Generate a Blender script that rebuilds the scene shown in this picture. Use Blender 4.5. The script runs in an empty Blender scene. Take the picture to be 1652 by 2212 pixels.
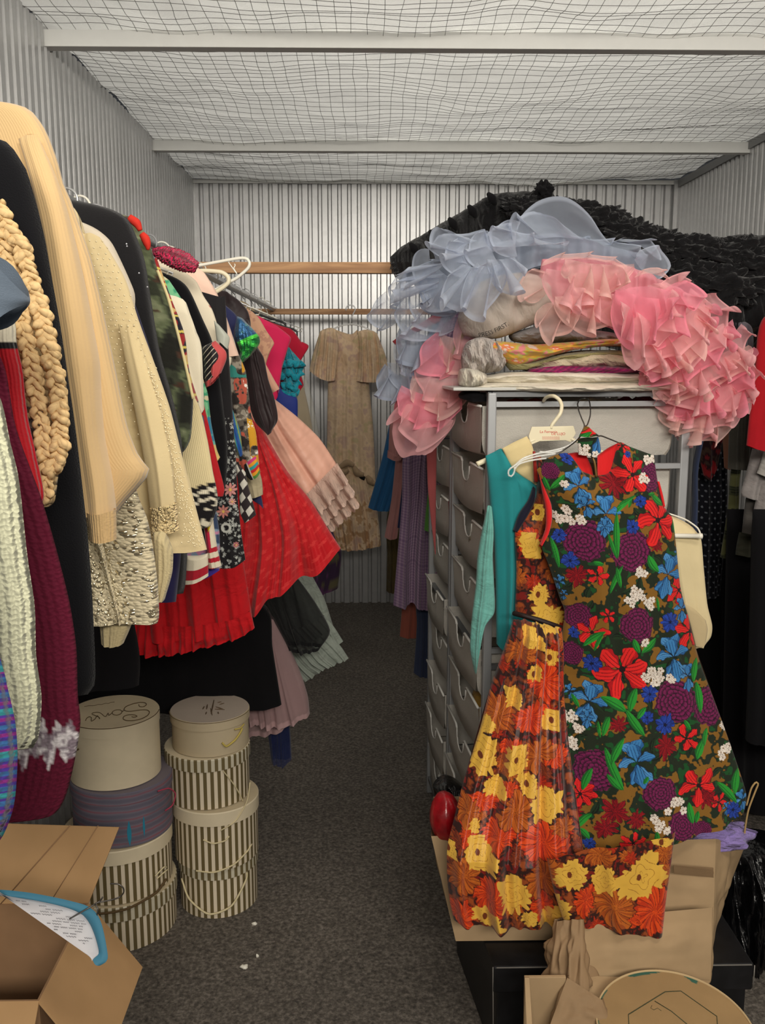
import bpy, math, random
import numpy as np
from mathutils import Vector, Matrix
PI = math.pi
SC = bpy.context.scene
COLL = SC.collection

# ---------------------------------------------------------------- camera, light, exposure
EYE = 1.59
F = 2000.0
PITCH = math.atan(336 / F)
YAW = math.atan(36 / F * math.cos(PITCH))
fw = np.array([math.sin(YAW) * math.cos(PITCH), math.cos(YAW) * math.cos(PITCH), -math.sin(PITCH)])
rt = np.array([math.cos(YAW), -math.sin(YAW), 0.0])
up = np.cross(rt, fw)
cam = bpy.data.objects.new('camera', bpy.data.cameras.new('camera'))
COLL.objects.link(cam)
cam.matrix_world = Matrix(((rt[0], up[0], -fw[0], 0), (rt[1], up[1], -fw[1], 0), (rt[2], up[2], -fw[2], EYE), (0, 0, 0, 1)))
cam.data.sensor_fit = 'VERTICAL'
cam.data.sensor_height = 24
cam.data.lens = 24 * F / 2212
cam.data.clip_start = 0.05
SC.camera = cam
SC.view_settings.view_transform = 'Standard'
SC.view_settings.look = 'None'
SC.view_settings.gamma = 1
SC.view_settings.exposure = 0.0
SC.view_settings.use_curve_mapping = False
try:
    SC.cycles.transparent_max_bounces = 40
    SC.cycles.max_bounces = 8
    SC.cycles.use_denoising = True
except Exception:
    pass
w = bpy.data.worlds.new('world'); SC.world = w; w.use_nodes = True
w.node_tree.nodes['Background'].inputs[0].default_value = (0.9, 0.93, 1.0, 1)
w.node_tree.nodes['Background'].inputs[1].default_value = 0.035

def area(name, loc, target, sx, sy, power, col):
    l = bpy.data.lights.new(name, 'AREA'); l.shape = 'RECTANGLE'; l.size = sx; l.size_y = sy
    l.energy = power; l.color = col
    o = bpy.data.objects.new(name, l); COLL.objects.link(o)
    o.location = loc
    o.rotation_euler = (Vector(target) - Vector(loc)).to_track_quat('-Z', 'Y').to_euler()
    return o
area('corridor_lamp', (0.5, -1.7, 2.5), (0.5, 3.0, 2.75), 2.2, 0.5, 122, (1.0, 0.94, 0.84))
area('front_fill', (0.75, 0.75, 2.6), (0.3, 2.2, 0.0), 1.2, 0.3, 14, (1.0, 0.93, 0.82))  # added fill light, no fixture here: brightens the front floor and hat boxes
area('hall_lamp_front', (0.4, 2.4, 4.3), (0.4, 2.6, 0), 2.6, 2.6, 82, (1.0, 0.95, 0.87))
area('hall_lamp_rear', (0.4, 4.9, 4.3), (0.4, 4.9, 0), 2.4, 1.6, 38, (1.0, 0.96, 0.90))

# ---------------------------------------------------------------- helpers
def P(px, py, D):
    """the point of the room seen at that place of the photograph, D metres in from the door"""
    px = np.asarray(px, float); py = np.asarray(py, float)
    r = fw * F + np.multiply.outer(px - 826, rt) - np.multiply.outer(py - 1106, up)
    s = np.asarray(D, float) / r[..., 1]
    return r * s[..., None] + np.array([0, 0, EYE])
def proj(W):
    q = np.asarray(W, float) - np.array([0, 0, EYE]); d = q @ fw
    return 826 + F * (q @ rt) / d, 1106 - F * (q @ up) / d
def PZ(px, py, z=0.0):
    r = fw * F + (px - 826) * rt - (py - 1106) * up
    return r * ((z - EYE) / r[2]) + np.array([0, 0, EYE])
def PXw(px, py, x):
    r = fw * F + (px - 826) * rt - (py - 1106) * up
    return r * (x / r[0]) + np.array([0, 0, EYE])
def s2l(c):
    c = np.asarray(c, float) / 255.0
    return np.where(c <= 0.04045, c / 12.92, ((c + 0.055) / 1.055) ** 2.4)
def wpos(o):
    v = np.zeros(3)
    while o is not None:
        v = v + np.array(o.location); o = o.parent
    return v
def tag(o, label=None, cat=None, group=None, kind=None):
    if label: o['label'] = label
    if cat: o['category'] = cat
    if group: o['group'] = group
    if kind: o['kind'] = kind
    return o
def thing(name, loc, label, cat, group=None):
    o = bpy.data.objects.new(name, None); COLL.objects.link(o)
    o.location = tuple(float(a) for a in loc); o.empty_display_size = 0.05
    return tag(o, label, cat, group)
def obj(name, geo, mat, parent=None, smooth=True, cols=None, uv=None, label=None, bevel=0, attr=None):
    v, f = geo
    v = np.asarray(v, float)
    if parent is not None:
        off = wpos(parent); loc = np.zeros(3)
    else:
        off = np.array([v[:, 0].mean(), v[:, 1].mean(), v[:, 2].min()]); loc = off
    me = bpy.data.meshes.new(name)
    me.from_pydata((v - off).tolist(), [], [list(map(int, q)) for q in f])
    if smooth: me.polygons.foreach_set('use_smooth', np.ones(len(me.polygons), bool))
    if cols is not None:
        a = me.color_attributes.new('Col', 'FLOAT_COLOR', 'POINT')
        c = np.ones((len(v), 4)); c[:, :3] = cols
        a.data.foreach_set('color', c.ravel())
    if attr is not None:
        a = me.attributes.new('hem', 'FLOAT', 'POINT'); a.data.foreach_set('value', np.asarray(attr, float))
    if uv is not None:
        l = me.uv_layers.new(name='UVMap')
        vi = np.zeros(len(me.loops), int); me.loops.foreach_get('vertex_index', vi)
        l.data.foreach_set('uv', np.asarray(uv)[vi].ravel())
    if uv is None:
        l = me.uv_layers.new(name='UVMap'); vi = np.zeros(len(me.loops), int); me.loops.foreach_get('vertex_index', vi)
        l.data.foreach_set('uv', np.stack([v[:, 0] + v[:, 1], v[:, 2]], 1)[vi].ravel())
    me.materials.append(mat)
    me.update()
    o = bpy.data.objects.new(name, me); COLL.objects.link(o)
    o.location = tuple(loc)
    if parent is not None: o.parent = parent
    if bevel:
        b = o.modifiers.new('bevel', 'BEVEL'); b.width = bevel; b.segments = 2; b.limit_method = 'ANGLE'
    if label: o['label'] = label
    return o
def join(*gs):
    V = []; Fc = []; n = 0
    for v, f in gs:
        V.append(np.asarray(v, float)); Fc += [[i + n for i in q] for q in f]; n += len(v)
    return np.vstack(V), Fc
def box(x0, x1, y0, y1, z0, z1):
    v = [(x, y, z) for z in (z0, z1) for y in (y0, y1) for x in (x0, x1)]
    return np.array(v, float), [(0, 2, 3, 1), (4, 5, 7, 6), (0, 1, 5, 4), (2, 6, 7, 3), (0, 4, 6, 2), (1, 3, 7, 5)]
def hexa(b, t):
    """a block from four bottom and four top corners"""
    v = list(b) + list(t)
    return np.array(v, float), [(3, 2, 1, 0), (4, 5, 6, 7), (0, 1, 5, 4), (1, 2, 6, 5), (2, 3, 7, 6), (3, 0, 4, 7)]
def resamp(pts, n, smooth=True):
    p = np.asarray(pts, float)
    if len(p) == 1: return np.repeat(p, n, 0)
    if smooth and len(p) > 2:
        q = [p[0]]
        e = np.vstack([2 * p[0] - p[1], p, 2 * p[-1] - p[-2]])
        for i in range(1, len(e) - 2):
            a, b, c, d = e[i - 1:i + 3]
            for t in (0.2, 0.4, 0.6, 0.8, 1.0):
                m1 = (c - a) * 0.38; m2 = (d - b) * 0.38
                q.append((2 * t**3 - 3 * t**2 + 1) * b + (t**3 - 2 * t**2 + t) * m1 + (-2 * t**3 + 3 * t**2) * c + (t**3 - t**2) * m2)
        p = np.array(q)
    d = np.r_[0, np.cumsum(np.linalg.norm(np.diff(p, axis=0), axis=1))]
    s = np.linspace(0, d[-1], n)
    return np.stack([np.interp(s, d, p[:, k]) for k in range(p.shape[1])], 1)
def tube(path, r, n=8, smooth=True, seg=None, cap=True):
    p = np.asarray(path, float)
    if seg: p = resamp(p, seg, smooth)
    m = len(p); r = np.atleast_1d(np.asarray(r, float)); r = np.interp(np.linspace(0, 1, m), np.linspace(0, 1, len(r)), r)
    t = np.gradient(p, axis=0); t /= np.linalg.norm(t, axis=1)[:, None] + 1e-12
    ref = np.array([0.31, 0.2, 0.93]); V = []
    a = np.cross(t[0], ref); a /= np.linalg.norm(a)
    for i in range(m):
        a = a - t[i] * a.dot(t[i]); a /= np.linalg.norm(a) + 1e-12
        b = np.cross(t[i], a)
        for k in range(n):
            g = 2 * PI * k / n
            V.append(p[i] + r[i] * (a * math.cos(g) + b * math.sin(g)))
    Fc = [(i * n + k, i * n + (k + 1) % n, (i + 1) * n + (k + 1) % n, (i + 1) * n + k) for i in range(m - 1) for k in range(n)]
    if cap: Fc += [tuple(range(n))[::-1], tuple((m - 1) * n + k for k in range(n))]
    return np.array(V), Fc
def bar(a, b, wx, wz, upv=(0, 0, 1)):
    a = np.asarray(a, float); b = np.asarray(b, float); t = (b - a) / np.linalg.norm(b - a)
    u = np.asarray(upv, float)
    if abs(t.dot(u)) > .95: u = np.array([0, 1., 0])
    s = np.cross(t, u); s /= np.linalg.norm(s); q = np.cross(s, t)
    o = [(-1, -1), (1, -1), (1, 1), (-1, 1)]
    return hexa([a + s * i * wx / 2 + q * j * wz / 2 for i, j in o], [b + s * i * wx / 2 + q * j * wz / 2 for i, j in o])
def grid_faces(nv, nu, wrap=False):
    return [(j * nu + i, (j + 1) * nu + i, (j + 1) * nu + (i + 1) % nu, j * nu + (i + 1) % nu)
            for j in range(nv - 1) for i in range(nu if wrap else nu - 1)]
def lathe(prof, c, n=64, squash=1.0):
    pr = np.asarray(prof, float); V = []
    for r, z in pr:
        for k in range(n):
            g = 2 * PI * k / n
            V.append((c[0] + r * math.cos(g), c[1] + r * squash * math.sin(g), c[2] + z))
    fs = []
    for j in range(len(pr) - 1):
        for k in range(n):
            fs.append((j * n + k, j * n + (k + 1) % n, (j + 1) * n + (k + 1) % n, (j + 1) * n + k))
    return np.array(V), fs

# ---- smooth value noise on points
_rs = np.random.RandomState(5)
_lat = _rs.rand(64, 64, 64)
def vnoise(x, y, z=0.0):
    x, y, z = np.broadcast_arrays(np.asarray(x, float), np.asarray(y, float), np.asarray(z, float))
    xi = np.floor(x).astype(int); yi = np.floor(y).astype(int); zi = np.floor(z).astype(int)
    fx = x - xi; fy = y - yi; fz = z - zi
    fx = fx * fx * (3 - 2 * fx); fy = fy * fy * (3 - 2 * fy); fz = fz * fz * (3 - 2 * fz)
    r = 0
    for a in (0, 1):
        for b in (0, 1):
            for c in (0, 1):
                wgt = (fx if a else 1 - fx) * (fy if b else 1 - fy) * (fz if c else 1 - fz)
                r = r + wgt * _lat[(xi + a) % 64, (yi + b) % 64, (zi + c) % 64]
    return r * 2 - 1
def fbm(x, y, z=0.0, o=4):
    r = 0; a = 1
    for i in range(o):
        r = r + a * vnoise(x * 2**i + 7.3 * i, y * 2**i + 3.1 * i, np.asarray(z) * 2**i); a *= .5
    return r

# ---------------------------------------------------------------- materials
def nodes(name):
    m = bpy.data.materials.new(name); m.use_nodes = True
    nt = m.node_tree
    return m, nt, nt.nodes['Principled BSDF'], nt.nodes['Material Output']
def N(nt, typ, **kw):
    n = nt.nodes.new(typ)
    for k, v in kw.items():
        if hasattr(n, k) and not k[0].isupper(): setattr(n, k, v)
        else: n.inputs[k.replace('_', ' ')].default_value = v
    return n
def mixc(nt, fac, a, b, mode='MIX'):
    n = nt.nodes.new('ShaderNodeMix'); n.data_type = 'RGBA'; n.blend_type = mode
    for s, v in ((n.inputs[0], fac), (n.inputs[6], a), (n.inputs[7], b)):
        if isinstance(v, (int, float)): s.default_value = v
        elif isinstance(v, tuple) or isinstance(v, np.ndarray): s.default_value = tuple(v[:3]) + (1,)
        else: nt.links.new(v, s)
    return n.outputs[2]
def ramp(nt, src, stops, interp='LINEAR'):
    n = nt.nodes.new('ShaderNodeValToRGB'); n.color_ramp.interpolation = interp
    while len(n.color_ramp.elements) < len(stops): n.color_ramp.elements.new(0.5)
    for e, (p, c) in zip(n.color_ramp.elements, stops):
        e.position = p; e.color = (tuple(c) + (1,))[:4] if not isinstance(c, (int, float)) else (c, c, c, 1)
    nt.links.new(src, n.inputs[0]); return n.outputs[0]
def coords(nt, sx=1, sy=1, sz=1, kind='UV', rot=0):
    t = nt.nodes.new('ShaderNodeTexCoord'); mp = nt.nodes.new('ShaderNodeMapping')
    mp.inputs['Scale'].default_value = (sx, sy, sz); mp.inputs['Rotation'].default_value = (0, 0, rot)
    nt.links.new(t.outputs[kind], mp.inputs[0]); return mp.outputs[0]
def bumpnode(nt, bs, h, strength=.4, dist=.01):
    b = nt.nodes.new('ShaderNodeBump'); b.inputs['Strength'].default_value = strength; b.inputs['Distance'].default_value = dist
    nt.links.new(h, b.inputs['Height']); nt.links.new(b.outputs[0], bs.inputs['Normal']); return b
_cache = {}
def fab(name, col=None, rough=.85, kind='weave', sheen=0.15, strength=.35, alpha=1.0, trans=0.0, var=.06, metal=0.0, spec=.2):
    """a cloth: colour from one value or from the print laid on the mesh, surface from its weave"""
    if name in _cache: return _cache[name]
    m, nt, bs, out = nodes(name)
    bs.inputs['Roughness'].default_value = rough
    bs.inputs['Specular IOR Level'].default_value = spec
    bs.inputs['Metallic'].default_value = metal
    bs.inputs['Sheen Weight'].default_value = sheen
    bs.inputs['Sheen Roughness'].default_value = .5
    uv = coords(nt)
    n1 = N(nt, 'ShaderNodeTexNoise', Scale=14.0, Detail=4.0); nt.links.new(uv, n1.inputs['Vector'])
    v = ramp(nt, n1.outputs[0], [(0.3, 1 - var * 1.5), (0.7, 1 + 0.0)])
    if col is None:
        a = nt.nodes.new('ShaderNodeVertexColor'); a.layer_name = 'Col'; base = a.outputs[0]
    else:
        r = nt.nodes.new('ShaderNodeRGB'); r.outputs[0].default_value = tuple(s2l(col)) + (1,); base = r.outputs[0]
    c = mixc(nt, 1.0, base, v, 'MULTIPLY')
    h = None
    if kind == 'weave':
        t = N(nt, 'ShaderNodeTexNoise', Scale=900.0, Detail=2.0); nt.links.new(uv, t.inputs['Vector']); h = t.outputs[0]; dist = .0015
    elif kind == 'knit':
        t = N(nt, 'ShaderNodeTexWave', Scale=70.0, Distortion=1.0, Detail=1.0); t.bands_direction = 'X'; nt.links.new(uv, t.inputs['Vector'])
        t2 = N(nt, 'ShaderNodeTexVoronoi', Scale=420.0); nt.links.new(uv, t2.inputs['Vector'])
        h = mixc(nt, .5, t.outputs[0], t2.outputs[0]); dist = .004
    elif kind == 'fineknit':
        t = N(nt, 'ShaderNodeTexWave', Scale=150.0, Distortion=1.0, Detail=1.0); t.bands_direction = 'X'; nt.links.new(uv, t.inputs['Vector'])
        t2 = N(nt, 'ShaderNodeTexNoise', Scale=500.0); nt.links.new(uv, t2.inputs['Vector'])
        h = mixc(nt, .5, t.outputs[0], t2.outputs[0]); dist = .0015
    elif kind == 'fuzzy':
        t = N(nt, 'ShaderNodeTexNoise', Scale=420.0, Detail=6.0, Roughness=.8); nt.links.new(uv, t.inputs['Vector']); h = t.outputs[0]; dist = .008
    elif kind == 'boucle':
        t = N(nt, 'ShaderNodeTexVoronoi', Scale=140.0); nt.links.new(uv, t.inputs['Vector']); h = t.outputs[0]; dist = -.012
    elif kind in ('beads', 'sequin'):
        t = N(nt, 'ShaderNodeTexVoronoi', Scale=330.0 if kind == 'sequin' else 420.0); nt.links.new(uv, t.inputs['Vector'])
        h = t.outputs[0]; dist = -.003
        spk = ramp(nt, t.outputs['Color'], [(0.62, 0.0), (0.66, 1.0)])
        rr = mixc(nt, spk, (rough,) * 3, (.16,) * 3); nt.links.new(rr, bs.inputs['Roughness'])
        mm = mixc(nt, spk, (0.0,) * 3, (.8,) * 3); nt.links.new(mm, bs.inputs['Metallic'])
    elif kind == 'satin':
        t = N(nt, 'ShaderNodeTexNoise', Scale=9.0, Detail=3.0); nt.links.new(uv, t.inputs['Vector']); h = t.outputs[0]; dist = .03
    elif kind == 'crinkle':
        t = N(nt, 'ShaderNodeTexNoise', Scale=22.0, Detail=5.0, Distortion=.6); nt.links.new(uv, t.inputs['Vector']); h = t.outputs[0]; dist = .025
    if h is not None: bumpnode(nt, bs, h, strength, dist)
    nt.links.new(c, bs.inputs['Base Color'])
    last = bs.outputs[0]
    if trans > 0:
        tl = nt.nodes.new('ShaderNodeBsdfTranslucent'); nt.links.new(c, tl.inputs[0])
        ms = nt.nodes.new('ShaderNodeMixShader'); ms.inputs[0].default_value = trans
        nt.links.new(last, ms.inputs[1]); nt.links.new(tl.outputs[0], ms.inputs[2]); last = ms.outputs[0]
    if alpha < 1:
        tr = nt.nodes.new('ShaderNodeBsdfTransparent')
        lw = N(nt, 'ShaderNodeLayerWeight', Blend=.35)
        at = nt.nodes.new('ShaderNodeAttribute'); at.attribute_name = 'hem'
        mr = N(nt, 'ShaderNodeMapRange'); nt.links.new(lw.outputs['Facing'], mr.inputs[0])
        mr.inputs[3].default_value = alpha; mr.inputs[4].default_value = min(1, alpha + .45)
        ad = nt.nodes.new('ShaderNodeMath'); ad.operation = 'ADD'; ad.use_clamp = True
        nt.links.new(mr.outputs[0], ad.inputs[0]); nt.links.new(at.outputs['Fac'], ad.inputs[1])
        ms = nt.nodes.new('ShaderNodeMixShader')
        nt.links.new(ad.outputs[0], ms.inputs[0]); nt.links.new(tr.outputs[0], ms.inputs[1]); nt.links.new(last, ms.inputs[2]); last = ms.outputs[0]
    nt.links.new(last, out.inputs['Surface'])
    _cache[name] = m
    return m
def plain(name, col, rough=.6, metal=0.0, spec=.4, noise=0.0, nscale=20.0, bump=0.0, kind='Object', trans=0.0, col2=None):
    if name in _cache: return _cache[name]
    m, nt, bs, out = nodes(name)
    bs.inputs['Roughness'].default_value = rough; bs.inputs['Metallic'].default_value = metal
    bs.inputs['Specular IOR Level'].default_value = spec
    c = tuple(s2l(col))
    vec = coords(nt, kind=kind)
    t = N(nt, 'ShaderNodeTexNoise', Scale=nscale, Detail=5.0); nt.links.new(vec, t.inputs['Vector'])
    c2 = tuple(s2l(col2)) if col2 else tuple(a * (1 - noise) for a in c)
    cc = mixc(nt, ramp(nt, t.outputs[0], [(.35, 0.0), (.65, 1.0)]), c2, c)
    nt.links.new(cc, bs.inputs['Base Color'])
    if bump: bumpnode(nt, bs, t.outputs[0], .5, bump)
    if trans:
        tl = nt.nodes.new('ShaderNodeBsdfTranslucent'); nt.links.new(cc, tl.inputs[0])
        ms = nt.nodes.new('ShaderNodeMixShader'); ms.inputs[0].default_value = trans
        nt.links.new(bs.outputs[0], ms.inputs[1]); nt.links.new(tl.outputs[0], ms.inputs[2]); nt.links.new(ms.outputs[0], out.inputs['Surface'])
    _cache[name] = m
    return m
def clear(name, col=(235, 238, 240), alpha=.25, rough=.15):
    if name in _cache: return _cache[name]
    m, nt, bs, out = nodes(name)
    bs.inputs['Base Color'].default_value = tuple(s2l(col)) + (1,); bs.inputs['Roughness'].default_value = rough
    bs.inputs['Alpha'].default_value = alpha; bs.inputs['Specular IOR Level'].default_value = .8
    _cache[name] = m
    return m

# ---------------------------------------------------------------- cloth
def pl(s, D=None):
    """'x,y x,y,d ...' -> list of (x, y, depth)"""
    r = []
    for q in s.split():
        a = [float(t) for t in q.split(',')]
        r.append((a[0], a[1], (D or 0) + (a[2] if len(a) > 2 else 0)))
    return r
def grid_from_cols(cols, nu, nv, smooth=True):
    C = np.stack([resamp(c, nv, smooth) for c in cols], 1)          # nv, ncols, k
    k = C.shape[1]
    if k == 2 or True:
        d = np.r_[0, np.cumsum(np.linalg.norm(np.diff(C, axis=1), axis=2).mean(0) + 1e-6)]
        s = np.linspace(0, d[-1], nu)
        G = np.zeros((nv, nu, C.shape[2]))
        if k <= 2:
            for a in range(C.shape[2]):
                for j in range(nv): G[j, :, a] = np.interp(s, d, C[j, :, a])
        else:
            for j in range(nv):
                # smooth across the columns
                e = np.vstack([2 * C[j, 0] - C[j, 1], C[j], 2 * C[j, -1] - C[j, -2]])
                for i, t0 in enumerate(s):
                    q = min(np.searchsorted(d, t0, side='right') - 1, k - 2)
                    t = (t0 - d[q]) / (d[q + 1] - d[q])
                    a, b, c, dd = e[q:q + 4]
                    m1 = (c - a) * .4; m2 = (dd - b) * .4
                    G[j, i] = (2 * t**3 - 3 * t**2 + 1) * b + (t**3 - 2 * t**2 + t) * m1 + (-2 * t**3 + 3 * t**2) * c + (t**3 - t**2) * m2
    return G
def folds(u, v, k, seed, amp, a0=.15, pinch=0.0):
    r = np.random.RandomState(seed); f = 0
    for i, (kk, a) in enumerate(((k, .55), (k * 1.7, .3), (k * .53, .35), (k * 2.9, .12))):
        f = f + a * np.sin(2 * PI * (kk * u + r.rand() + (r.rand() - .5) * .6 * v + .05 * vnoise(v * 3 + i, u * 2 + seed)))
    f = f + .5 * vnoise(u * k * .7 + seed, v * 3.3, seed)
    return amp * f * (a0 + (1 - a0) * v)
def bodymesh(G, thick, amp, k, seed, a0=.15, closed=True, nrm=(0, -1, 0), back=1.0, taper=.12, hemwave=0.0, round_=.5):
    """grid of world points -> a hollow garment (front and back) or a single sheet; returns geo, per-vertex (u,v), uv metres"""
    nv, nu, _ = G.shape
    n = np.asarray(nrm, float)
    u = np.linspace(0, 1, nu)[None, :]; v = np.linspace(0, 1, nv)[:, None]
    uu = u + 0 * v; vv = v + 0 * u
    tp = np.clip(vv / taper, 0, 1) ** .5 if taper else 1
    prof = np.sin(PI * np.clip(uu, 0, 1)) ** round_
    fo = folds(uu, vv, k, seed, amp, a0)
    front = G + (thick * prof * tp + fo * (prof ** .5))[..., None] * n
    if hemwave: front[..., 2] += hemwave * np.sin(2 * PI * (k * uu + .3)) * vv ** 6
    du = np.linalg.norm(np.diff(G, axis=1), axis=2).mean(0); su = np.r_[0, np.cumsum(du)]
    dv = np.linalg.norm(np.diff(G, axis=0), axis=2).mean(1); sv = np.r_[0, np.cumsum(dv)]
    UV = np.stack([su[None, :] + 0 * vv, -sv[:, None] + 0 * uu], -1)
    if not closed:
        return (front.reshape(-1, 3), grid_faces(nv, nu)), uu.ravel(), vv.ravel(), UV.reshape(-1, 2)
    fb = folds(uu, vv, k, seed + 91, amp, a0)
    bk = G - (thick * back * prof * tp + np.abs(fb) * prof)[..., None] * n
    bk[:, 0] = front[:, 0]; bk[:, -1] = front[:, -1]
    ring = np.concatenate([front, bk[:, ::-1][:, 1:-1]], 1)
    U2 = np.concatenate([UV, UV[:, ::-1][:, 1:-1]], 1)
    u2 = np.concatenate([uu, uu[:, ::-1][:, 1:-1]], 1); v2 = np.concatenate([vv, vv[:, ::-1][:, 1:-1]], 1)
    m = ring.shape[1]
    return (ring.reshape(-1, 3), grid_faces(nv, m, True)), u2.ravel(), v2.ravel(), U2.reshape(-1, 2)
def cloth(name, cols, D, mat, parent=None, thick=.02, amp=.006, k=5, seed=1, nu=44, nv=60, paint=None, closed=True,
          a0=.15, label=None, taper=.12, nrm=(0, -1, 0), hemwave=0.0, smooth=True, back=1.0, hem=None, round_=.5, dfun=None):
    G0 = grid_from_cols([pl(c, D) if isinstance(c, str) else c for c in cols], nu, nv, smooth)
    if dfun: G0[..., 2] += dfun(G0[..., 0], G0[..., 1])
    G = P(G0[..., 0], G0[..., 1], G0[..., 2])
    geo, u, v, uv = bodymesh(G, thick, amp, k, seed, a0, closed, nrm, back, taper, hemwave, round_)
    c = None
    if paint is not None:
        if closed:
            pg = np.concatenate([G0, G0[:, ::-1][:, 1:-1]], 1).reshape(-1, 3)
        else: pg = G0.reshape(-1, 3)
        c = paint(pg[:, 0], pg[:, 1], u, v, uv)
    return obj(name, geo, mat, parent, cols=c, uv=uv, label=label, attr=hem(u, v) if hem else None)
def hung(name, right, D, mat, parent=None, rod=-.53, thick=.03, amp=.008, k=7, seed=1, nu=60, nv=70, paint=None,
         a0=.15, label=None, taper=.06, yaw=0.0, side=1, hemwave=0.0, smooth=True):
    """a garment hanging across a rod: its outline on the aisle side is given, the other half mirrors it"""
    R_ = resamp(pl(right, D), nv, smooth)
    W = P(R_[:, 0], R_[:, 1], R_[:, 2])
    L_ = W.copy(); L_[:, 0] = 2 * rod - W[:, 0]
    L_[:, 0] = np.clip(L_[:, 0], rod - .40, rod + .40)
    cols = [L_, W] if side > 0 else [W, L_]
    G = np.stack([cols[0] + (cols[1] - cols[0]) * t for t in np.linspace(0, 1, nu)], 1)
    if yaw: G[..., 1] += (G[..., 0] - rod) * math.tan(yaw)
    geo, u, v, uv = bodymesh(G, thick, amp, k, seed, a0, True, (0, -1, 0), 1.0, taper, hemwave)
    c = None
    if paint is not None:
        q = np.array(G); q = np.concatenate([q, q[:, ::-1][:, 1:-1]], 1).reshape(-1, 3)
        a, b = proj(q); c = paint(a, b, u, v, uv)
    return obj(name, geo, mat, parent, cols=c, uv=uv, label=label)

# ================================================================ THE ROOM
XL, XR, YB, ZC = -1.06, 1.93, 5.9, 2.65
def structure(o):
    o['kind'] = 'structure'; return o
def galv():
    m, nt, bs, out = nodes('galvanised_steel')
    vec = coords(nt, kind='Object')
    t = N(nt, 'ShaderNodeTexVoronoi', Scale=38.0); nt.links.new(vec, t.inputs['Vector'])
    t2 = N(nt, 'ShaderNodeTexNoise', Scale=3.0, Detail=5.0); nt.links.new(vec, t2.inputs['Vector'])
    c = mixc(nt, .5, ramp(nt, t.outputs['Color'], [(0, .50), (1, .60)]), ramp(nt, t2.outputs[0], [(.3, .46), (.7, .64)]))
    nt.links.new(c, bs.inputs['Base Color'])
    bs.inputs['Metallic'].default_value = .5; bs.inputs['Roughness'].default_value = .36
    return m
GALV = galv()
def corrugated(name, a, b, z0, z1, inward, per=.060, dep=.020):
    a = np.array(a, float); b = np.array(b, float); L = np.linalg.norm(b - a); t = (b - a) / L
    n = int(L / per); pts = []
    for i in range(n + 1):
        for q, h in ((0, 0), (.16, 0), (.22, .75), (.28, 1), (.80, 1), (.86, .75), (.92, 0)):
            s = (i + q) * per
            if s <= L: pts.append(a + t * s + np.array(inward) * h * dep)
    pts = np.array(pts); m = len(pts)
    V = [(p[0], p[1], z) for z in (z0, z1) for p in pts]
    fs = [(i, i + 1, m + i + 1, m + i) for i in range(m - 1)]
    return structure(obj(name, (np.array(V), fs), GALV, smooth=False))
corrugated('wall_left', (XL, -.3), (XL, YB), 0, ZC, (1, 0))
corrugated('wall_right', (XR, YB), (XR, -.3), 0, ZC, (-1, 0))
corrugated('wall_back', (XL, YB), (XR, YB), 0, ZC, (0, -1))
# floor
def floor_mat():
    m, nt, bs, out = nodes('stained_concrete')
    vec = coords(nt, kind='Object')
    t = N(nt, 'ShaderNodeTexNoise', Scale=95.0, Detail=6.0, Roughness=.7); nt.links.new(vec, t.inputs['Vector'])
    t2 = N(nt, 'ShaderNodeTexNoise', Scale=1.6, Detail=4.0); nt.links.new(vec, t2.inputs['Vector'])
    t3 = N(nt, 'ShaderNodeTexVoronoi', Scale=60.0); nt.links.new(vec, t3.inputs['Vector'])
    c = ramp(nt, t.outputs[0], [(.32, tuple(s2l((52, 47, 43)))), (.5, tuple(s2l((98, 91, 83)))), (.70, tuple(s2l((144, 135, 126))))])
    c = mixc(nt, ramp(nt, t3.outputs['Distance'], [(.05, .55), (.2, 0.0)]), c, tuple(s2l((38, 36, 34))))
    c = mixc(nt, 1.0, c, ramp(nt, t2.outputs[0], [(.3, .75), (.7, 1.0)]), 'MULTIPLY')
    nt.links.new(c, bs.inputs['Base Color']); bs.inputs['Roughness'].default_value = .8
    bumpnode(nt, bs, t.outputs[0], .5, .004)
    return m
structure(obj('floor', box(XL - .02, XR + .02, -1.6, YB + .02, -.06, 0), floor_mat(), smooth=False))
# ceiling: a reflective white sheet lying on wire mesh
def sag(x, y):
    return (.020 * fbm(x * 1.9, y * 2.8, 1.0, 3) + .010 * vnoise(x * 1.2 + 4, y * 11, 2) - .03 * np.sin(PI * np.clip((x - XL) / (XR - XL), 0, 1)))
def sheet_mat():
    m, nt, bs, out = nodes('white_sheet')
    vec = coords(nt, kind='Object')
    t = N(nt, 'ShaderNodeTexNoise', Scale=3.2, Detail=7.0, Roughness=.65, Distortion=1.2); nt.links.new(vec, t.inputs['Vector'])
    bs.inputs['Base Color'].default_value = tuple(s2l((226, 226, 220))) + (1,)
    bs.inputs['Roughness'].default_value = .28; bs.inputs['Metallic'].default_value = .3
    b = bumpnode(nt, bs, t.outputs[0], 1.0, .13)
    tl = nt.nodes.new('ShaderNodeBsdfTranslucent'); tl.inputs[0].default_value = (.8, .8, .77, 1)
    ms = nt.nodes.new('ShaderNodeMixShader'); ms.inputs[0].default_value = .42
    nt.links.new(bs.outputs[0], ms.inputs[1]); nt.links.new(tl.outputs[0], ms.inputs[2]); nt.links.new(ms.outputs[0], out.inputs['Surface'])
    return m
gx = np.linspace(XL, XR, 150); gy = np.linspace(1.0, YB, 260)
X, Y = np.meshgrid(gx, gy)
Z = ZC + .012 + sag(X, Y) + .006 * fbm(X * 9, Y * 12, 3.0, 3)
ceil = structure(obj('ceiling', (np.stack([X, Y, Z], -1).reshape(-1, 3), grid_faces(260, 150)), sheet_mat()))
wires = []
r_ = random.Random(3)
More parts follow.
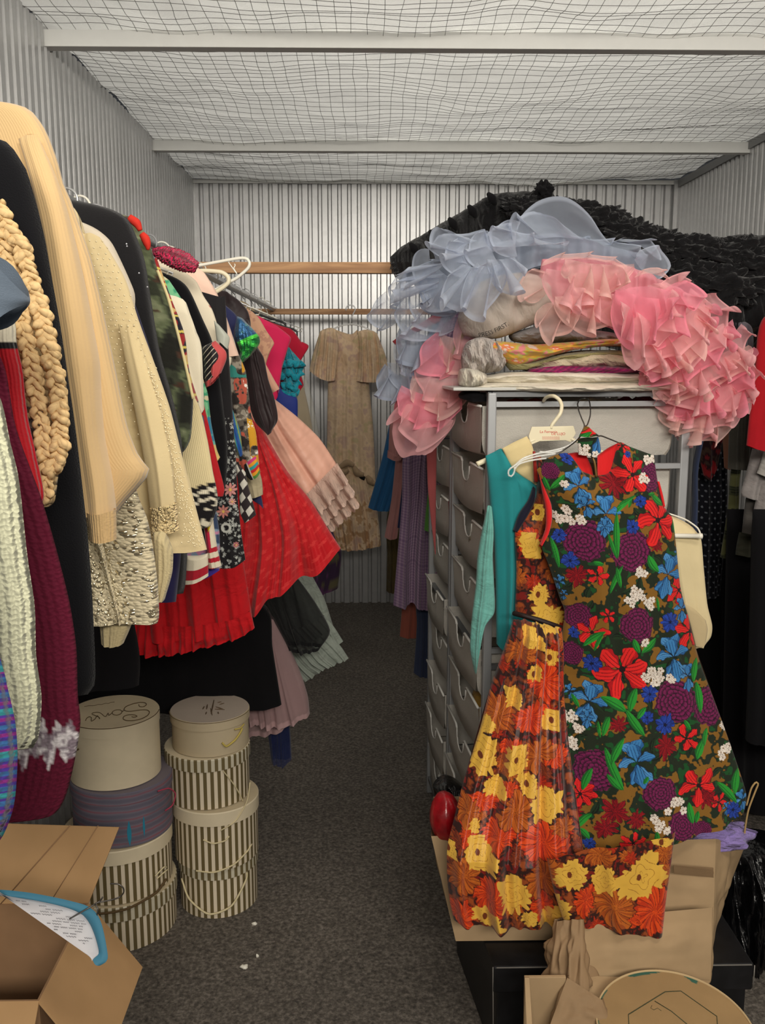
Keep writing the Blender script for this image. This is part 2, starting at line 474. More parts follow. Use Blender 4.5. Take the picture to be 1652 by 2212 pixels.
ys = np.linspace(1.05, YB - .01, 110)
for i in range(60):
    x0 = XL + .02 + i * .05
    xs = x0 + .006 * vnoise(ys * 2.3, i * .7) + .004 * vnoise(ys * 7, i * 3.1)
    wires.append(tube(np.stack([xs, ys, ZC - .001 + sag(xs, ys)], 1), .0009, 3, cap=False))
xs = np.linspace(XL + .01, XR - .01, 90)
for j in range(97):
    y0 = 1.06 + j * .05
    yy = y0 + .007 * vnoise(xs * 2.1, j * .6) + .004 * vnoise(xs * 6, j * 2.1)
    wires.append(tube(np.stack([xs, yy, ZC - .0026 + sag(xs, yy)], 1), .0009, 3, cap=False))
structure(obj('wire_mesh', join(*wires), plain('dark_wire', (100, 96, 88), .6, .3), ceil))
STRAP = plain('white_painted_steel', (240, 240, 236), .5, 0, .5, noise=.03)
def beam(i, px, py, px2, py2):
    a = P(px, py, 3.0); y = (ZC - .01 - EYE) / (a[2] - EYE) * 3.0
    p = P(px, py, y); z = p[2]
    g = join(box(XL + .012, XR - .012, y, y + .006, z - .052, z), box(XL + .012, XR - .012, y + .006, y + .075, z - .006, z), box(XL + .012, XR - .012, y + .006, y + .05, z - .052, z - .046))
    structure(obj('trim_%d' % i, g, STRAP, smooth=False, bevel=.0015))
    return y, z
by1 = beam(1, 780, 67, 0, 0)
by2 = beam(2, 820, 303, 0, 0)
DARKSTEEL = plain('dull_steel', (140, 140, 140), .5, .4)
structure(obj('trim_3', join(box(XL + .001, XL + .004, -.3, YB, ZC - .012, ZC - .004), box(XR - .03, XR - .001, -.3, YB, ZC - .045, ZC - .004)), DARKSTEEL, smooth=False))
structure(obj('trim_4', box(XL, XR, YB - .034, YB - .024, ZC - .026, ZC - .002), STRAP, smooth=False))
structure(obj('trim_5', join(box(XR - .05, XR - .012, YB - .05, YB - .012, 0, ZC), box(XL + .012, XL + .03, YB - .03, YB - .012, 0, ZC)), GALV, smooth=False))

# ================================================================ RACKS
WOOD = None
def wood_mat(name='pine', ax=0):
    m, nt, bs, out = nodes(name)
    sc = (1.5, 26, 26) if ax == 0 else (26, 1.5, 26)
    vec = coords(nt, *sc, kind='Object')
    t = N(nt, 'ShaderNodeTexNoise', Scale=1.6, Detail=5.0, Distortion=1.2); nt.links.new(vec, t.inputs['Vector'])
    c = ramp(nt, t.outputs[0], [(.3, tuple(s2l((158, 112, 74)))), (.55, tuple(s2l((205, 158, 112)))), (.75, tuple(s2l((222, 180, 134))))])
    v2 = coords(nt, 4.2, 14, 14, kind='Object')
    k = N(nt, 'ShaderNodeTexVoronoi', Scale=1.0); nt.links.new(v2, k.inputs['Vector'])
    c = mixc(nt, ramp(nt, k.outputs['Distance'], [(.05, .8), (.13, 0.0)]), c, tuple(s2l((110, 62, 34))))
    nt.links.new(c, bs.inputs['Base Color']); bs.inputs['Roughness'].default_value = .6
    return m
PINE = wood_mat()
for (py0, py1, D, lab) in ((566, 590, 3.2, 'pine crossbeam spanning the unit nearer the camera, above the other beam'), (667, 679, 5.45, 'pine crossbeam along the back wall above the tan gown')):
    a = P(790, py0, D)[2]; b = P(790, py1, D)[2]
    o = obj('crossbeam', box(XL + .016, XR - .016, D, D + .04, b, a), PINE, smooth=False, bevel=.002)
    tag(o, lab, 'beam')
RODZ = 1.86
PIPE = plain('pipe_steel', (150, 150, 150), .3, .9)
for x, y0, y1, lab in ((-.53, .3, 5.6, 'steel clothes rod carrying the left row of garments'), (.47, 3.1, 5.6, 'steel clothes rod behind the drawer units'), (1.45, 1.9, 5.6, 'steel clothes rod along the right wall')):
    tag(obj('clothes_rod', tube([(x, y0, RODZ), (x, y1, RODZ)], .014, 14), PIPE), lab, 'rod')

# ---------------- hanger hooks
WIRE = plain('hanger_wire', (205, 205, 205), .35, .7)
PWHITE = plain('white_plastic', (232, 228, 214), .35, 0, .5)
def hook_path(x, y, z, r=.021, drop=.06):
    p = []
    for t in np.linspace(-.15 * PI, 1.15 * PI, 12): p.append((x - r * math.cos(PI - t), y, z + .016 + r * math.sin(t) - r + .008))
    p = p[::1]
    p.append((x, y, z - .03)); p.append((x, y, z - drop))
    return p
rr = random.Random(4)
hang0 = None
hk_cols = [WIRE, PWHITE, plain('grey_plastic', (150, 150, 152), .4), plain('teal_plastic', (60, 150, 165), .35), plain('rose_plastic', (200, 40, 90), .4)]
def hanger_geo():
    w = .19
    tri = [(0, 0, -.055), (.05, 0, -.07), (w, 0, -.125), (w - .005, 0, -.137), (0, 0, -.139), (-w + .005, 0, -.137), (-w, 0, -.125), (-.05, 0, -.07), (0, 0, -.055)]
    return join(tube(hook_path(0, 0, 0), .0022, 6, seg=26), tube(tri, .0024, 6, smooth=False))
HG = hanger_geo()
prot = {}
hangD = [.50, .57, .63, .68, .73, .80, .92, 1.0, 1.08, 1.14, 1.2, 1.3, 1.36, 1.42, 1.5, 1.57, 1.65, 1.72, 1.8, 1.9, 2.0, 2.1, 2.2, 2.35, 2.5, 2.6, 2.75, 2.9, 3.05, 3.3, 3.6, 3.9, 4.2, 4.5, 4.8, 5.1]
for i, D in enumerate(hangD):
    ci = 3 if abs(D - 1.14) < .01 else 4 if D == 1.42 else rr.choice([0, 0, 1, 1, 2])
    loc = (-.53, D, RODZ)
    if ci not in prot:
        g = (HG[0] + np.array([-.53, D, RODZ]), HG[1])
        me = bpy.data.meshes.new('coat_hanger'); me.from_pydata(HG[0].tolist(), [], [list(f) for f in HG[1]])
        me.polygons.foreach_set('use_smooth', np.ones(len(me.polygons), bool)); me.materials.append(hk_cols[ci]); me.update()
        o = bpy.data.objects.new('coat_hanger', me); COLL.objects.link(o); prot[ci] = o
    else:
        o = prot[ci].copy(); COLL.objects.link(o)
    o.location = loc; o.rotation_euler = (0, 0, rr.uniform(-.25, .25))
    nm = {0: 'thin silver wire coat hanger hooked over the left clothes rod inside a garment', 1: 'white plastic coat hanger hooked over the left clothes rod inside a garment', 2: 'grey plastic coat hanger hooked over the left clothes rod inside a garment',
          3: 'teal plastic coat hanger hook beside the black sparkly sweater', 4: 'rose red coat hanger hook just behind the black sparkly sweater'}[ci]
    tag(o, nm, 'hanger', {0: 'wire hangers on the left rod', 1: 'white hangers on the left rod', 2: 'grey hangers on the left rod'}.get(ci))

# ================================================================ GARMENTS OF THE LEFT ROW (near to far)
def one(o, label, cat='garment', group=None): return tag(o, label, cat, group)
RODX = -.53
def G(name, D, label, cat, x=RODX, z=1.2): return thing(name, (x, D, z), label, cat)
def smooth01(a, b, x): return np.clip((x - a) / (b - a), 0, 1)
def C3(c): return s2l(c)
def base(n, c): return np.tile(C3(c), (n, 1))

# 1 slate blue cuff at the very edge
t = G('blue_jacket', .50, 'slate blue jacket sleeve with a pointed tip at the left edge of the photo', 'jacket')
cloth('sleeve', ["-560,480 -560,560 -560,720", "-200,500 -200,590 -200,730", "-20,552 -20,635 -20,708", "40,612 44,652 36,672", "62,642 65,650 60,656"], .50, fab('slate', (92, 104, 118), .7, 'weave', strength=.3), t, thick=.025, amp=.004, k=2, seed=4, taper=.0)
# purple striped knit
def p_purple(x, y, u, v, uv):
    c = base(len(x), (58, 38, 120)); n = np.sin(uv[:, 1] * 2 * PI / .0085)
    c[n > .5] = C3((44, 84, 130)); c[n < -.7] = C3((110, 32, 104)); c[(np.sin(uv[:, 1] * 2 * PI / .023) > .9)] = C3((40, 118, 124))
    return c
one(hung('striped_sweater', "-700,520 -380,560 -150,900 0,1420 15,1480 33,1560 38,1640 30,1740 0,1815 -60,1840", .46, fab('purple_knit', None, .9, 'knit', strength=.6), thick=.02, k=4, amp=.004, paint=p_purple, seed=3, nv=900, nu=70),
    'purple and teal striped chunky knit at the left edge above the cardboard box', 'sweater')
# cream ribbed sleeve
one(hung('cream_sweater', "-640,470 -350,510 -160,640 -60,760 0,857 22,955 41,1036 59,1200 75,1308 78,1417 90,1505 84,1588 71,1616 50,1619", .51, fab('cream_rib', (206, 206, 176), .9, 'knit', strength=.8), thick=.018, k=9, amp=.0035, seed=8, a0=.5),
    'pale cream ribbed sweater hanging nearest the camera over the burgundy one', 'sweater')
# burgundy with snow pattern
def p_burg(x, y, u, v, uv):
    c = base(len(x), (84, 16, 38)); zz = 1598 + 16 * np.abs(((x * .035) % 1) * 2 - 1) * 2 - 10
    n = vnoise(x * .12, y * .12)
    band = (y > zz - 42 + 8 * np.sin(x * .12)) & (y < zz + 26 + 14 * np.sin(x * .13))
    c[band] = C3((190, 184, 186)); c[band & (n > .05)] = C3((120, 108, 116))
    return c
one(hung('burgundy_sweater', "-540,490 -300,530 -120,640 -20,740 12,800 35,925 87,1069 120,1180 150,1300 165,1400 168,1500 174,1560 162,1640 142,1720 118,1758 80,1766", .57, fab('burgundy', None, .95, 'knit', strength=.5, sheen=0), thick=.02, k=4, amp=.005, paint=p_burg, seed=12, nv=240, nu=420),
    'burgundy fuzzy knit sweater with a grey and white zigzag band near the hem', 'sweater')
# red white sweater
def p_rw(x, y, u, v, uv):
    c = base(len(x), (168, 18, 30)); c[y < 752] = C3((24, 20, 22)); c[y < 737] = C3((214, 206, 184)); return c
one(hung('red_and_white_sweater', "-470,500 -260,535 -120,590 -20,650 30,690 36,740 49,802 60,898 82,1000 95,1070 80,1120", .62, fab('redwhite', None, .85, 'fineknit', strength=.5), thick=.015, k=4, amp=.004, paint=p_rw, seed=15, nv=260),
    'red knit sweater with a white top and a thin black line, beside the cable knit', 'sweater')
# cable knit
t = G('cable_cardigan', .68, 'beige chunky cable knit cardigan with a grey fuzzy patch low on its sleeve', 'cardigan')
def p_cable(x, y, u, v, uv):
    c = base(len(x), (206, 176, 128)); n = fbm(x * .03, y * .03)
    m = (y > 880 + 30 * n) & (x < 104 + 10 * n) & (y < 1062); c[m] = C3((120, 106, 96)); c[m & (n > .3)] = C3((70, 60, 60)); return c
body = hung('body', "-400,300 -240,330 -80,380 -20,410 16,473 52,516 74,570 93,640 112,712 124,760 136,805 146,850 148,940 144,990 128,1017 122,1060 117,1085 103,1096 94,1090", .68, fab('cable', None, .95, 'boucle', strength=1.0), t, thick=.022, k=5, amp=.007, paint=p_cable, seed=21, nv=240, nu=260)
# twisted cables as real relief down the edge
def cable(name, path, D, rad, parent, mat, tw=26):
    p = resamp(P(*(np.array(pl(path, D)).T)), 150); g = []
    m = 300; p = resamp(p, m, False); r = np.random.RandomState(int(tw))
    for j, ph in enumerate((0, 2.1, 4.2)):
        s = np.linspace(0, 1, m) * tw + ph + .5 * vnoise(np.linspace(0, 9, m), j)
        q = p + np.stack([np.cos(s) * rad * 1.25 * (1 + .3 * vnoise(s, j + 3.3)), -.012 + np.sin(2 * s) * rad * .5, 0 * s], 1)
        g.append(tube(q, rad * (.70 + .38 * vnoise(np.linspace(0, 60, m), j * 2.2)), 7))
    return obj(name, join(*g), mat, parent)
CB = fab('cable_rope', (216, 184, 134), 1.0, 'boucle', strength=.35, sheen=0)
cable('cable_braid', "4,440 34,500 62,545 82,612 104,690 116,745 130,800 139,860 141,930 136,985 121,1015", .655, .0035, t, CB, 70)
cable('cable_braid', "0,480 22,540 40,600 58,680 76,760 92,850 106,950 112,1030 108,1080", .655, .0032, t, CB, 60)
# black coat
one(hung('black_coat', "-400,120 -346,180 -240,240 -100,280 0,300 26,318 42,342 60,375 93,497 109,584 131,707 147,816 163,925 188,1140 200,1300 206,1440 204,1480 190,1500", .73, fab('black_wool', (13, 13, 17), .95, 'weave', sheen=.05), thick=.02, k=5, amp=.006, seed=31),
    'long black coat between the beige cable knit and the smooth camel coat', 'coat')
# camel coat
t = G('camel_coat', .80, 'smooth pale camel wool coat with a long cuffed sleeve, tallest on the left row', 'coat')
CAM = fab('camel', (206, 174, 126), .85, 'fineknit', strength=.25, sheen=.3)
hung('body', "-400,90 -330,110 -230,170 -60,212 20,222 66,238 100,284 125,350 138,400 152,430 177,500 200,570 225,680 250,800 275,920 300,985 324,1017 300,1052 270,1085 250,1112", .80, CAM, t, thick=.020, k=6, amp=.004, seed=41, a0=.3)
cloth('sleeve', ["40,300 66,380 93,497 109,584 131,707 147,816 163,925 180,1060 190,1110", "60,290 95,380 125,470 150,600 170,720 185,830 200,950 215,1060 219,1108", "80,290 120,380 150,480 180,610 200,720 212,788 215,860 222,941 240,1036 247,1106"], .785, CAM, t, thick=.026, amp=.004, k=1.2, seed=43, a0=.2, taper=.6)
cloth('cuff', ["188,1104 193,1135 195,1163", "220,1106 222,1138 224,1167", "249,1100 250,1135 250,1165"], .773, fab('camel_rib', (196, 164, 116), .9, 'fineknit', strength=.7), t, thick=.015, amp=.0008, k=9, nu=30, nv=16, taper=0)
# sequined ivory top
t = G('sequined_top', .90, 'ivory knit top covered in clear sequins under the camel coat cuff', 'top')
SEQ = fab('sequins', (205, 192, 160), .5, 'sequin', strength=.8)
cloth('body', ["-500,250 -420,600 -380,900 -330,1150 -300,1335", "-100,280 0,600 60,900 120,1100 170,1180 205,1300 214,1342", "30,290 160,640 200,900 225,1100 240,1200 262,1300 270,1345", "60,300 200,700 260,900 295,1060 318,1120 330,1180 340,1254 344,1325 340,1346"], .90, SEQ, t, thick=.018, amp=.006, k=7, seed=51, a0=.4, nu=90, nv=90)
cloth('sleeve', ["212,1300 216,1350 219,1387", "245,1290 245,1350 243,1391", "286,1300 285,1345 267,1389"], .915, fab('ivory_knit', (188, 172, 132), .9, 'knit'), t, thick=.014, amp=.002, k=3, nu=24, nv=24)
cloth('sleeve', ["330,1150 335,1230 338,1300", "355,1150 356,1230 348,1295", "374,1190 371,1240 354,1297"], .925, fab('ivory_knit', (188, 172, 132)), t, thick=.012, amp=.002, k=3, nu=24, nv=30)
# beaded cardigan
t = G('beaded_cardigan', 1.0, 'ivory cardigan sewn with tiny pearl beads and a solid beaded cuff', 'cardigan')
IV = fab('ivory_wool', (214, 194, 150), .88, 'fuzzy', strength=.25)
cloth('body', ["-290,300 -300,700 -300,1190", "-60,330 -40,700 20,1190", "150,440 190,700 230,950 250,1189", "177,500 225,700 290,950 310,1080 335,1189", "196,503 262,650 325,850 370,1050 398,1192", "215,512 240,548 272,606 300,693 340,802 368,884 392,979 408,1036 425,1104 447,1187"], 1.0, IV, t, thick=.022, amp=.006, k=8, seed=61, a0=.35, nu=90, nv=80)
BEAD = plain('pearl_bead', (238, 222, 182), .25, 0, .8)
def beads(px, py, D, r):
    V = []; Fc = []
    ico = [(0, 0, 1), (1, 0, 0), (0, 1, 0), (-1, 0, 0), (0, -1, 0), (0, 0, -1)]; f = [(0, 1, 2), (0, 2, 3), (0, 3, 4), (0, 4, 1), (5, 2, 1), (5, 3, 2), (5, 4, 3), (5, 1, 4)]
    p = P(px, py, D)
    for q in p:
        n = len(V)
        V += [tuple(q + np.array(a) * r) for a in ico]; Fc += [tuple(n + i for i in a) for a in f]
    return np.array(V), Fc
q = np.random.RandomState(2)
xs = []; ys_ = []
for row, y in enumerate(range(520, 1180, 13)):
    xl = np.interp(y, [520, 700, 950, 1180], [192, 232, 300, 395]); xr = np.interp(y, [548, 606, 693, 802, 884, 979, 1104, 1187], [236, 268, 296, 336, 364, 388, 421, 443]) - 3
    for x in np.arange(xl, xr, 14): xs.append(x + (row % 2) * 7 + q.rand() * 3); ys_.append(y + q.rand() * 4)
for y in np.arange(800, 1180, 5):
    xr = np.interp(y, [802, 884, 979, 1104, 1187], [336, 364, 388, 421, 443]) - 5
    for k_ in range(3): xs.append(xr - q.rand() * 26); ys_.append(y + q.rand() * 5)
xs = np.array(xs); ys_ = np.array(ys_)
o = obj('bead', beads(xs, ys_, .972, .0011), BEAD, t); o['kind'] = 'stuff'
cloth('cuff', ["323,1098 325,1130 327,1161", "355,1091 358,1120 360,1153", "381,1086 384,1115 387,1144"], .965, fab('bead_cuff', (222, 198, 148), .4, 'beads', strength=1.0), t, thick=.01, amp=.001, k=2, nu=24, nv=20, taper=0)
cloth('sleeve', ["255,700 290,880 312,1000 324,1100", "275,700 320,880 345,1000 355,1094", "290,700 345,870 370,985 381,1088"], .975, IV, t, thick=.014, amp=.003, k=1.3, nu=30, nv=50, taper=.8)
# white shirt with curved collar and navy garment
one(hung('white_knit_top', "-200,380 -40,420 120,460 200,490 238,520 262,565 283,612 292,640 290,700 292,800", 1.07, fab('soft_white', (218, 205, 184), .9, 'fuzzy', strength=.4), thick=.02, k=4, amp=.003, seed=70),
    'cream fuzzy top showing as a curved sliver before the black sparkly sweater', 'top')
one(hung('navy_dress', "-160,420 0,450 150,490 228,545 272,610 300,680 335,790 360,900 385,975 392,1005 392,1180 380,1300", 1.12, fab('navy', (26, 22, 62), .8, 'satin', strength=.2), thick=.02, k=5, amp=.005, seed=71),
    'dark navy dress showing as a narrow strip right of the beaded cardigan', 'dress')
t = G('black_sweater', 1.2, 'charcoal black sweater with scattered tiny sparkles at the shoulder', 'sweater')
hung('body', "-60,400 60,415 180,436 240,452 275,472 290,500 312,560 325,640 345,760 370,850 392,950 400,1100 404,1190 398,1278 380,1284", 1.2, fab('charcoal', (27, 26, 28), .95, 'fuzzy', strength=.4), t, thick=.022, k=4, amp=.004, seed=73)
sp = obj('sparkle', beads(np.array([191, 202, 203, 207, 196, 212, 273, 274, 300, 262, 240, 285, 318]), np.array([503, 498, 505, 506, 510, 502, 527, 532, 590, 610, 560, 660, 620]), 1.173, .0014), plain('crystal', (240, 240, 245), .1, .6, .9), t)
# camouflage print jacket
def p_camo(x, y, u, v, uv):
    n = fbm(x * .035 + 3, y * .016, 2); m = fbm(x * .05, y * .03, 5)
    c = base(len(x), (52, 56, 42)); c[n > .15] = C3((92, 100, 72)); c[n > .55] = C3((120, 126, 96)); c[n < -.35] = C3((28, 28, 22)); c[(m > .75)] = C3((70, 46, 34))
    return c * (1 + .25 * vnoise(x * .3, y * .3))[:, None]
t = G('camouflage_jacket', 1.3, 'olive camouflage print jacket with red trim on the shoulder and a pale zip edge', 'jacket')
hung('body', "20,420 150,440 275,466 300,484 321,519 340,582 362,638 381,707 398,775 412,830 417,862 415,911 411,949 398,974 380,985", 1.3, fab('camo', None, .8, 'weave'), t, thick=.022, k=4, amp=.005, seed=77, paint=p_camo, nv=160, nu=120)
obj('trim', tube(P(*np.array([(279, 470, 1.27), (295, 482, 1.27), (303, 498, 1.27)]).T), [.005, .006, .003], 8, seg=12), plain('red_trim', (196, 40, 24), .8), t, label='red shoulder trim')
obj('trim', tube(P(*np.array([(306, 505, 1.27), (314, 516, 1.27), (319, 532, 1.27), (319, 540, 1.27)]).T), [.004, .006, .005, .002], 8, seg=12), plain('red_trim', (196, 40, 24), .8), t, label='red shoulder trim')
obj('zip', tube(P(*np.array([(340, 584, 1.285), (362, 640, 1.285), (381, 709, 1.285), (398, 777, 1.285), (417, 862, 1.285)]).T), .0022, 6, seg=40), plain('cream_zip', (205, 190, 140), .7), t, label='cream zip')
# cream knit with black stripes at hem
def p_ck(x, y, u, v, uv):
    yy = y + (x - 420) * .28 + 3 * np.sin(x * .35)
    c = base(len(x), (220, 202, 156)); c[yy > 1052] = C3((24, 20, 22)); c[(yy > 1064) & (yy < 1072)] = C3((224, 214, 190)); c[(yy > 1083) & (yy < 1090)] = C3((224, 214, 190))
    n = vnoise(x * .1, y * .1); c[(yy > 1098) & (n > .35)] = C3((224, 214, 190)); return c
one(hung('cream_sweater', "60,440 220,500 330,600 372,690 402,802 417,845 434,888 449,953 460,1018 470,1068 468,1100 455,1135 440,1142", 1.4, fab('cream_stripe', None, .9, 'fineknit', strength=.5), thick=.018, k=4, amp=.004, seed=80, paint=p_ck, nv=300, nu=120),
    'cream sweater with wavy black stripes at its hem, right of the camouflage jacket', 'sweater')
t = G('striped_dress', 1.45, 'dress with red and white striped cuffs and purple hem below the cream sweater', 'dress')
def p_rs(x, y, u, v, uv):
    yy = y + (x - 450) * .15
    c = base(len(x), (218, 206, 182)); s = ((yy - 1182) % 22) < 10; c[s & (yy > 1182)] = C3((172, 26, 44)); m = (yy <= 1182) & (np.abs(x - 449 - (yy - 1140) * .1) < 5); c[m] = C3((178, 30, 60)); return c
RS = fab('redstripe', None, .8, 'weave')
cloth('sleeve', ["432,1100 440,1142 447,1190 450,1227", "448,1100 452,1142 458,1190 464,1225", "458,1098 462,1138 469,1183 478,1221"], 1.44, RS, t, thick=.012, amp=.001, k=2, nu=60, nv=120, paint=p_rs)
def p_rs2(x, y, u, v, uv):
    c = base(len(x), (222, 212, 188)); c[(v > .5) & (v < .86)] = C3((170, 26, 44)); return c
cloth('sleeve', ["404,1200 402,1230 398,1262", "428,1200 428,1228 426,1256", "449,1195 450,1222 450,1244"], 1.43, RS, t, thick=.012, amp=.001, k=2, nu=40, nv=60, paint=p_rs2)
def p_pf(x, y, u, v, uv):
    n = fbm(x * .06, y * .06); c = base(len(x), (46, 62, 92)); c[n > .2] = C3((120, 140, 160)); c[n > .6] = C3((180, 120, 150)); c[y > 1228] = C3((62, 42, 140)); return c
cloth('body', ["240,700 250,1000 300,1215", "380,800 390,1000 400,1240", "425,880 435,1050 438,1250", "440,900 458,1050 474,1150 474,1232"], 1.46, fab('bluefloral', None, .7, 'weave'), t, thick=.015, amp=.003, k=4, nu=60, nv=120, paint=p_pf)
cloth('pocket_flap', ["446,1135 449,1150", "455,1100 453,1140", "458,1095 456,1125"], 1.42, plain('yellow_cloth', (215, 190, 40), .8), t, thick=.004, amp=.0, k=1, nu=10, nv=12)
# white jacket tip, red slim, green floral
one(cloth('white_blouse', ["100,600 180,760 300,870 420,890", "380,640 395,720 420,810 432,893", "398,680 428,730 436,800 436,893", "402,690 433,739 438,802 441,884"], 1.47, fab('white_cotton', (226, 216, 192), .85, 'weave'), thick=.015, amp=.003, k=3, seed=5),
    'white blouse tapering to a point before the green floral dress', 'blouse')
one(cloth('red_blouse', ["300,700 350,900 420,1070", "400,760 425,890 450,1000 470,1070", "420,780 443,884 467,986 484,1052 482,1072"], 1.52, fab('crimson_lace', (172, 22, 30), .8, 'crinkle', strength=.3), thick=.012, amp=.003, k=3, seed=6),
    'narrow strip of a red blouse between cream sweater and black velvet dress', 'top')
def p_gr(x, y, u, v, uv):
    n = fbm(x * .07, y * .05, 1); c = base(len(x), (64, 150, 112)); c[n > .25] = C3((120, 186, 140)); c[n < -.5] = C3((206, 196, 160))
    m = y > 900; c[m] = C3((36, 120, 150)); c[m & (n > .2)] = C3((90, 170, 160)); c[y > 960] = C3((208, 180, 110)); return c
one(cloth('green_floral_dress', ["250,560 300,760 400,900 467,996", "340,590 400,720 440,880 470,996", "365,605 397,655 417,723 438,815 449,852 456,914 467,968 475,988"], 1.57, fab('greenfloral', None, .8, 'weave'), thick=.012, amp=.002, k=3, seed=7, paint=p_gr, nu=70, nv=200),
    'green and teal floral dress edge left of the black velvet dress', 'dress')
def p_mix(x, y, u, v, uv):
    c = base(len(x), (150, 40, 40)); n = vnoise(x * .1, y * .07); c[n > .2] = C3((206, 170, 110)); c[n < -.3] = C3((30, 26, 40)); c[(y % 34) < 5] = C3((210, 190, 90)); return c
one(cloth('patterned_scarf', ["330,560 352,650 385,730 402,800 420,850", "338,556 368,640 398,720 408,800 428,870"], 1.35, fab('mixprint', None, .8, 'weave'), thick=.008, amp=.001, k=2, seed=7, paint=p_mix, nu=30, nv=160),
    'narrow red and gold patterned strip beside the camouflage jacket zip', 'scarf')
one(hung('black_velvet_dress', "200,540 300,570 379,600 408,625 438,690 456,730 466,770 475,820 486,910 491,955 490,1020 484,1064 470,1075", 1.65, fab('velvet', (10, 9, 13), .95, 'weave', sheen=.1), thick=.02, k=5, amp=.005, seed=9),
    'black velvet dress left of the floral black and white dress', 'dress')
def p_bs(x, y, u, v, uv):
    c = base(len(x), (22, 18, 22)); d = (x - 441) * .9 + (y - 800) * .8
    c[(np.abs((d % 11) - 5) < .8) & (x < 470)] = C3((200, 190, 170)); e = (x - 441) + (815 - y) * .0
    c[(x > 466 + 8 * np.sin(y * .1)) | (y > 806 + (477 - x) * .6)] = C3((186, 74, 74)); return c
one(cloth('striped_black_blouse', ["436,750 441,790 441,812 445,837", "452,742 456,780 458,806 456,830", "465,736 487,758 489,776 477,806"], 1.58, fab('bs', None, .6, 'satin', strength=.3), thick=.014, amp=.003, k=2, seed=7, paint=p_bs, nu=80, nv=110),
    'small black sleeve with thin white lines and a salmon facing', 'blouse')
t = G('embroidered_blouse', 1.72, 'off white blouse with small red embroidery, under the bright pink padded hanger', 'blouse')
def p_emb(x, y, u, v, uv):
    c = base(len(x), (222, 210, 186)); m = (np.abs(x - 458) + np.abs(y - 660) * .7 < 7) & (((x + y) % 3.4) < 1.6); c[m] = C3((170, 30, 40)); return c
hung('body', "240,560 330,566 385,576 400,588 424,608 440,640 458,668 470,705 474,745 468,800 460,900", 1.72, fab('offwhite', None, .85, 'weave'), t, thick=.018, k=4, amp=.003, seed=19, paint=p_emb, nu=160, nv=160)
cloth('collar', ["462,692 466,722 468,736", "474,703 480,725 479,742", "482,712 496,730 492,755"], 1.68, fab('silver_satin', (170, 172, 160), .35, 'satin'), t, thick=.006, amp=.001, k=1, nu=16, nv=16, label='silver satin collar')
t = G('pink_blouse', 1.85, 'pale blush pink blouse with a straight cut sleeve', 'blouse')
BL = fab('blush', (236, 200, 180), .75, 'satin', strength=.15)
cloth('body', ["200,560 200,750 210,1000", "340,560 400,750 430,950", "400,563 440,660 470,770", "424,576 450,660 489,771", "443,591 467,630 489,685 516,768"], 1.85, BL, t, thick=.015, amp=.002, k=3, seed=3)
cloth('sleeve', ["480,768 482,785 484,800", "492,770 494,788 492,800", "500,772 499,785 494,796"], 1.84, fab('white_cotton', (226, 216, 192)), t, thick=.008, amp=.001, k=1, nu=12, nv=12)
# navy with lame sleeve
def p_lame(x, y, u, v, uv):
    n = fbm(x * .11, y * .11); c = base(len(x), (44, 88, 128)); c[n > .3] = C3((78, 130, 140))
    m = y > 738 - (x - 530) * .4; c[m] = C3((20, 110, 50)); c[m & (n > .1)] = C3((60, 180, 70)); b = np.abs(y - (736 - (x - 530) * .45)) < 4; c[b] = C3((90, 220, 80)); return c
t = G('navy_blue_dress', 2.0, 'dark navy dress with a shiny teal and lime sleeve', 'dress')
cloth('body', ["300,600 320,800 330,900", "440,610 470,720 480,800", "455,620 472,646 490,662 512,684 506,720 512,760"], 2.02, fab('navy2', (34, 38, 78), .7, 'weave'), t, thick=.015, amp=.002, k=3)
cloth('sleeve', ["512,683 507,715 508,732 518,758 515,778", "524,688 524,722 528,745 530,765 521,783", "535,700 545,728 546,745 540,765 524,783", "540,704 559,726 561,741 549,760 526,782"], 1.95, fab('lame', None, .28, 'crinkle', strength=1.0, metal=.4), t, thick=.02, amp=.004, k=3, paint=p_lame, nu=60, nv=70, taper=.05, label='teal and lime green lame sleeve')
# blue silk, grey patterned, floral dress
def p_silk(x, y, u, v, uv):
    c = base(len(x), (30, 74, 140)); s = np.sin(x * .5 - y * .12); c[s > .3] = C3((40, 130, 130)); c[s > .85] = C3((140, 140, 80)); return c
one(cloth('blue_silk_scarf', ["470,840 480,900 500,950 515,985", "478,850 493,900 510,950 522,985", "484,852 493,862 508,900 519,932 524,982"], 1.78, fab('bsilk', None, .4, 'satin'), thick=.008, amp=.002, k=2, paint=p_silk, nu=50, nv=90),
    'blue and teal silk scarf hanging in front of the grey patterned dress', 'scarf')
def p_blk(x, y, u, v, uv):
    c = base(len(x), (20, 17, 20)); r = np.random.RandomState(8)
    for i in range(330):
        cx = r.uniform(460, 535); cy = r.uniform(900, 1230); R = r.uniform(1.6, 4.2); a = np.arctan2(y - cy, x - cx); d = np.hypot(x - cx, y - cy)
        c[d < R * (.7 + .4 * np.cos(5 * a + i))] = C3((176, 178, 172) if i % 3 else (120, 122, 120))
    for cx, cy, R, col in ((499, 1056, 15, (204, 140, 134)), (484, 1103, 14, (196, 128, 118)), (503, 1082, 8, (214, 160, 150)), (511, 1175, 7, (190, 120, 120))):
        a = np.arctan2(y - cy, x - cx); d = np.hypot(x - cx, y - cy); m = d < R * (.8 + .2 * np.cos(8 * a)); c[m] = C3(col); c[m & (np.cos(8 * a) < -.8)] = C3((120, 70, 70)); c[d < R * .22] = C3((220, 180, 90))
    cx, cy = 490, 1138; d = np.hypot(x - cx, y - cy); c[(d < 11) & (d > 6)] = C3((186, 186, 178))
    return c
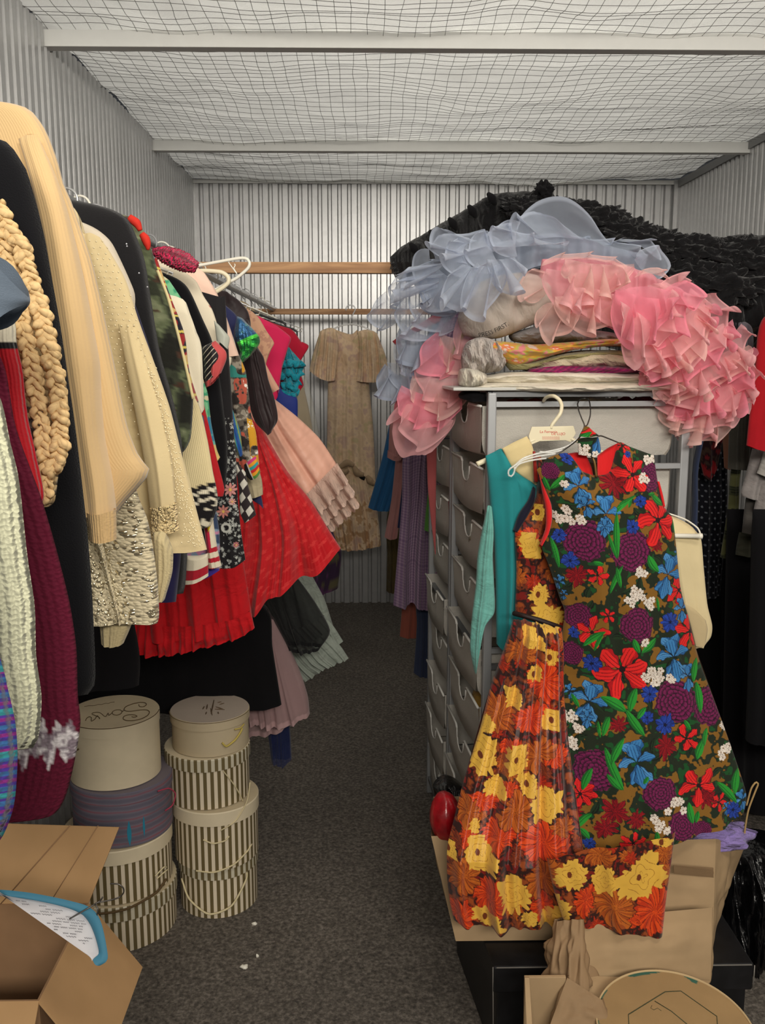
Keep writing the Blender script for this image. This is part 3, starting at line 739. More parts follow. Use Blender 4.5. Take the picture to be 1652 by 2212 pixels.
one(cloth('floral_black_dress', ["400,620 420,900 440,1050 450,1150 462,1215", "470,640 486,900 488,1000 474,1051 467,1105 475,1192 478,1225", "480,640 497,900 502,1000 500,1080 500,1160 506,1224", "486,640 505,930 510,997 514,1084 521,1149 530,1209"], 1.74, fab('blkfloral', None, .7, 'weave'), thick=.014, amp=.002, k=3, paint=p_blk, nu=160, nv=420),
    'black dress printed with white sprays and pink roses', 'dress')
def p_gry(x, y, u, v, uv):
    n = fbm(x * .09, y * .09); n2 = vnoise(x * .04 + 9, y * .035); c = base(len(x), (92, 84, 74)); c[n > .25] = C3((150, 142, 128)); c[n < -.35] = C3((40, 34, 32)); c[(n2 > .38) & (n > -.2)] = C3((178, 84, 66))
    m = (x > 534 + (y - 900) * .1) ; c[m & (n2 < -.1)] = C3((206, 150, 40)); c[m & (n > .6)] = C3((235, 230, 220)); c[(y < 815) & (n2 > .1)] = C3((50, 130, 120)); return c
t = G('patchwork_dress', 1.9, 'grey and brown printed dress with rust blooms and a rainbow striped cuff', 'dress')
cloth('body', ["440,700 470,900 490,1000 500,1040", "470,700 490,880 507,960 517,1015", "500,720 515,880 530,960 538,1010", "512,760 530,800 537,850 544,905 553,935 560,1004"], 1.9, fab('gryprint', None, .75, 'weave'), t, thick=.014, amp=.002, k=3, paint=p_gry, nu=90, nv=240)
def p_rb(x, y, u, v, uv):
    pal = [(200, 60, 120), (220, 150, 40), (50, 150, 150), (190, 40, 40), (220, 150, 40), (80, 130, 60)]
    c = np.array([C3(pal[min(5, int(a * 6))]) for a in v]); c[u < .16] = C3((224, 220, 214)); return c
cloth('cuff', ["531,1001 538,1020 546,1036", "541,993 550,1010 555,1031", "552,985 558,1003 562,1020"], 1.86, fab('rainbow', None, .7, 'weave'), t, thick=.006, amp=.0, k=1, nu=24, nv=60, paint=p_rb, taper=0, label='rainbow striped cuff')
cloth('cuff', ["527,1004 530,1025 541,1037", "531,1001 538,1020 546,1036"], 1.868, plain('blackcloth', (16, 14, 16), .9), t, thick=.004, amp=.0, k=1, nu=8, nv=12, taper=0, label='black cuff edge')
one(cloth('khaki_skirt', ["520,1020 534,1050 541,1077", "545,1020 552,1045 556,1073", "561,1020 566,1040 568,1068"], 1.93, fab('khaki', (170, 158, 128), .8, 'crinkle'), thick=.008, amp=.002, k=2, nu=24, nv=24),
    'small khaki gathered cloth under the rainbow cuff', 'skirt')
one(cloth('navy_scarf', ["530,1040 545,1080 560,1085", "560,1050 566,1080 569,1099"], 1.96, fab('navy2', (34, 38, 78)), thick=.006, amp=.001, k=1, nu=14, nv=14), 'navy corner of cloth beside the red lace gown', 'scarf')
def p_dm(x, y, u, v, uv):
    c = base(len(x), (44, 36, 38)); a = ((x - 519 - (y - 1030) * .22) / 20); b = ((y - 1030) / 29.0)
    d = np.abs(((a + b * .5) % 1) - .5) + np.abs(((b) % 1) - .5); c[d < .42] = C3((204, 200, 188)); return c
one(cloth('harlequin_blouse', ["508,1000 516,1060 518,1105 528,1130", "522,1010 530,1060 537,1100 541,1121", "530,1020 536,1050 545,1080 553,1112"], 1.83, fab('harl', None, .7, 'weave'), thick=.01, amp=.001, k=1, nu=60, nv=110, paint=p_dm),
    'black and white diamond patterned sleeve over the red lace gown', 'blouse')
# brown sheer jacket
t = G('brown_jacket', 2.12, 'dark brown sheer jacket whose long sleeve ends in a point over the red gown', 'jacket')
BR = fab('darkbrown', (40, 28, 30), .5, 'satin', strength=.5)
cloth('body', ["380,620 400,800 420,950", "480,628 510,760 520,850", "494,633 516,649 534,670 541,695 543,740 545,790"], 2.15, BR, t, thick=.015, amp=.002, k=3)
cloth('sleeve', ["520,700 523,760 526,800 532,850 550,910 577,938", "535,690 540,760 550,820 560,880 575,925 580,939", "545,720 555,770 567,820 580,870 592,910 584,936", "549,745 569,771 579,818 593,862 600,907 580,939"], 2.07, BR, t, thick=.016, amp=.004, k=2.5, a0=.5)
# mottled beige blouse, royal blue, magenta, crimson, teal
def p_mot(x, y, u, v, uv):
    n = fbm(x * .12, y * .12); c = base(len(x), (196, 152, 122)); c[n > .3] = C3((176, 130, 108)); c[y > 790] = C3((206, 158, 134)); return c
t = G('beige_blouse', 2.4, 'mottled tan blouse with a pointed sleeve left of the magenta jacket', 'blouse')
cloth('body', ["400,660 440,760 480,860", "520,664 548,730 556,800 560,850", "545,673 560,688 575,714 592,741 581,758 571,777"], 2.4, fab('mottled', None, .7, 'weave'), t, thick=.014, amp=.003, k=3, paint=p_mot, nu=80, nv=110)
cloth('sleeve', ["560,770 566,800 578,835 589,849", "569,777 591,818 604,840"], 2.38, fab('mottled', None), t, thick=.008, amp=.001, k=1, paint=p_mot, nu=20, nv=40)
one(cloth('royal_blue_dress', ["420,680 470,820 520,960", "560,690 590,780 598,866 612,900", "572,700 587,751 603,822 606,858 641,858 643,906"], 2.66, fab('royal', (26, 44, 120), .6, 'satin'), thick=.012, amp=.003, k=3), 'royal blue dress showing behind the magenta jacket and teal sleeve', 'dress')
MAG = fab('magenta', (206, 34, 84), .8, 'weave')
one(cloth('magenta_jacket', ["460,680 500,800 560,900", "548,682 566,740 578,800 596,862", "558,683 580,740 592,800 599,840", "575,692 604,740 608,790 601,830", "598,704 628,729 622,751 608,800 602,850"], 2.6, MAG, thick=.018, amp=.002, k=2),
    'magenta pink jacket with a flat square shoulder', 'jacket')
one(cloth('crimson_jacket', ["405,620 470,690 520,800 600,900", "588,697 600,760 598,830 600,878", "630,712 634,750 622,800 618,868", "650,738 656,760 640,795 645,832 640,860", "652,738 667,749 646,788 656,831 645,838"], 2.8, fab('crimson', (166, 14, 44), .8, 'weave'), thick=.018, amp=.002, k=2),
    'crimson jacket whose corner sticks out right of the magenta one', 'jacket')
TEAL = fab('teal_ruched', (16, 132, 150), .55, 'crinkle', strength=1.0)
t = G('teal_blouse', 2.7, 'teal blouse with a puffy ruched sleeve', 'blouse', z=1.4)
cloth('sleeve', ["622,750 610,775 606,801 612,826 609,850 613,867", "624,750 622,780 622,810 624,835 620,858 622,868", "626,752 638,785 640,806 636,832 632,856 632,868", "627,754 656,788 652,804 644,830 642,852 641,863"], 2.7, TEAL, t, thick=.028, amp=.008, k=4, a0=.7, seed=33, nu=50, nv=60)
for j, (y0, x0, x1) in enumerate(((782, 608, 654), (806, 606, 651), (830, 610, 646), (851, 609, 643))):
    g = [(x0 + (x1 - x0) * s, y0 + 5 * math.sin(s * 9 + j) + 5 * math.sin(s * PI)) for s in np.linspace(0, 1, 16)]
    pts = np.array([P(a, b, 2.665 + .02 * abs(s - .5)) for (a, b), s in zip(g, np.linspace(0, 1, 16))])
    obj('frill', tube(pts, .010 + .004 * np.sin(np.linspace(0, 20, 16)), 8), TEAL, t)
# garment bag
t = G('garment_bag', 3.6, 'pale beige gown in a clear plastic bag left of the tan gown', 'garment bag')
cloth('gown', ["440,660 500,760 520,900 520,1060", "520,650 600,765 620,900 630,1060", "560,680 640,790 662,860 676,930 692,1020"], 3.6, fab('palegown', (170, 148, 112), .8, 'weave'), t, thick=.03, amp=.01, k=5)
cloth('plastic_cover', ["510,740 512,900 514,1080", "600,745 625,900 638,1080", "645,765 672,850 688,930 704,1040"], 3.6, clear('bag_film', (230, 228, 215), .22, .12), t, thick=.045, amp=.012, k=6)
# red lace gown
def p_lace(x, y, u, v, uv):
    r = np.random.RandomState(4); c = base(len(x), (186, 16, 26)); a = uv[:, 0] / .026; b = uv[:, 1] / .024
    ii = np.floor(b).astype(int); aa = a + .5 * (ii % 2); fx = (aa % 1) - .5; fy = (b % 1) - .5; th = np.arctan2(fy, fx); d = np.hypot(fx, fy)
    n = vnoise(x * .06, y * .06); m = (d < .30 * (.45 + .55 * np.abs(np.cos(2.5 * th + n * 3)))); c[m] = C3((206, 50, 50))
    g = (np.abs(((a * 6) % 1) - .5) < .12) | (np.abs(((b * 6) % 1) - .5) < .12); c[g & ~m] = C3((196, 34, 40)); return c
t = G('red_lace_gown', 2.25, 'bright red lace gown flaring out over the aisle', 'dress', z=.95)
cloth('skirt', ["470,800 420,1000 370,1150 300,1325", "500,830 480,1030 440,1190 400,1335", "530,870 530,1050 510,1190 480,1330", "545,905 562,1030 575,1170 560,1305", "552,913 595,1040 618,1150 610,1268", "556,916 611,1035 648,1120 668,1240", "560,918 621,1019 672,1083 736,1190"], 2.25, fab('redlace', None, .8, 'crinkle', strength=.25), t, thick=.07, amp=.03, k=7, seed=14, paint=p_lace, nu=240, nv=260, a0=.05, hemwave=.008)
REDC = fab('red_cotton', (190, 14, 24), .8, 'crinkle', strength=.4)
t = G('red_ruffled_skirt', 2.1, 'plain red tiered skirt with a ruffled hem under the lace gown', 'skirt', z=.95)
cloth('tier', ["180,1150 180,1250 185,1385", "290,1150 290,1260 300,1375", "380,1150 392,1270 400,1372", "450,1130 465,1250 480,1366", "510,1120 530,1240 548,1352"], 2.12, REDC, t, thick=.05, amp=.016, k=8, seed=15, nu=120, nv=50)
cloth('ruffle', ["175,1330 180,1360 180,1400", "290,1340 285,1370 283,1402", "345,1345 345,1375 345,1411", "420,1345 420,1372 420,1398", "500,1335 504,1355 508,1378", "540,1320 545,1335 550,1356"], 2.10, REDC, t, thick=.03, amp=.014, k=15, seed=16, nu=160, nv=24, a0=.3, taper=0)
# black skirts
BLK = fab('black_crepe', (14, 13, 16), .95, 'weave', sheen=.03)
one(cloth('black_skirt', ["40,1200 30,1400 30,1520", "250,1200 260,1400 260,1525", "400,1200 410,1400 410,1532", "520,1230 540,1400 553,1530", "550,1290 584,1330 588,1392 598,1459 608,1522"], 2.68, BLK, thick=.05, amp=.012, k=6, nu=90), 'long black skirt hanging above the two hat box stacks', 'skirt')
one(cloth('black_gown', ["-60,900 -60,1200 -60,1470", "60,1000 80,1300 100,1480", "190,1100 210,1390 200,1485", "250,1150 300,1400 300,1480"], 1.9, BLK, thick=.04, amp=.012, k=5), 'long black gown in the dark left of the hat boxes', 'dress')
# sheer slips, pale tulle
def hemf(u, v): return np.where(v > .965, .45, 0)
DS = fab('black_sheer', (22, 22, 24), .8, None, alpha=.62)
PG = fab('pale_green', (150, 158, 148), .85, 'crinkle', strength=.6)
PPK = fab('pale_pink_tulle', (178, 146, 146), .85, None, alpha=.62)
one(cloth('black_sheer_slip', ["480,1200 560,1330 610,1400", "600,1230 640,1320 660,1405", "640,1245 680,1300 713,1362 690,1402"], 2.85, DS, thick=.04, amp=.015, k=5, hem=hemf), 'sheer black slip over the pale green ruffled petticoat', 'slip')
t = G('pale_green_petticoat', 3.1, 'pale grey green petticoat with ruffled tiers at the hem', 'petticoat', z=.6)
cloth('skirt', ["520,1150 560,1300 600,1420", "620,1180 650,1300 680,1410", "660,1220 699,1290 716,1341 730,1385"], 3.1, PG, t, thick=.06, amp=.02, k=6)
for j, c in enumerate((["590,1360 620,1400 640,1440", "650,1350 680,1385 690,1420", "700,1330 722,1355 741,1385"], ["590,1400 620,1440 648,1477", "650,1390 680,1425 702,1440", "705,1365 735,1395 753,1422"])):
    cloth('ruffle', c, 3.05 - .02 * j, PG, t, thick=.03, amp=.014, k=9, nu=80, nv=22, a0=.3, taper=0, seed=40 + j)
t = G('pink_tulle_petticoat', 2.7, 'dusty pink tulle petticoat below the black skirt', 'petticoat', z=.5)
cloth('skirt', ["440,1250 470,1400 500,1530", "560,1300 575,1420 590,1560", "585,1330 610,1440 640,1550", "588,1330 640,1430 664,1500 669,1542"], 2.84, PPK, t, thick=.07, amp=.025, k=8, hem=hemf)
cloth('underskirt', ["430,1350 450,1450 480,1530", "500,1350 530,1460 541,1574", "560,1350 590,1460 606,1570", "580,1350 625,1450 650,1530"], 2.9, PPK, t, thick=.06, amp=.02, k=6, hem=hemf)
one(cloth('blue_sheer_skirt', ["560,1500 575,1560 586,1645", "600,1500 610,1560 612,1650", "610,1500 625,1560 630,1638"], 2.95, fab('bluesheer', (24, 40, 92), .6, None, alpha=.6), thick=.03, amp=.01, k=4), 'dark blue sheer hem at the bottom of the left row', 'skirt')
def p_dp(x, y, u, v, uv):
    n = fbm(x * .05, y * .05); c = base(len(x), (56, 36, 62)); c[n > .3] = C3((92, 50, 92)); c[n < -.4] = C3((90, 84, 60)); return c
one(cloth('purple_print_dress', ["500,680 560,1100 600,1200 640,1290", "560,690 690,1150 712,1210 700,1280", "580,700 720,1150 738,1190 730,1270"], 3.9, fab('dpurple', None, .8, 'weave'), thick=.04, amp=.015, k=5, paint=p_dp), 'dark purple print dress hem in shade behind the red lace gown', 'dress')
# peach satin gown
PE = fab('peach_satin', (222, 170, 148), .38, 'satin', strength=.8, sheen=.1)
t = G('peach_satin_gown', 2.5, 'peach satin gown with scalloped lace ruffles at the hem, leaning over the aisle', 'dress', z=1.2)
cloth('skirt', ["470,830 490,930 540,1030 600,1120", "550,850 580,930 620,1010 668,1092", "575,850 605,920 650,990 700,1066", "590,860 639,898 690,947 733,1012"], 2.5, PE, t, thick=.05, amp=.014, k=4, a0=.5, nu=80, nv=80, seed=4)
LC = fab('pink_lace', (206, 176, 160), .8, 'crinkle', alpha=.72, strength=.5)
def p_sc(u): return u
for j, (a, b) in enumerate((((660, 1070, 728, 1000), (690, 1108, 752, 1035)), ((672, 1085, 736, 1022), (704, 1128, 766, 1060)), ((684, 1100, 742, 1040), (716, 1142, 776, 1086)))):
    n = 90; s = np.linspace(0, 1, n)[None, :]; tt = np.linspace(0, 1, 14)[:, None]
    sc = 1 + .10 * np.abs(np.sin(s * 7 * PI)) * tt
    X_ = (a[0] + (a[2] - a[0]) * s) + ((b[0] + (b[2] - b[0]) * s) - (a[0] + (a[2] - a[0]) * s)) * tt * sc
    Y_ = (a[1] + (a[3] - a[1]) * s) + ((b[1] + (b[3] - b[1]) * s) - (a[1] + (a[3] - a[1]) * s)) * tt * sc
    W = P(X_, Y_, 2.47 - .015 * (2 - j)); W[..., 1] += -.018 * np.sin(s * 7 * PI * 1.0 + j) * tt - .03 * tt
    obj('lace_ruffle', (W.reshape(-1, 3), grid_faces(14, n)), LC, t, attr=(0 * s + (tt > .88) * .4).ravel(), uv=np.stack([s + 0 * tt, tt * .2 + 0 * s], -1).reshape(-1, 2))
# hangers that stick out
PINK = fab('pink_crochet', (222, 42, 92), .9, 'boucle', strength=1.0)
p = P(*np.array([(330, 543, 1.6), (350, 548, 1.6), (385, 561, 1.6), (412, 573, 1.6), (424, 579, 1.6)]).T)
g = tube(p, [.005, .014, .0165, .016, .009], 20, seg=40); 
uvp = np.stack([np.tile(np.linspace(0, .1, 20), 40), np.repeat(np.linspace(0, .2, 40), 20)], 1)
t = thing('padded_hanger', P(385, 561, 1.6), 'hot pink crocheted padded hanger arm sticking out of the left row', 'hanger')
obj('padding', (g[0] + .0012 * np.sin(np.arange(len(g[0]))[:, None] * 1.7), g[1]), PINK, t, uv=uvp)
obj('hook', tube(P(*np.array([(330, 543, 1.6), (300, 520, 1.6), (290, 500, 1.62)]).T), .002, 6, seg=12), WIRE, t)
t = thing('white_hanger', P(470, 590, 2.0), 'white plastic hanger whose upper corner reaches furthest out before the pine beam', 'hanger')
obj('frame', tube(P(*np.array([(380, 588, 2.0), (424, 575, 2.0), (470, 566, 2.0), (516, 558, 2.0), (532, 559, 2.0), (539, 568, 2.0), (535, 580, 2.0), (512, 600, 2.0), (490, 612, 2.0), (440, 640, 2.0)]).T), .0035, 8, seg=70), PWHITE, t)
obj('notch_hook', tube(P(*np.array([(493, 566, 2.0), (503, 580, 2.0), (512, 592, 2.0), (505, 580, 2.0), (508, 573, 2.0), (506, 570, 2.0)]).T), .0012, 6, seg=30), PWHITE, t)
tag(obj('white_hanger', tube(P(*np.array([(400, 590, 1.93), (438, 585, 1.93), (477, 588, 1.93), (492, 598, 1.93), (493, 610, 1.93), (480, 622, 1.93), (460, 634, 1.93), (430, 650, 1.93)]).T), .0045, 8, seg=60), plain('cream_plastic', (226, 216, 186), .4)),
    'thicker cream plastic hanger corner just below the white one', 'hanger')
for (x, y, D) in ((610, 695, 3.2), (635, 712, 3.3)):
    tag(obj('black_hanger', tube(P(*np.array([(x - 170, y - 62, D), (x - 40, y - 12, D), (x, y, D), (x + 8, y + 8, D), (x + 4, y + 16, D), (x - 20, y + 26, D)]).T), .004, 6, seg=24), plain('black_plastic', (24, 24, 26), .4)), 'black plastic hanger end poking out above the crimson jacket', 'hanger', 'black hangers above the crimson jacket')

# ================================================================ GARMENTS BEHIND AND RIGHT OF THE DRAWERS
# the tan gown on the back beam
def p_tan(x, y, u, v, uv):
    n = fbm(x * .09, y * .08); n2 = vnoise(x * .05 + 5, y * .04); c = base(len(x), (246, 216, 180)); c[n > .25] = C3((236, 204, 168)); c[(n < -.35)] = C3((234, 202, 172)); c[(n > .6) & (n2 > 0)] = C3((222, 200, 156)); c[(n < -.65) & (n2 < 0)] = C3((222, 188, 168))
    c[(y > 1060) & (n > .2)] = C3((206, 164, 122)); return c
TAN = fab('tan_brocade', None, .6, 'satin', strength=.5)
t = G('tan_gown', 5.4, 'long tan floral gown with a cape collar hanging alone on the back wall beam', 'dress', x=-.09, z=1.0)
cloth('bodice', ["716,716 712,770 708,827 706,950 706,1000", "727,716 735,770 738,830 735,950 735,1020", "757,738 757,780 756,830 756,950 758,1030", "770,724 775,780 775,830 778,950 782,1035", "800,716 798,770 797,827 806,925 811,1042"], 5.4, TAN, t, thick=.05, amp=.012, k=4, paint=p_tan, nu=90, nv=160)
cloth('cape', ["691,716 680,750 672,780 668,801", "700,711 696,760 690,800 690,817", "715,708 712,760 710,800 709,823", "726,712 732,750 728,790 724,822"], 5.33, TAN, t, thick=.04, amp=.02, k=4, paint=p_tan, nu=60, nv=50, a0=.3)
cloth('cape', ["772,716 776,750 774,790 769,823", "790,712 792,760 794,800 794,826", "808,716 816,750 820,790 820,824", "814,720 828,755 836,780 840,812"], 5.33, TAN, t, thick=.04, amp=.02, k=5, paint=p_tan, nu=60, nv=50, a0=.3)
cloth('inner_back', ["724,712 735,740 750,760", "757,722 757,745 757,762", "772,712 772,740 765,760"], 5.47, TAN, t, thick=.01, amp=.002, k=2, paint=p_tan, nu=30, nv=30)
cloth('lower_skirt', ["706,1000 700,1060 700,1120 704,1184", "735,1018 728,1060 732,1120 742,1186", "757,1024 760,1070 765,1130 772,1186", "782,1030 790,1080 796,1130 800,1182", "811,1038 812,1080 818,1130 823,1178"], 5.36, TAN, t, thick=.05, amp=.02, k=7, paint=p_tan, nu=100, nv=70, a0=.4)
for a in (((733, 1010), (750, 1000), (764, 1006)), ((764, 1008), (772, 1022), (786, 1026)), ((726, 1014), (742, 1020), (752, 1014)), ((792, 1028), (800, 1040), (810, 1046))):
    obj('frill', tube(P(*np.array([(x, y, 5.3) for x, y in a]).T), [.012, .022, .012], 8, seg=14), fab('tan_plain', (178, 150, 118), .7, 'crinkle'), t)
obj('belt', tube(P(*np.array([(770, 1016, 5.31), (780, 1030, 5.31), (788, 1034, 5.31)]).T), .012, 8, seg=10), plain('blackcloth', (16, 14, 16), .9), t)
obj('belt', tube(P(*np.array([(798, 1040, 5.31), (808, 1046, 5.31)]).T), .014, 8), plain('blackcloth', (16, 14, 16), .9), t)
CLR = clear('clear_plastic', (240, 240, 240), .55, .1)
hp = []
for tt in np.linspace(-.1 * PI, 1.1 * PI, 12): hp.append(P(757 - 10 * math.cos(tt), 668 - 9 * math.sin(tt), 5.42))
hp += [P(757, 690, 5.4), P(757, 703, 5.4)]
tag(obj('clear_hanger', join(tube(hp, .004, 6, seg=30), tube(P(*np.array([(700, 722, 5.4), (730, 706, 5.4), (757, 700, 5.4), (785, 706, 5.4), (815, 722, 5.4)]).T), .005, 6, seg=20)), CLR), 'clear plastic hanger holding the tan gown', 'hanger')
# middle rack
def p_ging(x, y, u, v, uv):
    a = ((uv[:, 0] / .012) % 1) < .5; b = ((uv[:, 1] / .012) % 1) < .5
    c = base(len(x), (176, 150, 172)); c[a ^ b] = C3((150, 122, 150)); c[a & b] = C3((122, 96, 130)); return c
one(cloth('lavender_gingham_dress', ["960,660 876,940 868,1080 858,1200 849,1307", "970,655 890,930 884,1080 876,1200 874,1311", "990,652 915,930 900,1080 890,1200 888,1296", "1020,652 925,935 918,1080 912,1200 908,1312", "1060,655 932,940 938,1080 938,1200 934,1311", "1090,665 960,940 975,1100 985,1200 990,1305"], 3.75, fab('gingham', None, .8, 'weave'), thick=.05, amp=.02, k=6, paint=p_ging, nu=170, nv=220),
    'lavender gingham dress hanging behind the drawer unit', 'dress')
one(cloth('rust_trousers', ["980,690 950,900 872,1250 868,1311 863,1374", "1000,690 960,900 890,1250 888,1320 884,1377", "1030,690 970,900 906,1250 905,1320 902,1377"], 3.95, fab('rust', (150, 82, 66), .85, 'weave'), thick=.02, amp=.006, k=2), 'rust coloured trouser hem below the lavender gingham dress', 'trousers')
one(cloth('denim_trousers', ["970,690 950,900 900,1250 900,1350 893,1453", "1010,690 960,900 920,1250 918,1350 914,1460", "1050,690 985,900 946,1250 946,1350 940,1461"], 3.85, fab('denim', (58, 68, 96), .85, 'weave'), thick=.03, amp=.01, k=3), 'dark denim trouser leg hanging low beside the drawer unit', 'trousers')
one(cloth('blue_dress', ["950,668 900,780 846,900 825,990 795,1096", "990,652 930,780 866,900 850,1000 818,1102", "1020,668 950,780 900,900 880,1000 842,1103"], 4.7, fab('mid_blue', (40, 98, 148), .75, 'weave'), thick=.04, amp=.01, k=3), 'plain mid blue flared dress left of the lavender gingham one', 'dress')
t = G('pink_pyjamas', 4.3, 'dusty pink long sleeved pyjamas with a cuffed sleeve beside the blue dress', 'pyjamas', x=.2, z=.9)
DP = fab('dusty_pink', (186, 130, 126), .8, 'weave')
cloth('body', ["970,668 900,790 858,985", "1008,648 960,800 900,990", "1050,668 1020,800 960,990"], 4.32, DP, t, thick=.03, amp=.006, k=2)
cloth('sleeve', ["842,900 840,940 839,975", "862,900 858,940 855,985", "886,900 882,940 878,965"], 4.25, DP, t, thick=.03, amp=.006, k=2)
cloth('cuff', ["837,972 836,988", "856,982 852,995", "870,985 866,994"], 4.24, DP, t, thick=.02, amp=.002, k=2, nu=20, nv=12, taper=0)
cloth('leg', ["855,985 845,1080 830,1160", "866,985 858,1080 845,1164", "880,985 870,1080 858,1162"], 4.35, DP, t, thick=.03, amp=.008, k=2)
one(cloth('navy_striped_dress', ["990,662 920,800 874,960 868,1050 858,1140", "1019,650 930,800 880,960 874,1050 864,1138", "1035,662 940,800 890,960 884,1060 878,1120"], 4.1, fab('navy2', (34, 38, 78)), thick=.01, amp=.002, k=2), 'narrow navy strip of a dress between the pink pyjamas and the gingham', 'dress')
one(cloth('olive_print_dress', ["930,680 900,850 838,1100 836,1200 834,1276", "978,655 910,850 850,1100 850,1200 848,1280", "1000,675 930,850 866,1100 866,1200 866,1274"], 5.0, fab('olive_print', (92, 78, 44), .85, 'crinkle'), thick=.03, amp=.01, k=3), 'olive yellow print dress hem in the dark behind the pyjamas', 'dress')
one(cloth('coral_dress', ["950,672 850,735 852,744", "994,652 860,728 862,750", "1010,670 870,733 872,750"], 4.6, fab('coral', (214, 84, 88), .7, 'weave'), thick=.01, amp=.001, k=1, nu=12, nv=12), 'small coral shoulder peeking out beside the blue tulle', 'dress')
one(cloth('green_scarf', ["1040,640 960,800 920,1100 918,1140 916,1145", "1060,634 970,800 935,1090 935,1120 932,1150"], 3.55, fab('limegreen', (86, 140, 60), .7, 'satin'), thick=.01, amp=.002, k=1, nu=12, nv=16), 'lime green scarf end beside the drawer unit posts', 'scarf')
# right hand rack
one(cloth('red_jacket', ["1740,640 1646,690 1630,800 1618,900 1612,962", "1800,600 1680,680 1670,820 1660,900 1650,974", "1900,600 1800,680 1800,820 1800,900 1800,990"], 2.7, fab('red_wool', (176, 20, 32), .85, 'weave'), thick=.03, amp=.006, k=3, nu=60), 'bright red jacket at the right edge of the photo', 'jacket')
t = G('tiered_skirt', 2.85, 'grey and white tiered skirt below the red jacket at the right edge', 'skirt', x=1.2, z=.9)
GW = fab('greywhite', (150, 144, 142), .85, 'crinkle', strength=.5); GW2 = fab('offgrey', (186, 182, 176), .85, 'crinkle', strength=.5)
cloth('tier', ["1628,960 1612,1020 1600,1062 1602,1072", "1650,960 1650,1020 1640,1080", "1760,960 1760,1020 1760,1090"], 2.85, GW, t, thick=.04, amp=.012, k=6)
cloth('tier', ["1650,975 1642,1000 1634,1022", "1680,975 1680,1010 1680,1040", "1760,980 1760,1030 1760,1040"], 2.80, GW2, t, thick=.03, amp=.012, k=6)
cloth('tier', ["1640,1040 1632,1080 1628,1100", "1660,1040 1660,1080 1660,1106", "1760,1040 1760,1080 1760,1112"], 2.84, GW, t, thick=.04, amp=.012, k=6)
cloth('tier', ["1612,1070 1606,1110 1602,1150", "1650,1070 1650,1120 1650,1155", "1760,1070 1760,1120 1760,1160"], 2.9, fab('darkgrey_tier', (84, 80, 76), .85, 'crinkle'), t, thick=.04, amp=.012, k=6)
cloth('tier', ["1596,1150 1590,1180 1588,1198", "1650,1150 1650,1180 1650,1202", "1760,1150 1760,1180 1760,1200"], 2.95, fab('olive_tier', (66, 66, 54), .85, 'crinkle'), t, thick=.04, amp=.012, k=6)
def p_gs(x, y, u, v, uv):
    c = base(len(x), (120, 122, 78)); s = np.abs(((y - 1013) / 48) % 1 - .5); c[s > .32] = C3((82, 86, 60)); c[((y % 6) < 1.6) & (s > .25)] = C3((40, 46, 34)); return c
one(cloth('green_striped_dress', ["1690,680 1620,800 1580,1010 1572,1100 1556,1204", "1710,680 1640,800 1590,1010 1585,1100 1572,1206", "1730,680 1660,800 1600,1010 1594,1100 1580,1206"], 3.1, fab('greenstripe', None, .8, 'weave'), thick=.02, amp=.004, k=2, paint=p_gs, nu=40, nv=200), 'olive green dress with thin dark stripes right of the polka dot one', 'dress')
one(cloth('grey_sheer_dress', ["1690,660 1578,820 1576,900 1573,1012", "1710,660 1605,800 1603,900 1600,1014", "1730,670 1628,790 1628,900 1622,1014"], 3.0, fab('greyg', (78, 76, 68), .7, 'crinkle'), thick=.03, amp=.01, k=4), 'grey sheer dress between the pink tulle and the red jacket', 'dress')
one(cloth('peach_dress', ["1640,660 1580,760 1556,880 1560,940 1564,1010", "1660,660 1590,760 1566,880 1570,940 1572,1014", "1680,660 1600,760 1577,880 1580,940 1579,1012"], 3.2, fab('peach2', (196, 140, 116), .8, 'weave'), thick=.01, amp=.002, k=1), 'narrow strip of a peach dress under the pink tulle on the right', 'dress')
def p_df(x, y, u, v, uv):
    n = fbm(x * .08, y * .08); c = base(len(x), (42, 14, 22)); c[n > .3] = C3((120, 26, 34)); c[n < -.5] = C3((70, 50, 40)); c[(y > 995) & (n > -.1)] = C3((140, 24, 30)); return c
one(cloth('dark_red_floral_dress', ["1640,665 1560,760 1500,900 1506,970 1520,1028", "1670,665 1590,760 1530,900 1532,970 1531,1036", "1700,670 1620,760 1566,890 1562,940 1548,1010"], 3.25, fab('drf', None, .8, 'weave'), thick=.02, amp=.006, k=2, paint=p_df, nu=70, nv=110), 'dark red floral blouse under the pink tulle, right of the drawer unit', 'dress')
def p_pd(x, y, u, v, uv):
    a = ((uv[:, 0] / .02 + .5 * (np.floor(uv[:, 1] / .02) % 2)) % 1) - .5; b = ((uv[:, 1] / .02) % 1) - .5
    c = base(len(x), (12, 13, 24)); c[np.hypot(a, b) < .17] = C3((120, 124, 132)); return c
one(cloth('polka_dot_dress', ["1640,665 1560,780 1512,960 1506,1100 1500,1290", "1660,665 1590,780 1540,960 1540,1100 1536,1290", "1690,670 1620,780 1574,960 1570,1100 1552,1280"], 3.35, fab('polka', None, .8, 'weave'), thick=.03, amp=.01, k=3, paint=p_pd, nu=130, nv=420), 'navy dress with tiny white polka dots right of the drawer unit', 'dress')
one(cloth('blue_skirt', ["1600,700 1540,820 1498,1000 1496,1080 1492,1150", "1610,700 1550,820 1508,1000 1506,1080 1504,1150"], 3.0, fab('denim', (58, 68, 96)), thick=.02, amp=.002, k=1, nu=12, nv=20), 'narrow dull blue strip of a skirt beside the right post of the drawer unit', 'skirt')
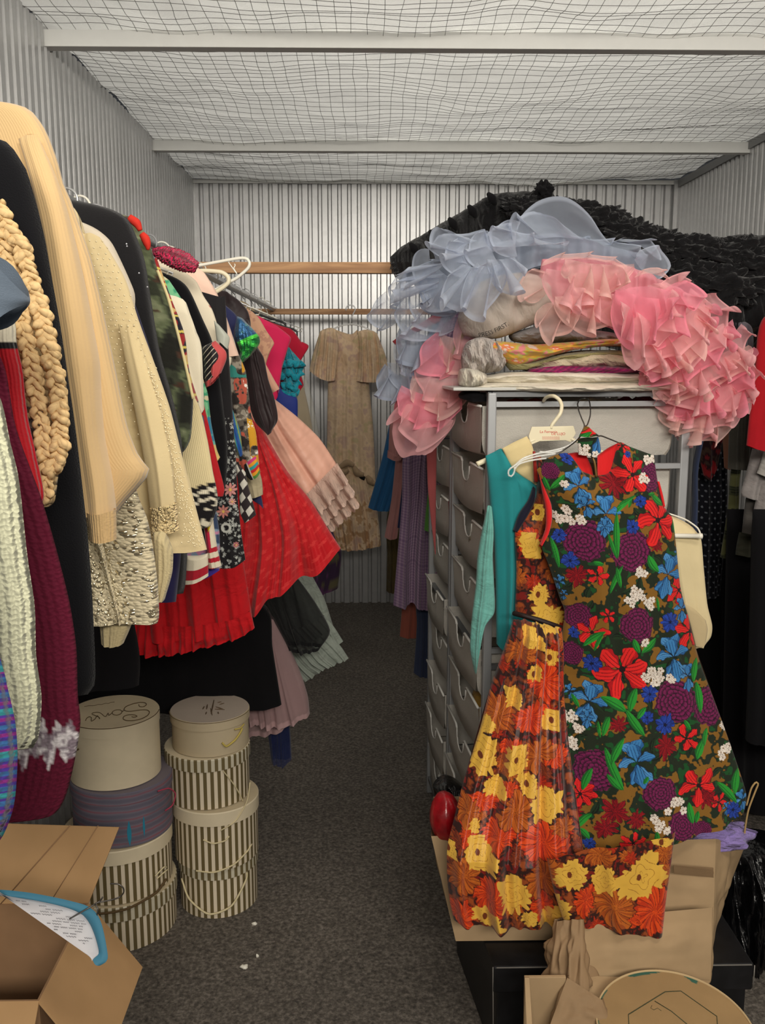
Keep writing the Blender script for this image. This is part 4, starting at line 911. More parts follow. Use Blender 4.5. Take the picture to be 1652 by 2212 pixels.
for i, (a, b, D, z) in enumerate(((1500, 1640, 3.5, 1700), (1570, 1760, 3.0, 1740), (1625, 1800, 2.6, 1600))):
    one(cloth('long_black_gown', ["%d,1100 %d,1400 %d,%d" % (a, a - 6, a - 14, z), "%d,1100 %d,1400 %d,%d" % ((a + b) / 2, (a + b) / 2, (a + b) / 2, z + 8), "%d,1100 %d,1400 %d,%d" % (b, b, b, z)], D, BLK, thick=.06, amp=.02, k=5, seed=i),
        ['long black gown farthest back beside the drawer unit', 'long black gown under the tiered skirt on the right', 'long black gown nearest at the lower right edge'][i], 'dress')
one(cloth('grey_tulle_skirt', ["1560,690 1556,720 1570,760", "1590,690 1590,720 1594,770", "1615,700 1622,720 1620,770"], 2.9, fab('grey_tulle', (130, 122, 132), .85, None, alpha=.5), thick=.06, amp=.02, k=5), 'wisp of grey lavender tulle under the black gown on the right', 'skirt')

# ================================================================ DRAWER UNITS
YAWU = math.radians(5.0)
E1 = np.array([math.cos(YAWU), math.sin(YAWU), 0]); E2 = np.array([-math.sin(YAWU), math.cos(YAWU), 0])
FL = P(1062, 845, 2.3); U0 = np.array([FL[0], 2.3, 0]); UH = FL[2]
UW = (P(1484, 845, 2.34)[0] - FL[0]) / math.cos(YAWU); UD = .475
def UP(org, a, b, z): return org + E1 * a + E2 * b + np.array([0, 0, z])
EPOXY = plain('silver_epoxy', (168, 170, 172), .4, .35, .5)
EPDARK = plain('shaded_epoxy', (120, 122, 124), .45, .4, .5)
CANVAS = None
def canvas_mat():
    m, nt, bs, out = nodes('grey_white_canvas')
    vec = coords(nt, kind='Object')
    t = N(nt, 'ShaderNodeTexNoise', Scale=9.0, Detail=3.0); nt.links.new(vec, t.inputs['Vector'])
    t2 = N(nt, 'ShaderNodeTexNoise', Scale=350.0); nt.links.new(vec, t2.inputs['Vector'])
    bs.inputs['Base Color'].default_value = tuple(s2l((214, 209, 199))) + (1,); bs.inputs['Roughness'].default_value = .8
    h = mixc(nt, .12, t.outputs[0], t2.outputs[0]); bumpnode(nt, bs, h, .6, .025)
    tl = nt.nodes.new('ShaderNodeBsdfTranslucent'); tl.inputs[0].default_value = (.5, .47, .42, 1)
    ms = nt.nodes.new('ShaderNodeMixShader'); ms.inputs[0].default_value = .25
    nt.links.new(bs.outputs[0], ms.inputs[1]); nt.links.new(tl.outputs[0], ms.inputs[2]); nt.links.new(ms.outputs[0], out.inputs['Surface'])
    return m
CANVAS = canvas_mat()
RIM = plain('white_rim', (226, 224, 218), .5)
NROW = 9
def unit(org, depth, lab, seed):
    t = thing('drawer_unit', org, lab, 'drawers')
    w = .022
    posts = [(0, 0), (UW, 0), (0, depth), (UW, depth)]
    for a, b in posts:
        p = UP(org, a, b, 0); q_ = UP(org, a, b, UH - .004)
        obj('post', bar(p, q_, w, w, E2), EPOXY, t, smooth=False, bevel=.003)
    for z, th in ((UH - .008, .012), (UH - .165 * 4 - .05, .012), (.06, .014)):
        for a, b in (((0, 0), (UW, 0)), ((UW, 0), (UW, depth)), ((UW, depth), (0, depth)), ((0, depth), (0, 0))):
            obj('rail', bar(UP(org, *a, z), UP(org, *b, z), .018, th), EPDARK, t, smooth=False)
    fr = []
    pitch = .1585
    for k in range(NROW):
        z = UH - .032 - k * pitch
        obj('runner', bar(UP(org, .01, -.002, z), UP(org, UW - .01, -.002, z), .014, .013), EPOXY, t, smooth=False); obj('runner', bar(UP(org, .01, depth, z), UP(org, UW - .01, depth, z), .010, .010), EPOXY, t, smooth=False)
    r = random.Random(seed)
    for k in range(NROW):
        zt = UH - .038 - k * pitch; h = .128; sh = r.uniform(-.012, .010)
        a0, a1 = -.012 + sh, UW - .02; b0, b1 = .02, depth - .02
        # side facing the aisle with its rounded hand hole
        def side(a, dx):
            top = []; m = (b0 + b1) / 2; hw = .052; dp = .056
            top += [(b0, 0), (m - hw - .012, 0)] + [(m - hw + .006 * (1 - math.cos(q)) , -dp * .8 - .2 * dp * math.sin(q) if q > 0 else -.01) for q in ()]
            top += [(m - hw, -.008)] + [(m - hw + .004, -dp * .6)] + [(m + hw * .8 * math.cos(q), -dp * .62 - dp * .38 * math.sin(q)) for q in np.linspace(PI, 0, 9)] + [(m + hw - .004, -dp * .6), (m + hw, -.008), (m + hw + .012, 0), (b1, 0)]
            return top
        top = side(a0, 0); n = len(top); V = []; Fc = []
        jit = [r.uniform(-.004, .004) for _ in range(4)]
        for (b, dz) in top:
            V.append(UP(org, a0, b, zt + dz))
        for lvl, (ins, dz) in enumerate(((.004, -h * .55), (.02, -h * .92), (.045, -h))):
            for (b, _) in top:
                bb = np.clip(b, b0 + ins * .8, b1 - ins * .8); V.append(UP(org, a0 + [.004, .003, .03][lvl] - .006 * math.sin(PI * (b - b0) / (b1 - b0)) * (lvl < 2), bb, zt + dz - .010 * math.sin(PI * (b - b0) / (b1 - b0))))
        for l in range(3):
            for i in range(n - 1): Fc.append((l * n + i, l * n + i + 1, (l + 1) * n + i + 1, (l + 1) * n + i))
        # front, back, far side and bottom
        N1, N2 = 16, 9
        def wall(fa, base_n):
            for j in range(N2):
                for i in range(N1):
                    s = i / (N1 - 1); tt = j / (N2 - 1); V.append(fa(s, tt))
            for j in range(N2 - 1):
                for i in range(N1 - 1):
                    q = base_n + j * N1 + i; Fc.append((q, q + 1, q + N1 + 1, q + N1))
        ins = lambda tt: .004 + .014 * tt ** 9
        wall(lambda s, tt: UP(org, a0 + ins(tt) + (a1 - a0 - 2 * ins(tt)) * s, b0 + .004 + ins(tt) * .6 - .006 * math.sin(PI * s) * math.sin(PI * tt), zt - h * tt - .006 * math.sin(PI * s) * tt), len(V))
        wall(lambda s, tt: UP(org, a0 + ins(tt) + (a1 - a0 - 2 * ins(tt)) * s, b1 - ins(tt) * .6, zt - h * tt), len(V))
        wall(lambda s, tt: UP(org, a1 - ins(tt), b0 + (b1 - b0) * s, zt - h * tt), len(V))
        wall(lambda s, tt: UP(org, a0 + .034 + (a1 - a0 - .068) * s, b0 + .02 + (b1 - b0 - .04) * tt, zt - h), len(V))
        d = obj('drawer', (np.array(V), Fc), CANVAS, t, smooth=True)
        rim = np.array([UP(org, a0 - .001, b, zt + dz) for b, dz in top])
        m_ = n // 2
        seg = join(tube(rim[:3], .0035, 5), tube(rim[2:-2], .0022, 5), tube(rim[-3:], .0035, 5))
        obj('rim', seg, RIM, d)
    return t
t1 = unit(U0, UD, 'silver framed drawer unit with canvas baskets, the front one behind the floral dresses', 1)
U1 = UP(U0, 0, UD + .035, 0)
t2 = unit(U1, .40, 'second silver framed drawer unit with canvas baskets, behind the front one', 2)
# clothes inside the top drawers
def lump(name, c, r, mat, parent=None, seed=0, n=26, k=.25, fr=2.2, label=None):
    V = []; nu, nv = n * 2, n
    th = np.linspace(0, PI, nv)[:, None]; ph = np.linspace(0, 2 * PI, nu, endpoint=False)[None, :]
    d = np.stack([np.sin(th) * np.cos(ph), np.sin(th) * np.sin(ph), np.cos(th) + 0 * ph], -1)
    s = 1 + k * fbm(d[..., 0] * fr + seed, d[..., 1] * fr, d[..., 2] * fr + seed, 3)
    s = np.abs(s)
    G_ = np.array(c) + d * s[..., None] * np.array(r)
    uv = np.stack([ph / (2 * PI) * .6 + 0 * th, th / PI * .3 + 0 * ph], -1).reshape(-1, 2)
    return obj(name, (G_.reshape(-1, 3), grid_faces(nv, nu, True)), mat, parent, uv=uv, label=label)
cz = UH - .075
for i, (a, b, col, lab) in enumerate(((.12, .06, (150, 60, 40), 'rust cloth bundled in the top drawer behind the white hanger'), (.30, .05, (206, 196, 176), 'pale cloth bundled in the top drawer behind the wire hanger'), (.42, .07, (120, 30, 60), 'wine red cloth bundled in the top drawer near its right post'))):
    tag(lump('folded_cloth', UP(U0, a, b + .06, cz), (.07, .05, .05), fab('bundle%d' % i, col, .85, 'crinkle', strength=.8), seed=i * 3), lab, 'cloth')
for k, (u_, col, lab) in enumerate(((1, (170, 26, 44), 'red cloth seen through a hand hole of the rear drawer unit'), (1, (150, 140, 110), 'khaki cloth seen through a hand hole of the front drawer unit'), (0, (196, 150, 60), 'yellow cloth seen through a lower hand hole of the front drawer unit'))):
    row = (2, 2, 5)[k]; org = U1 if k == 0 else U0
    tag(lump('folded_cloth', UP(org, .10, .21, UH - .038 - row * .1585 - .07), (.09, .12, .045), fab('inside%d' % k, col, .85, 'crinkle', strength=.8), seed=k * 5 + 20), lab, 'cloth')
# wire shelf rim and things on the unit
TOPZ = UH + .004
arc = [UP(U0, a, -.015 - .02 * math.sin(PI * a / UW), TOPZ) for a in np.linspace(-.12, UW, 20)]
tag(obj('glass_shelf', join(hexa([UP(U0, -.10, -.02, TOPZ - .002), UP(U0, UW + .01, -.02, TOPZ - .002), UP(U0, UW + .01, .9, TOPZ - .002), UP(U0, -.10, .9, TOPZ - .002)], [UP(U0, -.10, -.02, TOPZ + .006), UP(U0, UW + .01, -.02, TOPZ + .006), UP(U0, UW + .01, .9, TOPZ + .006), UP(U0, -.10, .9, TOPZ + .006)])), plain('pale_shelf', (196, 196, 190), .4), smooth=False, bevel=.002), 'thin pale shelf board lying over both drawer units', 'shelf')
tag(cloth('black_cloth', ["996,846 990,852 992,860", "1015,846 1015,858 1018,866", "1050,847 1052,858 1056,866"], 2.36, BLK, thick=.05, amp=.003, k=2, nu=24, nv=14, taper=0), 'strip of black cloth hanging over the shelf edge at the left', 'cloth')
# folded linens
def puff(name, tops, bots, D, mat, thick, parent=None, seed=0, amp=.01, nu=70, nv=26, paint=None, k=3):
    A = resamp(pl(tops, D), nu); B = resamp(pl(bots, D), nu)
    s = np.linspace(0, 1, nv)[:, None, None]
    s_ = .5 - .5 * np.cos(PI * s)
    G0 = A[None] + (B - A)[None] * s_
    W = P(G0[..., 0], G0[..., 1], G0[..., 2])
    u = np.linspace(0, 1, nu)[None, :]; v = np.linspace(0, 1, nv)[:, None]
    pr = (np.sin(PI * v) ** .8) * (np.sin(PI * u) ** .35)
    nz = fbm(u * k * 2 + seed, v * 3.2, seed, 4)
    fr = W.copy(); fr[..., 1] -= pr * thick + pr * amp * nz * 2
    bk = W.copy(); bk[..., 1] += pr * thick * 2.2
    ring = np.concatenate([fr, bk[:, ::-1][:, 1:-1]], 1)
    uv = np.stack([np.concatenate([u + 0 * v, (1 - u + 0 * v)[:, 1:-1] + 1], 1) * .5, np.repeat(v, ring.shape[1], 1) * .12], -1).reshape(-1, 2)
    c = None
    if paint is not None:
        pg = np.concatenate([G0, G0[:, ::-1][:, 1:-1]], 1).reshape(-1, 3); c = paint(pg[:, 0], pg[:, 1], uv[:, 0], uv[:, 1], uv)
    return obj(name, (ring.reshape(-1, 3), grid_faces(nv, ring.shape[1], True)), mat, parent, cols=c, uv=uv)
LIN = fab('white_linen', (226, 218, 200), .85, 'crinkle', strength=.5)
LIN2 = fab('grey_linen', (196, 186, 178), .85, 'crinkle', strength=.9)
one(puff('folded_sheet', "1000,836 1060,826 1200,824 1350,824 1480,826", "1004,842 1060,845 1200,846 1350,845 1486,842", 2.36, LIN, .10, seed=1), 'white folded sheet lowest in the pile on the shelf', 'linen')
one(puff('folded_sheet', "1040,812 1100,804 1220,800 1350,804 1440,810 1486,818", "1040,826 1100,828 1220,830 1350,828 1440,829 1486,828", 2.37, LIN, .10, seed=2), 'ivory folded sheet second from the bottom in the pile on the shelf', 'linen')
one(puff('white_cloth', "994,800 1005,794 1030,798 1050,808", "992,832 1010,838 1036,834 1052,828", 2.36, LIN, .08, seed=3), 'crumpled white cloth at the left end of the shelf pile', 'linen')
one(puff('grey_bundle', "998,770 1012,738 1040,728 1070,738 1088,768", "1000,800 1020,806 1050,806 1076,802 1090,790", 2.36, LIN2, .07, seed=4, amp=.02, k=5), 'grey scrunched cloth bundle at the left of the shelf pile', 'linen')
def p_yl(x, y, u, v, uv):
    r = np.random.RandomState(3); c = base(len(x), (210, 164, 62)); n = fbm(x * .05, y * .1)
    c[n > .25] = C3((226, 120, 84)); c[n > .5] = C3((228, 206, 186)); c[n < -.3] = C3((176, 176, 84)); c[n < -.6] = C3((214, 128, 128)); c[(x > 1330) & (n > 0)] = C3((214, 92, 62)); return c
YF = fab('yellow_floral', None, .5, 'satin', strength=.4)
one(puff('floral_tablecloth', "1045,736 1090,738 1150,744 1240,738 1330,732 1440,746", "1075,770 1110,790 1150,782 1230,758 1320,748 1440,760", 2.35, YF, .07, seed=5, paint=p_yl, nu=140, nv=50), 'yellow and coral floral folded tablecloth in the shelf pile', 'linen')
one(puff('olive_cloth', "1085,775 1130,784 1200,766 1300,756 1400,760", "1100,800 1140,798 1200,786 1300,776 1400,774", 2.37, fab('olive_cloth', (160, 154, 106), .8, 'crinkle', strength=.8), .07, seed=6), 'pale olive folded cloth just under the yellow floral one', 'linen')
one(puff('cream_blanket', "1110,790 1180,768 1270,756 1340,762 1400,770 1440,780", "1140,804 1200,802 1270,796 1340,798 1420,800 1450,800", 2.38, fab('cream_blanket', (206, 192, 164), .9, 'crinkle', strength=.8), .08, seed=7), 'cream folded blanket in the middle of the shelf pile', 'linen')
def p_mg(x, y, u, v, uv):
    c = base(len(x), (126, 22, 84)); c[((x + y * 2) % 15) < 5] = C3((168, 36, 100)); return c
one(puff('magenta_cloth', "1140,796 1200,790 1300,790 1380,792", "1142,806 1200,808 1300,808 1380,806", 2.34, fab('mg', None, .6, 'satin'), .06, seed=8, paint=p_mg, nu=140), 'magenta striped cloth edge just above the ivory sheets', 'linen')
one(puff('beige_shawl', "1380,796 1400,776 1440,790 1478,812", "1390,812 1420,822 1450,838 1484,822", 2.30, fab('beige_shawl', (206, 186, 150), .8, 'crinkle', strength=.9), .04, seed=9), 'crumpled beige shawl at the right end of the shelf pile', 'linen')
PIL = fab('bag_cotton', (186, 176, 166), .85, 'crinkle', strength=.4)
t = G('laundry_bag', 2.42, 'grey white stuffed cloth bag printed with the word FIRST under the blue tulle', 'bag', x=.5, z=1.6)
puff('body', "990,690 1010,630 1060,600 1130,590 1200,610 1240,640", "1000,722 1030,732 1080,730 1140,706 1200,680 1240,660", 2.42, PIL, .10, t, seed=11, amp=.006)
puff('lower_fold', "1100,722 1150,706 1200,700 1260,710 1330,720", "1110,738 1160,744 1220,742 1280,742 1340,742", 2.43, fab('bag_grey', (150, 146, 146), .85, 'crinkle', strength=.6), .09, t, seed=12)
INK = plain('black_ink', (22, 18, 18), .8)
def text(s, body_h, mat, fn, parent, name='lettering', font_w=1.0, ext=.0004, res=3):
    """letters as flat raised shapes placed by fn(x, y) -> world point"""
    cu = bpy.data.curves.new(name, 'FONT'); cu.body = s; cu.size = body_h; cu.resolution_u = res
    tmp = bpy.data.objects.new('tmp', cu); COLL.objects.link(tmp)
    dg = bpy.context.evaluated_depsgraph_get(); me = bpy.data.meshes.new_from_object(tmp.evaluated_get(dg))
    V = np.array([v.co[:] for v in me.vertices]); Fc = [tuple(p.vertices) for p in me.polygons]
    bpy.data.objects.remove(tmp); bpy.data.curves.remove(cu)
    W = np.array([fn(a * font_w, b) for a, b in V[:, :2]])
    bpy.data.meshes.remove(me)
    return obj(name, (W, Fc), mat, parent, smooth=False)
def arcfn(pts, D, h=1.0):
    p = resamp(P(*np.array([(a, b, D) for a, b in pts]).T), 60); d = np.r_[0, np.cumsum(np.linalg.norm(np.diff(p, axis=0), axis=1))]
    def f(a, b):
        q = np.array([np.interp(a, d, p[:, k]) for k in range(3)]); e = np.array([np.interp(a + .004, d, p[:, k]) for k in range(3)]) - np.array([np.interp(max(a - .004, 0), d, p[:, k]) for k in range(3)])
        e /= np.linalg.norm(e); up_ = np.array([-e[2], 0, e[0]]); return q + up_ * b
    return f
text('PRESS FIRST.', .0150, INK, arcfn([(1034, 729), (1062, 722), (1090, 708), (1118, 690), (1130, 680)], 2.316), t)
LAV = fab('grey_lav', (160, 150, 156), .8, 'crinkle')

# ================================================================ TULLE
BLUE = fab('blue_tulle', (206, 216, 234), .75, None, alpha=.34, trans=.4, sheen=.3)
PINKT = fab('pink_tulle', (255, 196, 200), .75, None, alpha=.46, trans=.4, sheen=.3)
HOT = fab('hot_pink_tulle', (255, 160, 180), .75, None, alpha=.52, trans=.4, sheen=.3)
SALM = fab('salmon_tulle', (255, 214, 206), .75, None, alpha=.36, trans=.4, sheen=.3)
BLKT = fab('black_tulle', (14, 13, 16), .8, 'crinkle', alpha=.86, strength=.8)
def ruffle(parent, inner, outer, D, mat, n=5, amp=.03, seed=0, nu=None, nv=16, name='ruffle', power=.75, hem=.35, curl=.6, lay=0.0):
    r = np.random.RandomState(seed)
    n = n * .62; amp = amp * 1.15; nu = nu or int(n * 22) + 16
    A0 = resamp(pl(inner, D) if isinstance(inner, str) else inner, nu); B0 = resamp(pl(outer, D) if isinstance(outer, str) else outer, nu)
    A = P(A0[:, 0], A0[:, 1], A0[:, 2]); B = P(B0[:, 0], B0[:, 1], B0[:, 2])
    s = np.linspace(0, 1, nu)
    ph = 2 * PI * (n * s + .38 * vnoise(s * n * .9 + seed, seed * 1.7) + r.rand())
    am = amp * (1 + .45 * vnoise(s * n * .6 + 9, seed))
    rnd = .22 + .78 * np.sin(PI * np.clip(s, 0, 1)) ** .45
    B = A + (B - A) * rnd[:, None]; am = am * (.3 + .7 * np.sin(PI * s) ** .5)
    T = np.gradient(B, axis=0); T /= np.linalg.norm(T, axis=1)[:, None] + 1e-9
    t = np.linspace(0, 1, nv)[:, None, None]
    ln = 1 + .10 * np.sin(ph + 1.3)[None, :, None] * t
    W = A[None] + (B - A)[None] * t * ln
    env = t ** power
    W = W + np.array([0, -1, 0]) * (am * np.sin(ph))[None, :, None] * env + T[None] * (am * curl * np.cos(ph))[None, :, None] * env
    W = W + np.array([0, -1, .3]) * lay * np.sin(PI * t * .8)
    W[..., 1] += .25 * amp * vnoise(s[None, :] * n * 2.3 + seed, t[..., 0] * 3.1, seed)
    hm = np.where(t[..., 0] > .93, hem, 0) + 0 * s[None, :]
    uv = np.stack([s[None, :] * .5 + 0 * t[..., 0], t[..., 0] * .15 + 0 * s[None, :]], -1).reshape(-1, 2)
    return obj(name, (W.reshape(-1, 3), grid_faces(nv, nu)), mat, parent, attr=hm.ravel(), uv=uv)
def cascade(parent, line, widths, D0, D1, mats, n, L, seed, waves=4, amp=.03, spread=1.25, name='ruffle'):
    n = max(3, int(n * .72)); L = L * 1.25
    """rows of gathered frills laid one over another along a line, uppermost nearest"""
    c = resamp([(a, b, 0) for a, b, *_ in pl(line)], 60)[:, :2]; r = np.random.RandomState(seed)
    for i in range(n):
        s = i / max(1, n - 1) * .94; k = int(s * 58); p = c[k]; tg = c[min(k + 1, 59)] - c[max(k - 1, 0)]; tg = tg / np.linalg.norm(tg); an = r.uniform(-.45, .45); tg = np.array([tg[0] * math.cos(an) - tg[1] * math.sin(an), tg[0] * math.sin(an) + tg[1] * math.cos(an)]); nm = np.array([-tg[1], tg[0]]); p = p + nm * widths[0] * r.uniform(-.12, .12)
        w_ = np.interp(s, np.linspace(0, 1, len(widths)), widths) / 2 * r.uniform(.85, 1.1); l = L * r.uniform(.8, 1.2); D = D0 + (D1 - D0) * s
        q = np.linspace(-1, 1, 7)
        inner = [(p[0] + nm[0] * w_ * a + tg[0] * l * .12 * (1 - a * a), p[1] + nm[1] * w_ * a + tg[1] * l * .12 * (1 - a * a), D + .03) for a in q]
        outer = [(p[0] + nm[0] * w_ * spread * a + tg[0] * l * (1 - .25 * a * a), p[1] + nm[1] * w_ * spread * a + tg[1] * l * (1 - .25 * a * a), D - .035 + .03 * a * a) for a in q]
        ruffle(parent, inner, outer, D, mats[i % len(mats)], waves * r.uniform(.8, 1.3), amp * r.uniform(.8, 1.2), seed * 31 + i, name=name)
# black gown behind
t = G('black_lace_gown', 3.0, 'mass of black tulle and lace gowns draped over the racks behind the blue petticoat', 'dress', x=.9, z=1.5)
cloth('body', ["1040,430 1030,520 1040,600", "1100,414 1100,520 1110,660", "1170,418 1180,540 1180,700", "1232,440 1240,560 1250,720", "1290,448 1300,580 1310,740", "1350,482 1370,600 1380,760", "1450,500 1450,620 1460,780", "1540,516 1540,640 1540,760", "1600,506 1600,640 1610,720", "1680,512 1680,620 1690,700", "1760,520 1760,640 1760,700"], 3.0, BLKT, t, thick=.16, amp=.035, k=14, nu=260, nv=90, a0=.6, taper=.3, seed=71, hem=lambda u, v: 0 * u)
cloth('arm', ["1100,414 1120,470 1120,560", "1060,422 1075,480 1080,560", "1010,450 1030,510 1030,580", "960,478 975,540 985,600", "910,508 925,560 930,600", "868,532 880,580 890,610", "842,556 850,585 862,600"], 3.02, BLKT, t, thick=.07, amp=.02, k=9, nu=200, nv=50, a0=.6, taper=.2, seed=72, hem=lambda u, v: 0 * u)
ruffle(t, "1140,430 1160,420 1180,420 1200,432", "1130,424 1164,404 1180,402 1206,424", 2.9, BLKT, 5, .012, 3, name='frill')
for j, (x, y, r_0) in enumerate(((1240, 446, .05), (1290, 462, .06), (1345, 500, .07), (1410, 516, .07), (1480, 530, .07), (1550, 540, .06), (1610, 530, .06), (1380, 560, .08), (1470, 590, .08), (1560, 600, .09), (1640, 560, .07), (1120, 432, .04), (1195, 430, .035))):
    lump('frill', P(x, y + 14, 2.86), (r_0 * 1.4, r_0 * .7, r_0 * .7), BLKT, t, seed=j * 4, n=40, k=.34, fr=5.0)
tag(lump('corsage', P(1174, 412, 2.86), (.022, .022, .022), BLK, t, k=.6, fr=3.5), None)
for j in range(5):
    x = 850 + j * 42; y = 566 - j * 27
    obj('bow', join(tube(P(*np.array([(x + 36, y - 40, 2.93), (x + 44, y - 30, 2.92), (x + 52, y - 16, 2.93)]).T), [.006, .014, .006], 8, seg=10)), BLK, t)
ruffle(t, "852,556 858,572 868,596 880,606", "838,562 842,580 852,598 862,612", 2.95, BLKT, 8, .006, 5, name='lace_edge')

# blue petticoat
t = G('blue_tulle_petticoat', 2.4, 'pale blue tulle petticoat ruffles heaped on top of the drawer unit', 'petticoat', x=.5, z=1.7)
LB = fab('blue_lining', (168, 178, 196), .8, None, alpha=.75, trans=.3)
cloth('lining', ["920,590 930,640 960,700", "1000,540 1010,600 1020,650", "1100,520 1100,560 1100,600", "1200,505 1200,540 1200,570", "1300,530 1300,560 1300,590", "1400,550 1390,580 1380,610"], 2.5, LB, t, thick=.08, amp=.02, k=8, nu=120, nv=40, a0=.6, hem=lambda u, v: 0 * u)
# big standing fan
ruffle(t, "1130,520 1160,512 1200,508 1240,512 1290,528 1320,530", "1085,480 1110,450 1160,434 1220,434 1280,460 1326,516", 2.45, BLUE, 2.2, .02, 11, nu=90, power=1.0, curl=.3, hem=.3)
ruffle(t, "1120,525 1160,516 1210,512 1260,518", "1070,492 1100,470 1150,452 1200,470", 2.40, BLUE, 4, .02, 12, hem=.3)
ruffle(t, "940,560 990,556 1040,548 1090,540", "918,512 960,494 1010,500 1080,486", 2.33, BLUE, 3, .03, 13)
ruffle(t, "1010,570 1000,550 1005,530 1030,520", "925,560 920,530 935,495 975,500", 2.28, BLUE, 3.3, .03, 14)
ruffle(t, "1040,552 1080,540 1130,532 1180,528 1230,520", "1020,500 1070,478 1130,500 1190,520 1230,540", 2.36, BLUE, 6, .03, 15)
ruffle(t, "1030,566 1040,574 1060,576 1090,566", "975,640 1000,690 1050,680 1100,630", 2.24, BLUE, 5, .035, 16)
ruffle(t, "1000,570 1020,576 1050,580", "930,620 960,660 1010,690", 2.26, BLUE, 4, .035, 17)
ruffle(t, "1050,560 1080,560 1110,556", "1070,650 1110,632 1150,590", 2.23, BLUE, 5, .03, 18)
ruffle(t, "980,560 960,570 940,590", "900,560 870,590 850,640", 2.36, BLUE, 4, .03, 19)
ruffle(t, "960,590 950,600 945,620", "880,590 850,620 834,660", 2.4, BLUE, 4, .03, 20)
ruffle(t, "1300,530 1340,522 1380,530 1400,540", "1320,520 1370,512 1430,530 1460,570", 2.48, BLUE, 3, .03, 21)
ruffle(t, "1372,560 1380,575 1392,590 1400,602", "1380,530 1430,528 1462,568 1420,616", 2.40, BLUE, 1.6, .035, 22, hem=.35)
ruffle(t, "1220,560 1280,545 1340,545 1380,560", "1200,520 1270,512 1350,520 1420,540", 2.46, BLUE, 5, .03, 23)
cascade(t, "990,600 940,650 900,710 880,770 870,830", [120, 110, 100, 90, 80], 2.42, 2.55, [BLUE, LB, BLUE], 12, 60, 5, waves=4, amp=.028)
cascade(t, "940,580 890,620 850,660", [90, 80, 60], 2.5, 2.55, [BLUE], 5, 50, 6, waves=3, amp=.03)
cascade(t, "1120,525 1060,540 1010,560", [70, 90, 80], 2.32, 2.26, [BLUE], 5, 50, 8, waves=4, amp=.022)
# pink petticoat
t = G('pink_tulle_petticoat', 2.3, 'pink tulle petticoat with many ruffles spilling over both sides of the drawer unit', 'petticoat', x=.7, z=1.6)
LP = fab('pink_lining', (246, 166, 178), .8, None, alpha=.8, trans=.3)
cloth('lining', ["1170,560 1165,600 1170,650", "1230,556 1225,620 1230,680", "1300,560 1300,630 1310,700", "1370,580 1370,660 1390,730", "1440,610 1440,690 1460,770", "1500,640 1510,740 1510,840"], 2.36, LP, t, thick=.06, amp=.02, k=9, nu=120, nv=50, a0=.6, hem=lambda u, v: 0 * u)
ruffle(t, "1170,575 1220,560 1290,562 1350,580", "1180,548 1230,544 1300,548 1366,560", 2.26, SALM, 6, .02, 31)
ruffle(t, "1190,590 1180,610 1185,630", "1120,570 1124,640 1140,680", 2.28, SALM, 3, .02, 32)
ruffle(t, "1180,580 1240,590 1300,590 1350,580", "1150,640 1220,668 1290,650 1350,620", 2.22, PINKT, 6, .035, 33)
ruffle(t, "1220,560 1270,568 1320,572 1370,570", "1200,616 1260,640 1320,640 1380,604", 2.20, SALM, 6, .03, 34)
ruffle(t, "1200,640 1250,640 1300,650 1330,650", "1190,690 1230,710 1280,722 1330,720", 2.20, SALM, 5, .03, 35)
ruffle(t, "1180,655 1220,650 1260,655", "1135,690 1180,735 1240,732", 2.22, SALM, 4, .022, 36)
ruffle(t, "1240,620 1290,625 1340,640 1380,650", "1210,680 1290,690 1350,710 1400,720", 2.18, PINKT, 6, .035, 37)
ruffle(t, "1330,630 1370,620 1410,620 1450,630", "1330,670 1370,690 1420,690 1450,660", 2.14, HOT, 4, .02, 38)
ruffle(t, "1330,625 1380,640 1430,645 1470,640", "1310,740 1360,752 1420,730 1450,690", 2.13, HOT, 5, .035, 39)
ruffle(t, "1340,650 1370,670 1400,690", "1335,700 1362,778 1430,748", 2.12, PINKT, 3, .03, 40)
ruffle(t, "1430,630 1450,630 1470,640 1480,660", "1470,596 1500,600 1522,640 1520,690", 2.16, HOT, 2, .02, 41, power=1.0)
ruffle(t, "1420,640 1460,620 1480,610", "1430,600 1470,592 1500,590", 2.18, PINKT, 3, .02, 42)
ruffle(t, "1370,600 1400,590 1440,600", "1380,580 1420,576 1460,600", 2.2, SALM, 3, .02, 43)
cascade(t, "1400,680 1440,700 1480,740 1510,790 1520,850 1500,900", [130, 170, 200, 210, 190, 140], 2.18, 2.34, [PINKT, HOT, PINKT, SALM], 18, 64, 9, waves=6, amp=.03)
cascade(t, "1460,660 1520,690 1570,740 1595,800 1570,870", [80, 100, 90, 90, 80], 2.26, 2.34, [PINKT, HOT], 13, 56, 10, waves=4, amp=.03)
cascade(t, "1380,720 1430,780 1470,850 1490,920", [70, 100, 120, 90], 2.20, 2.36, [PINKT, HOT, SALM], 10, 60, 13, waves=4, amp=.025)
cascade(t, "1010,690 985,740 955,800 935,850 930,900", [60, 90, 120, 130, 110], 2.44, 2.42, [PINKT, SALM, HOT], 11, 66, 11, waves=4, amp=.03)
ruffle(t, "930,850 950,858 970,866 985,880", "806,880 836,950 920,990 985,955", 2.5, PINKT, 4, .03, 51)
ruffle(t, "900,845 940,850 980,860", "830,860 850,905 880,940", 2.54, LP, 3, .03, 52)
ruffle(t, "880,845 920,850 960,860", "836,850 850,900 930,945", 2.56, LP, 4, .03, 53)
cloth('ribbon', ["920,940 924,1060 939,1195", "932,940 936,1060 940,1198", "944,940 942,1060 941,1195"], 2.9, fab('salmon_ribbon', (186, 92, 92), .7, None, alpha=.85), t, thick=.004, amp=.002, k=1, nu=10, nv=40)

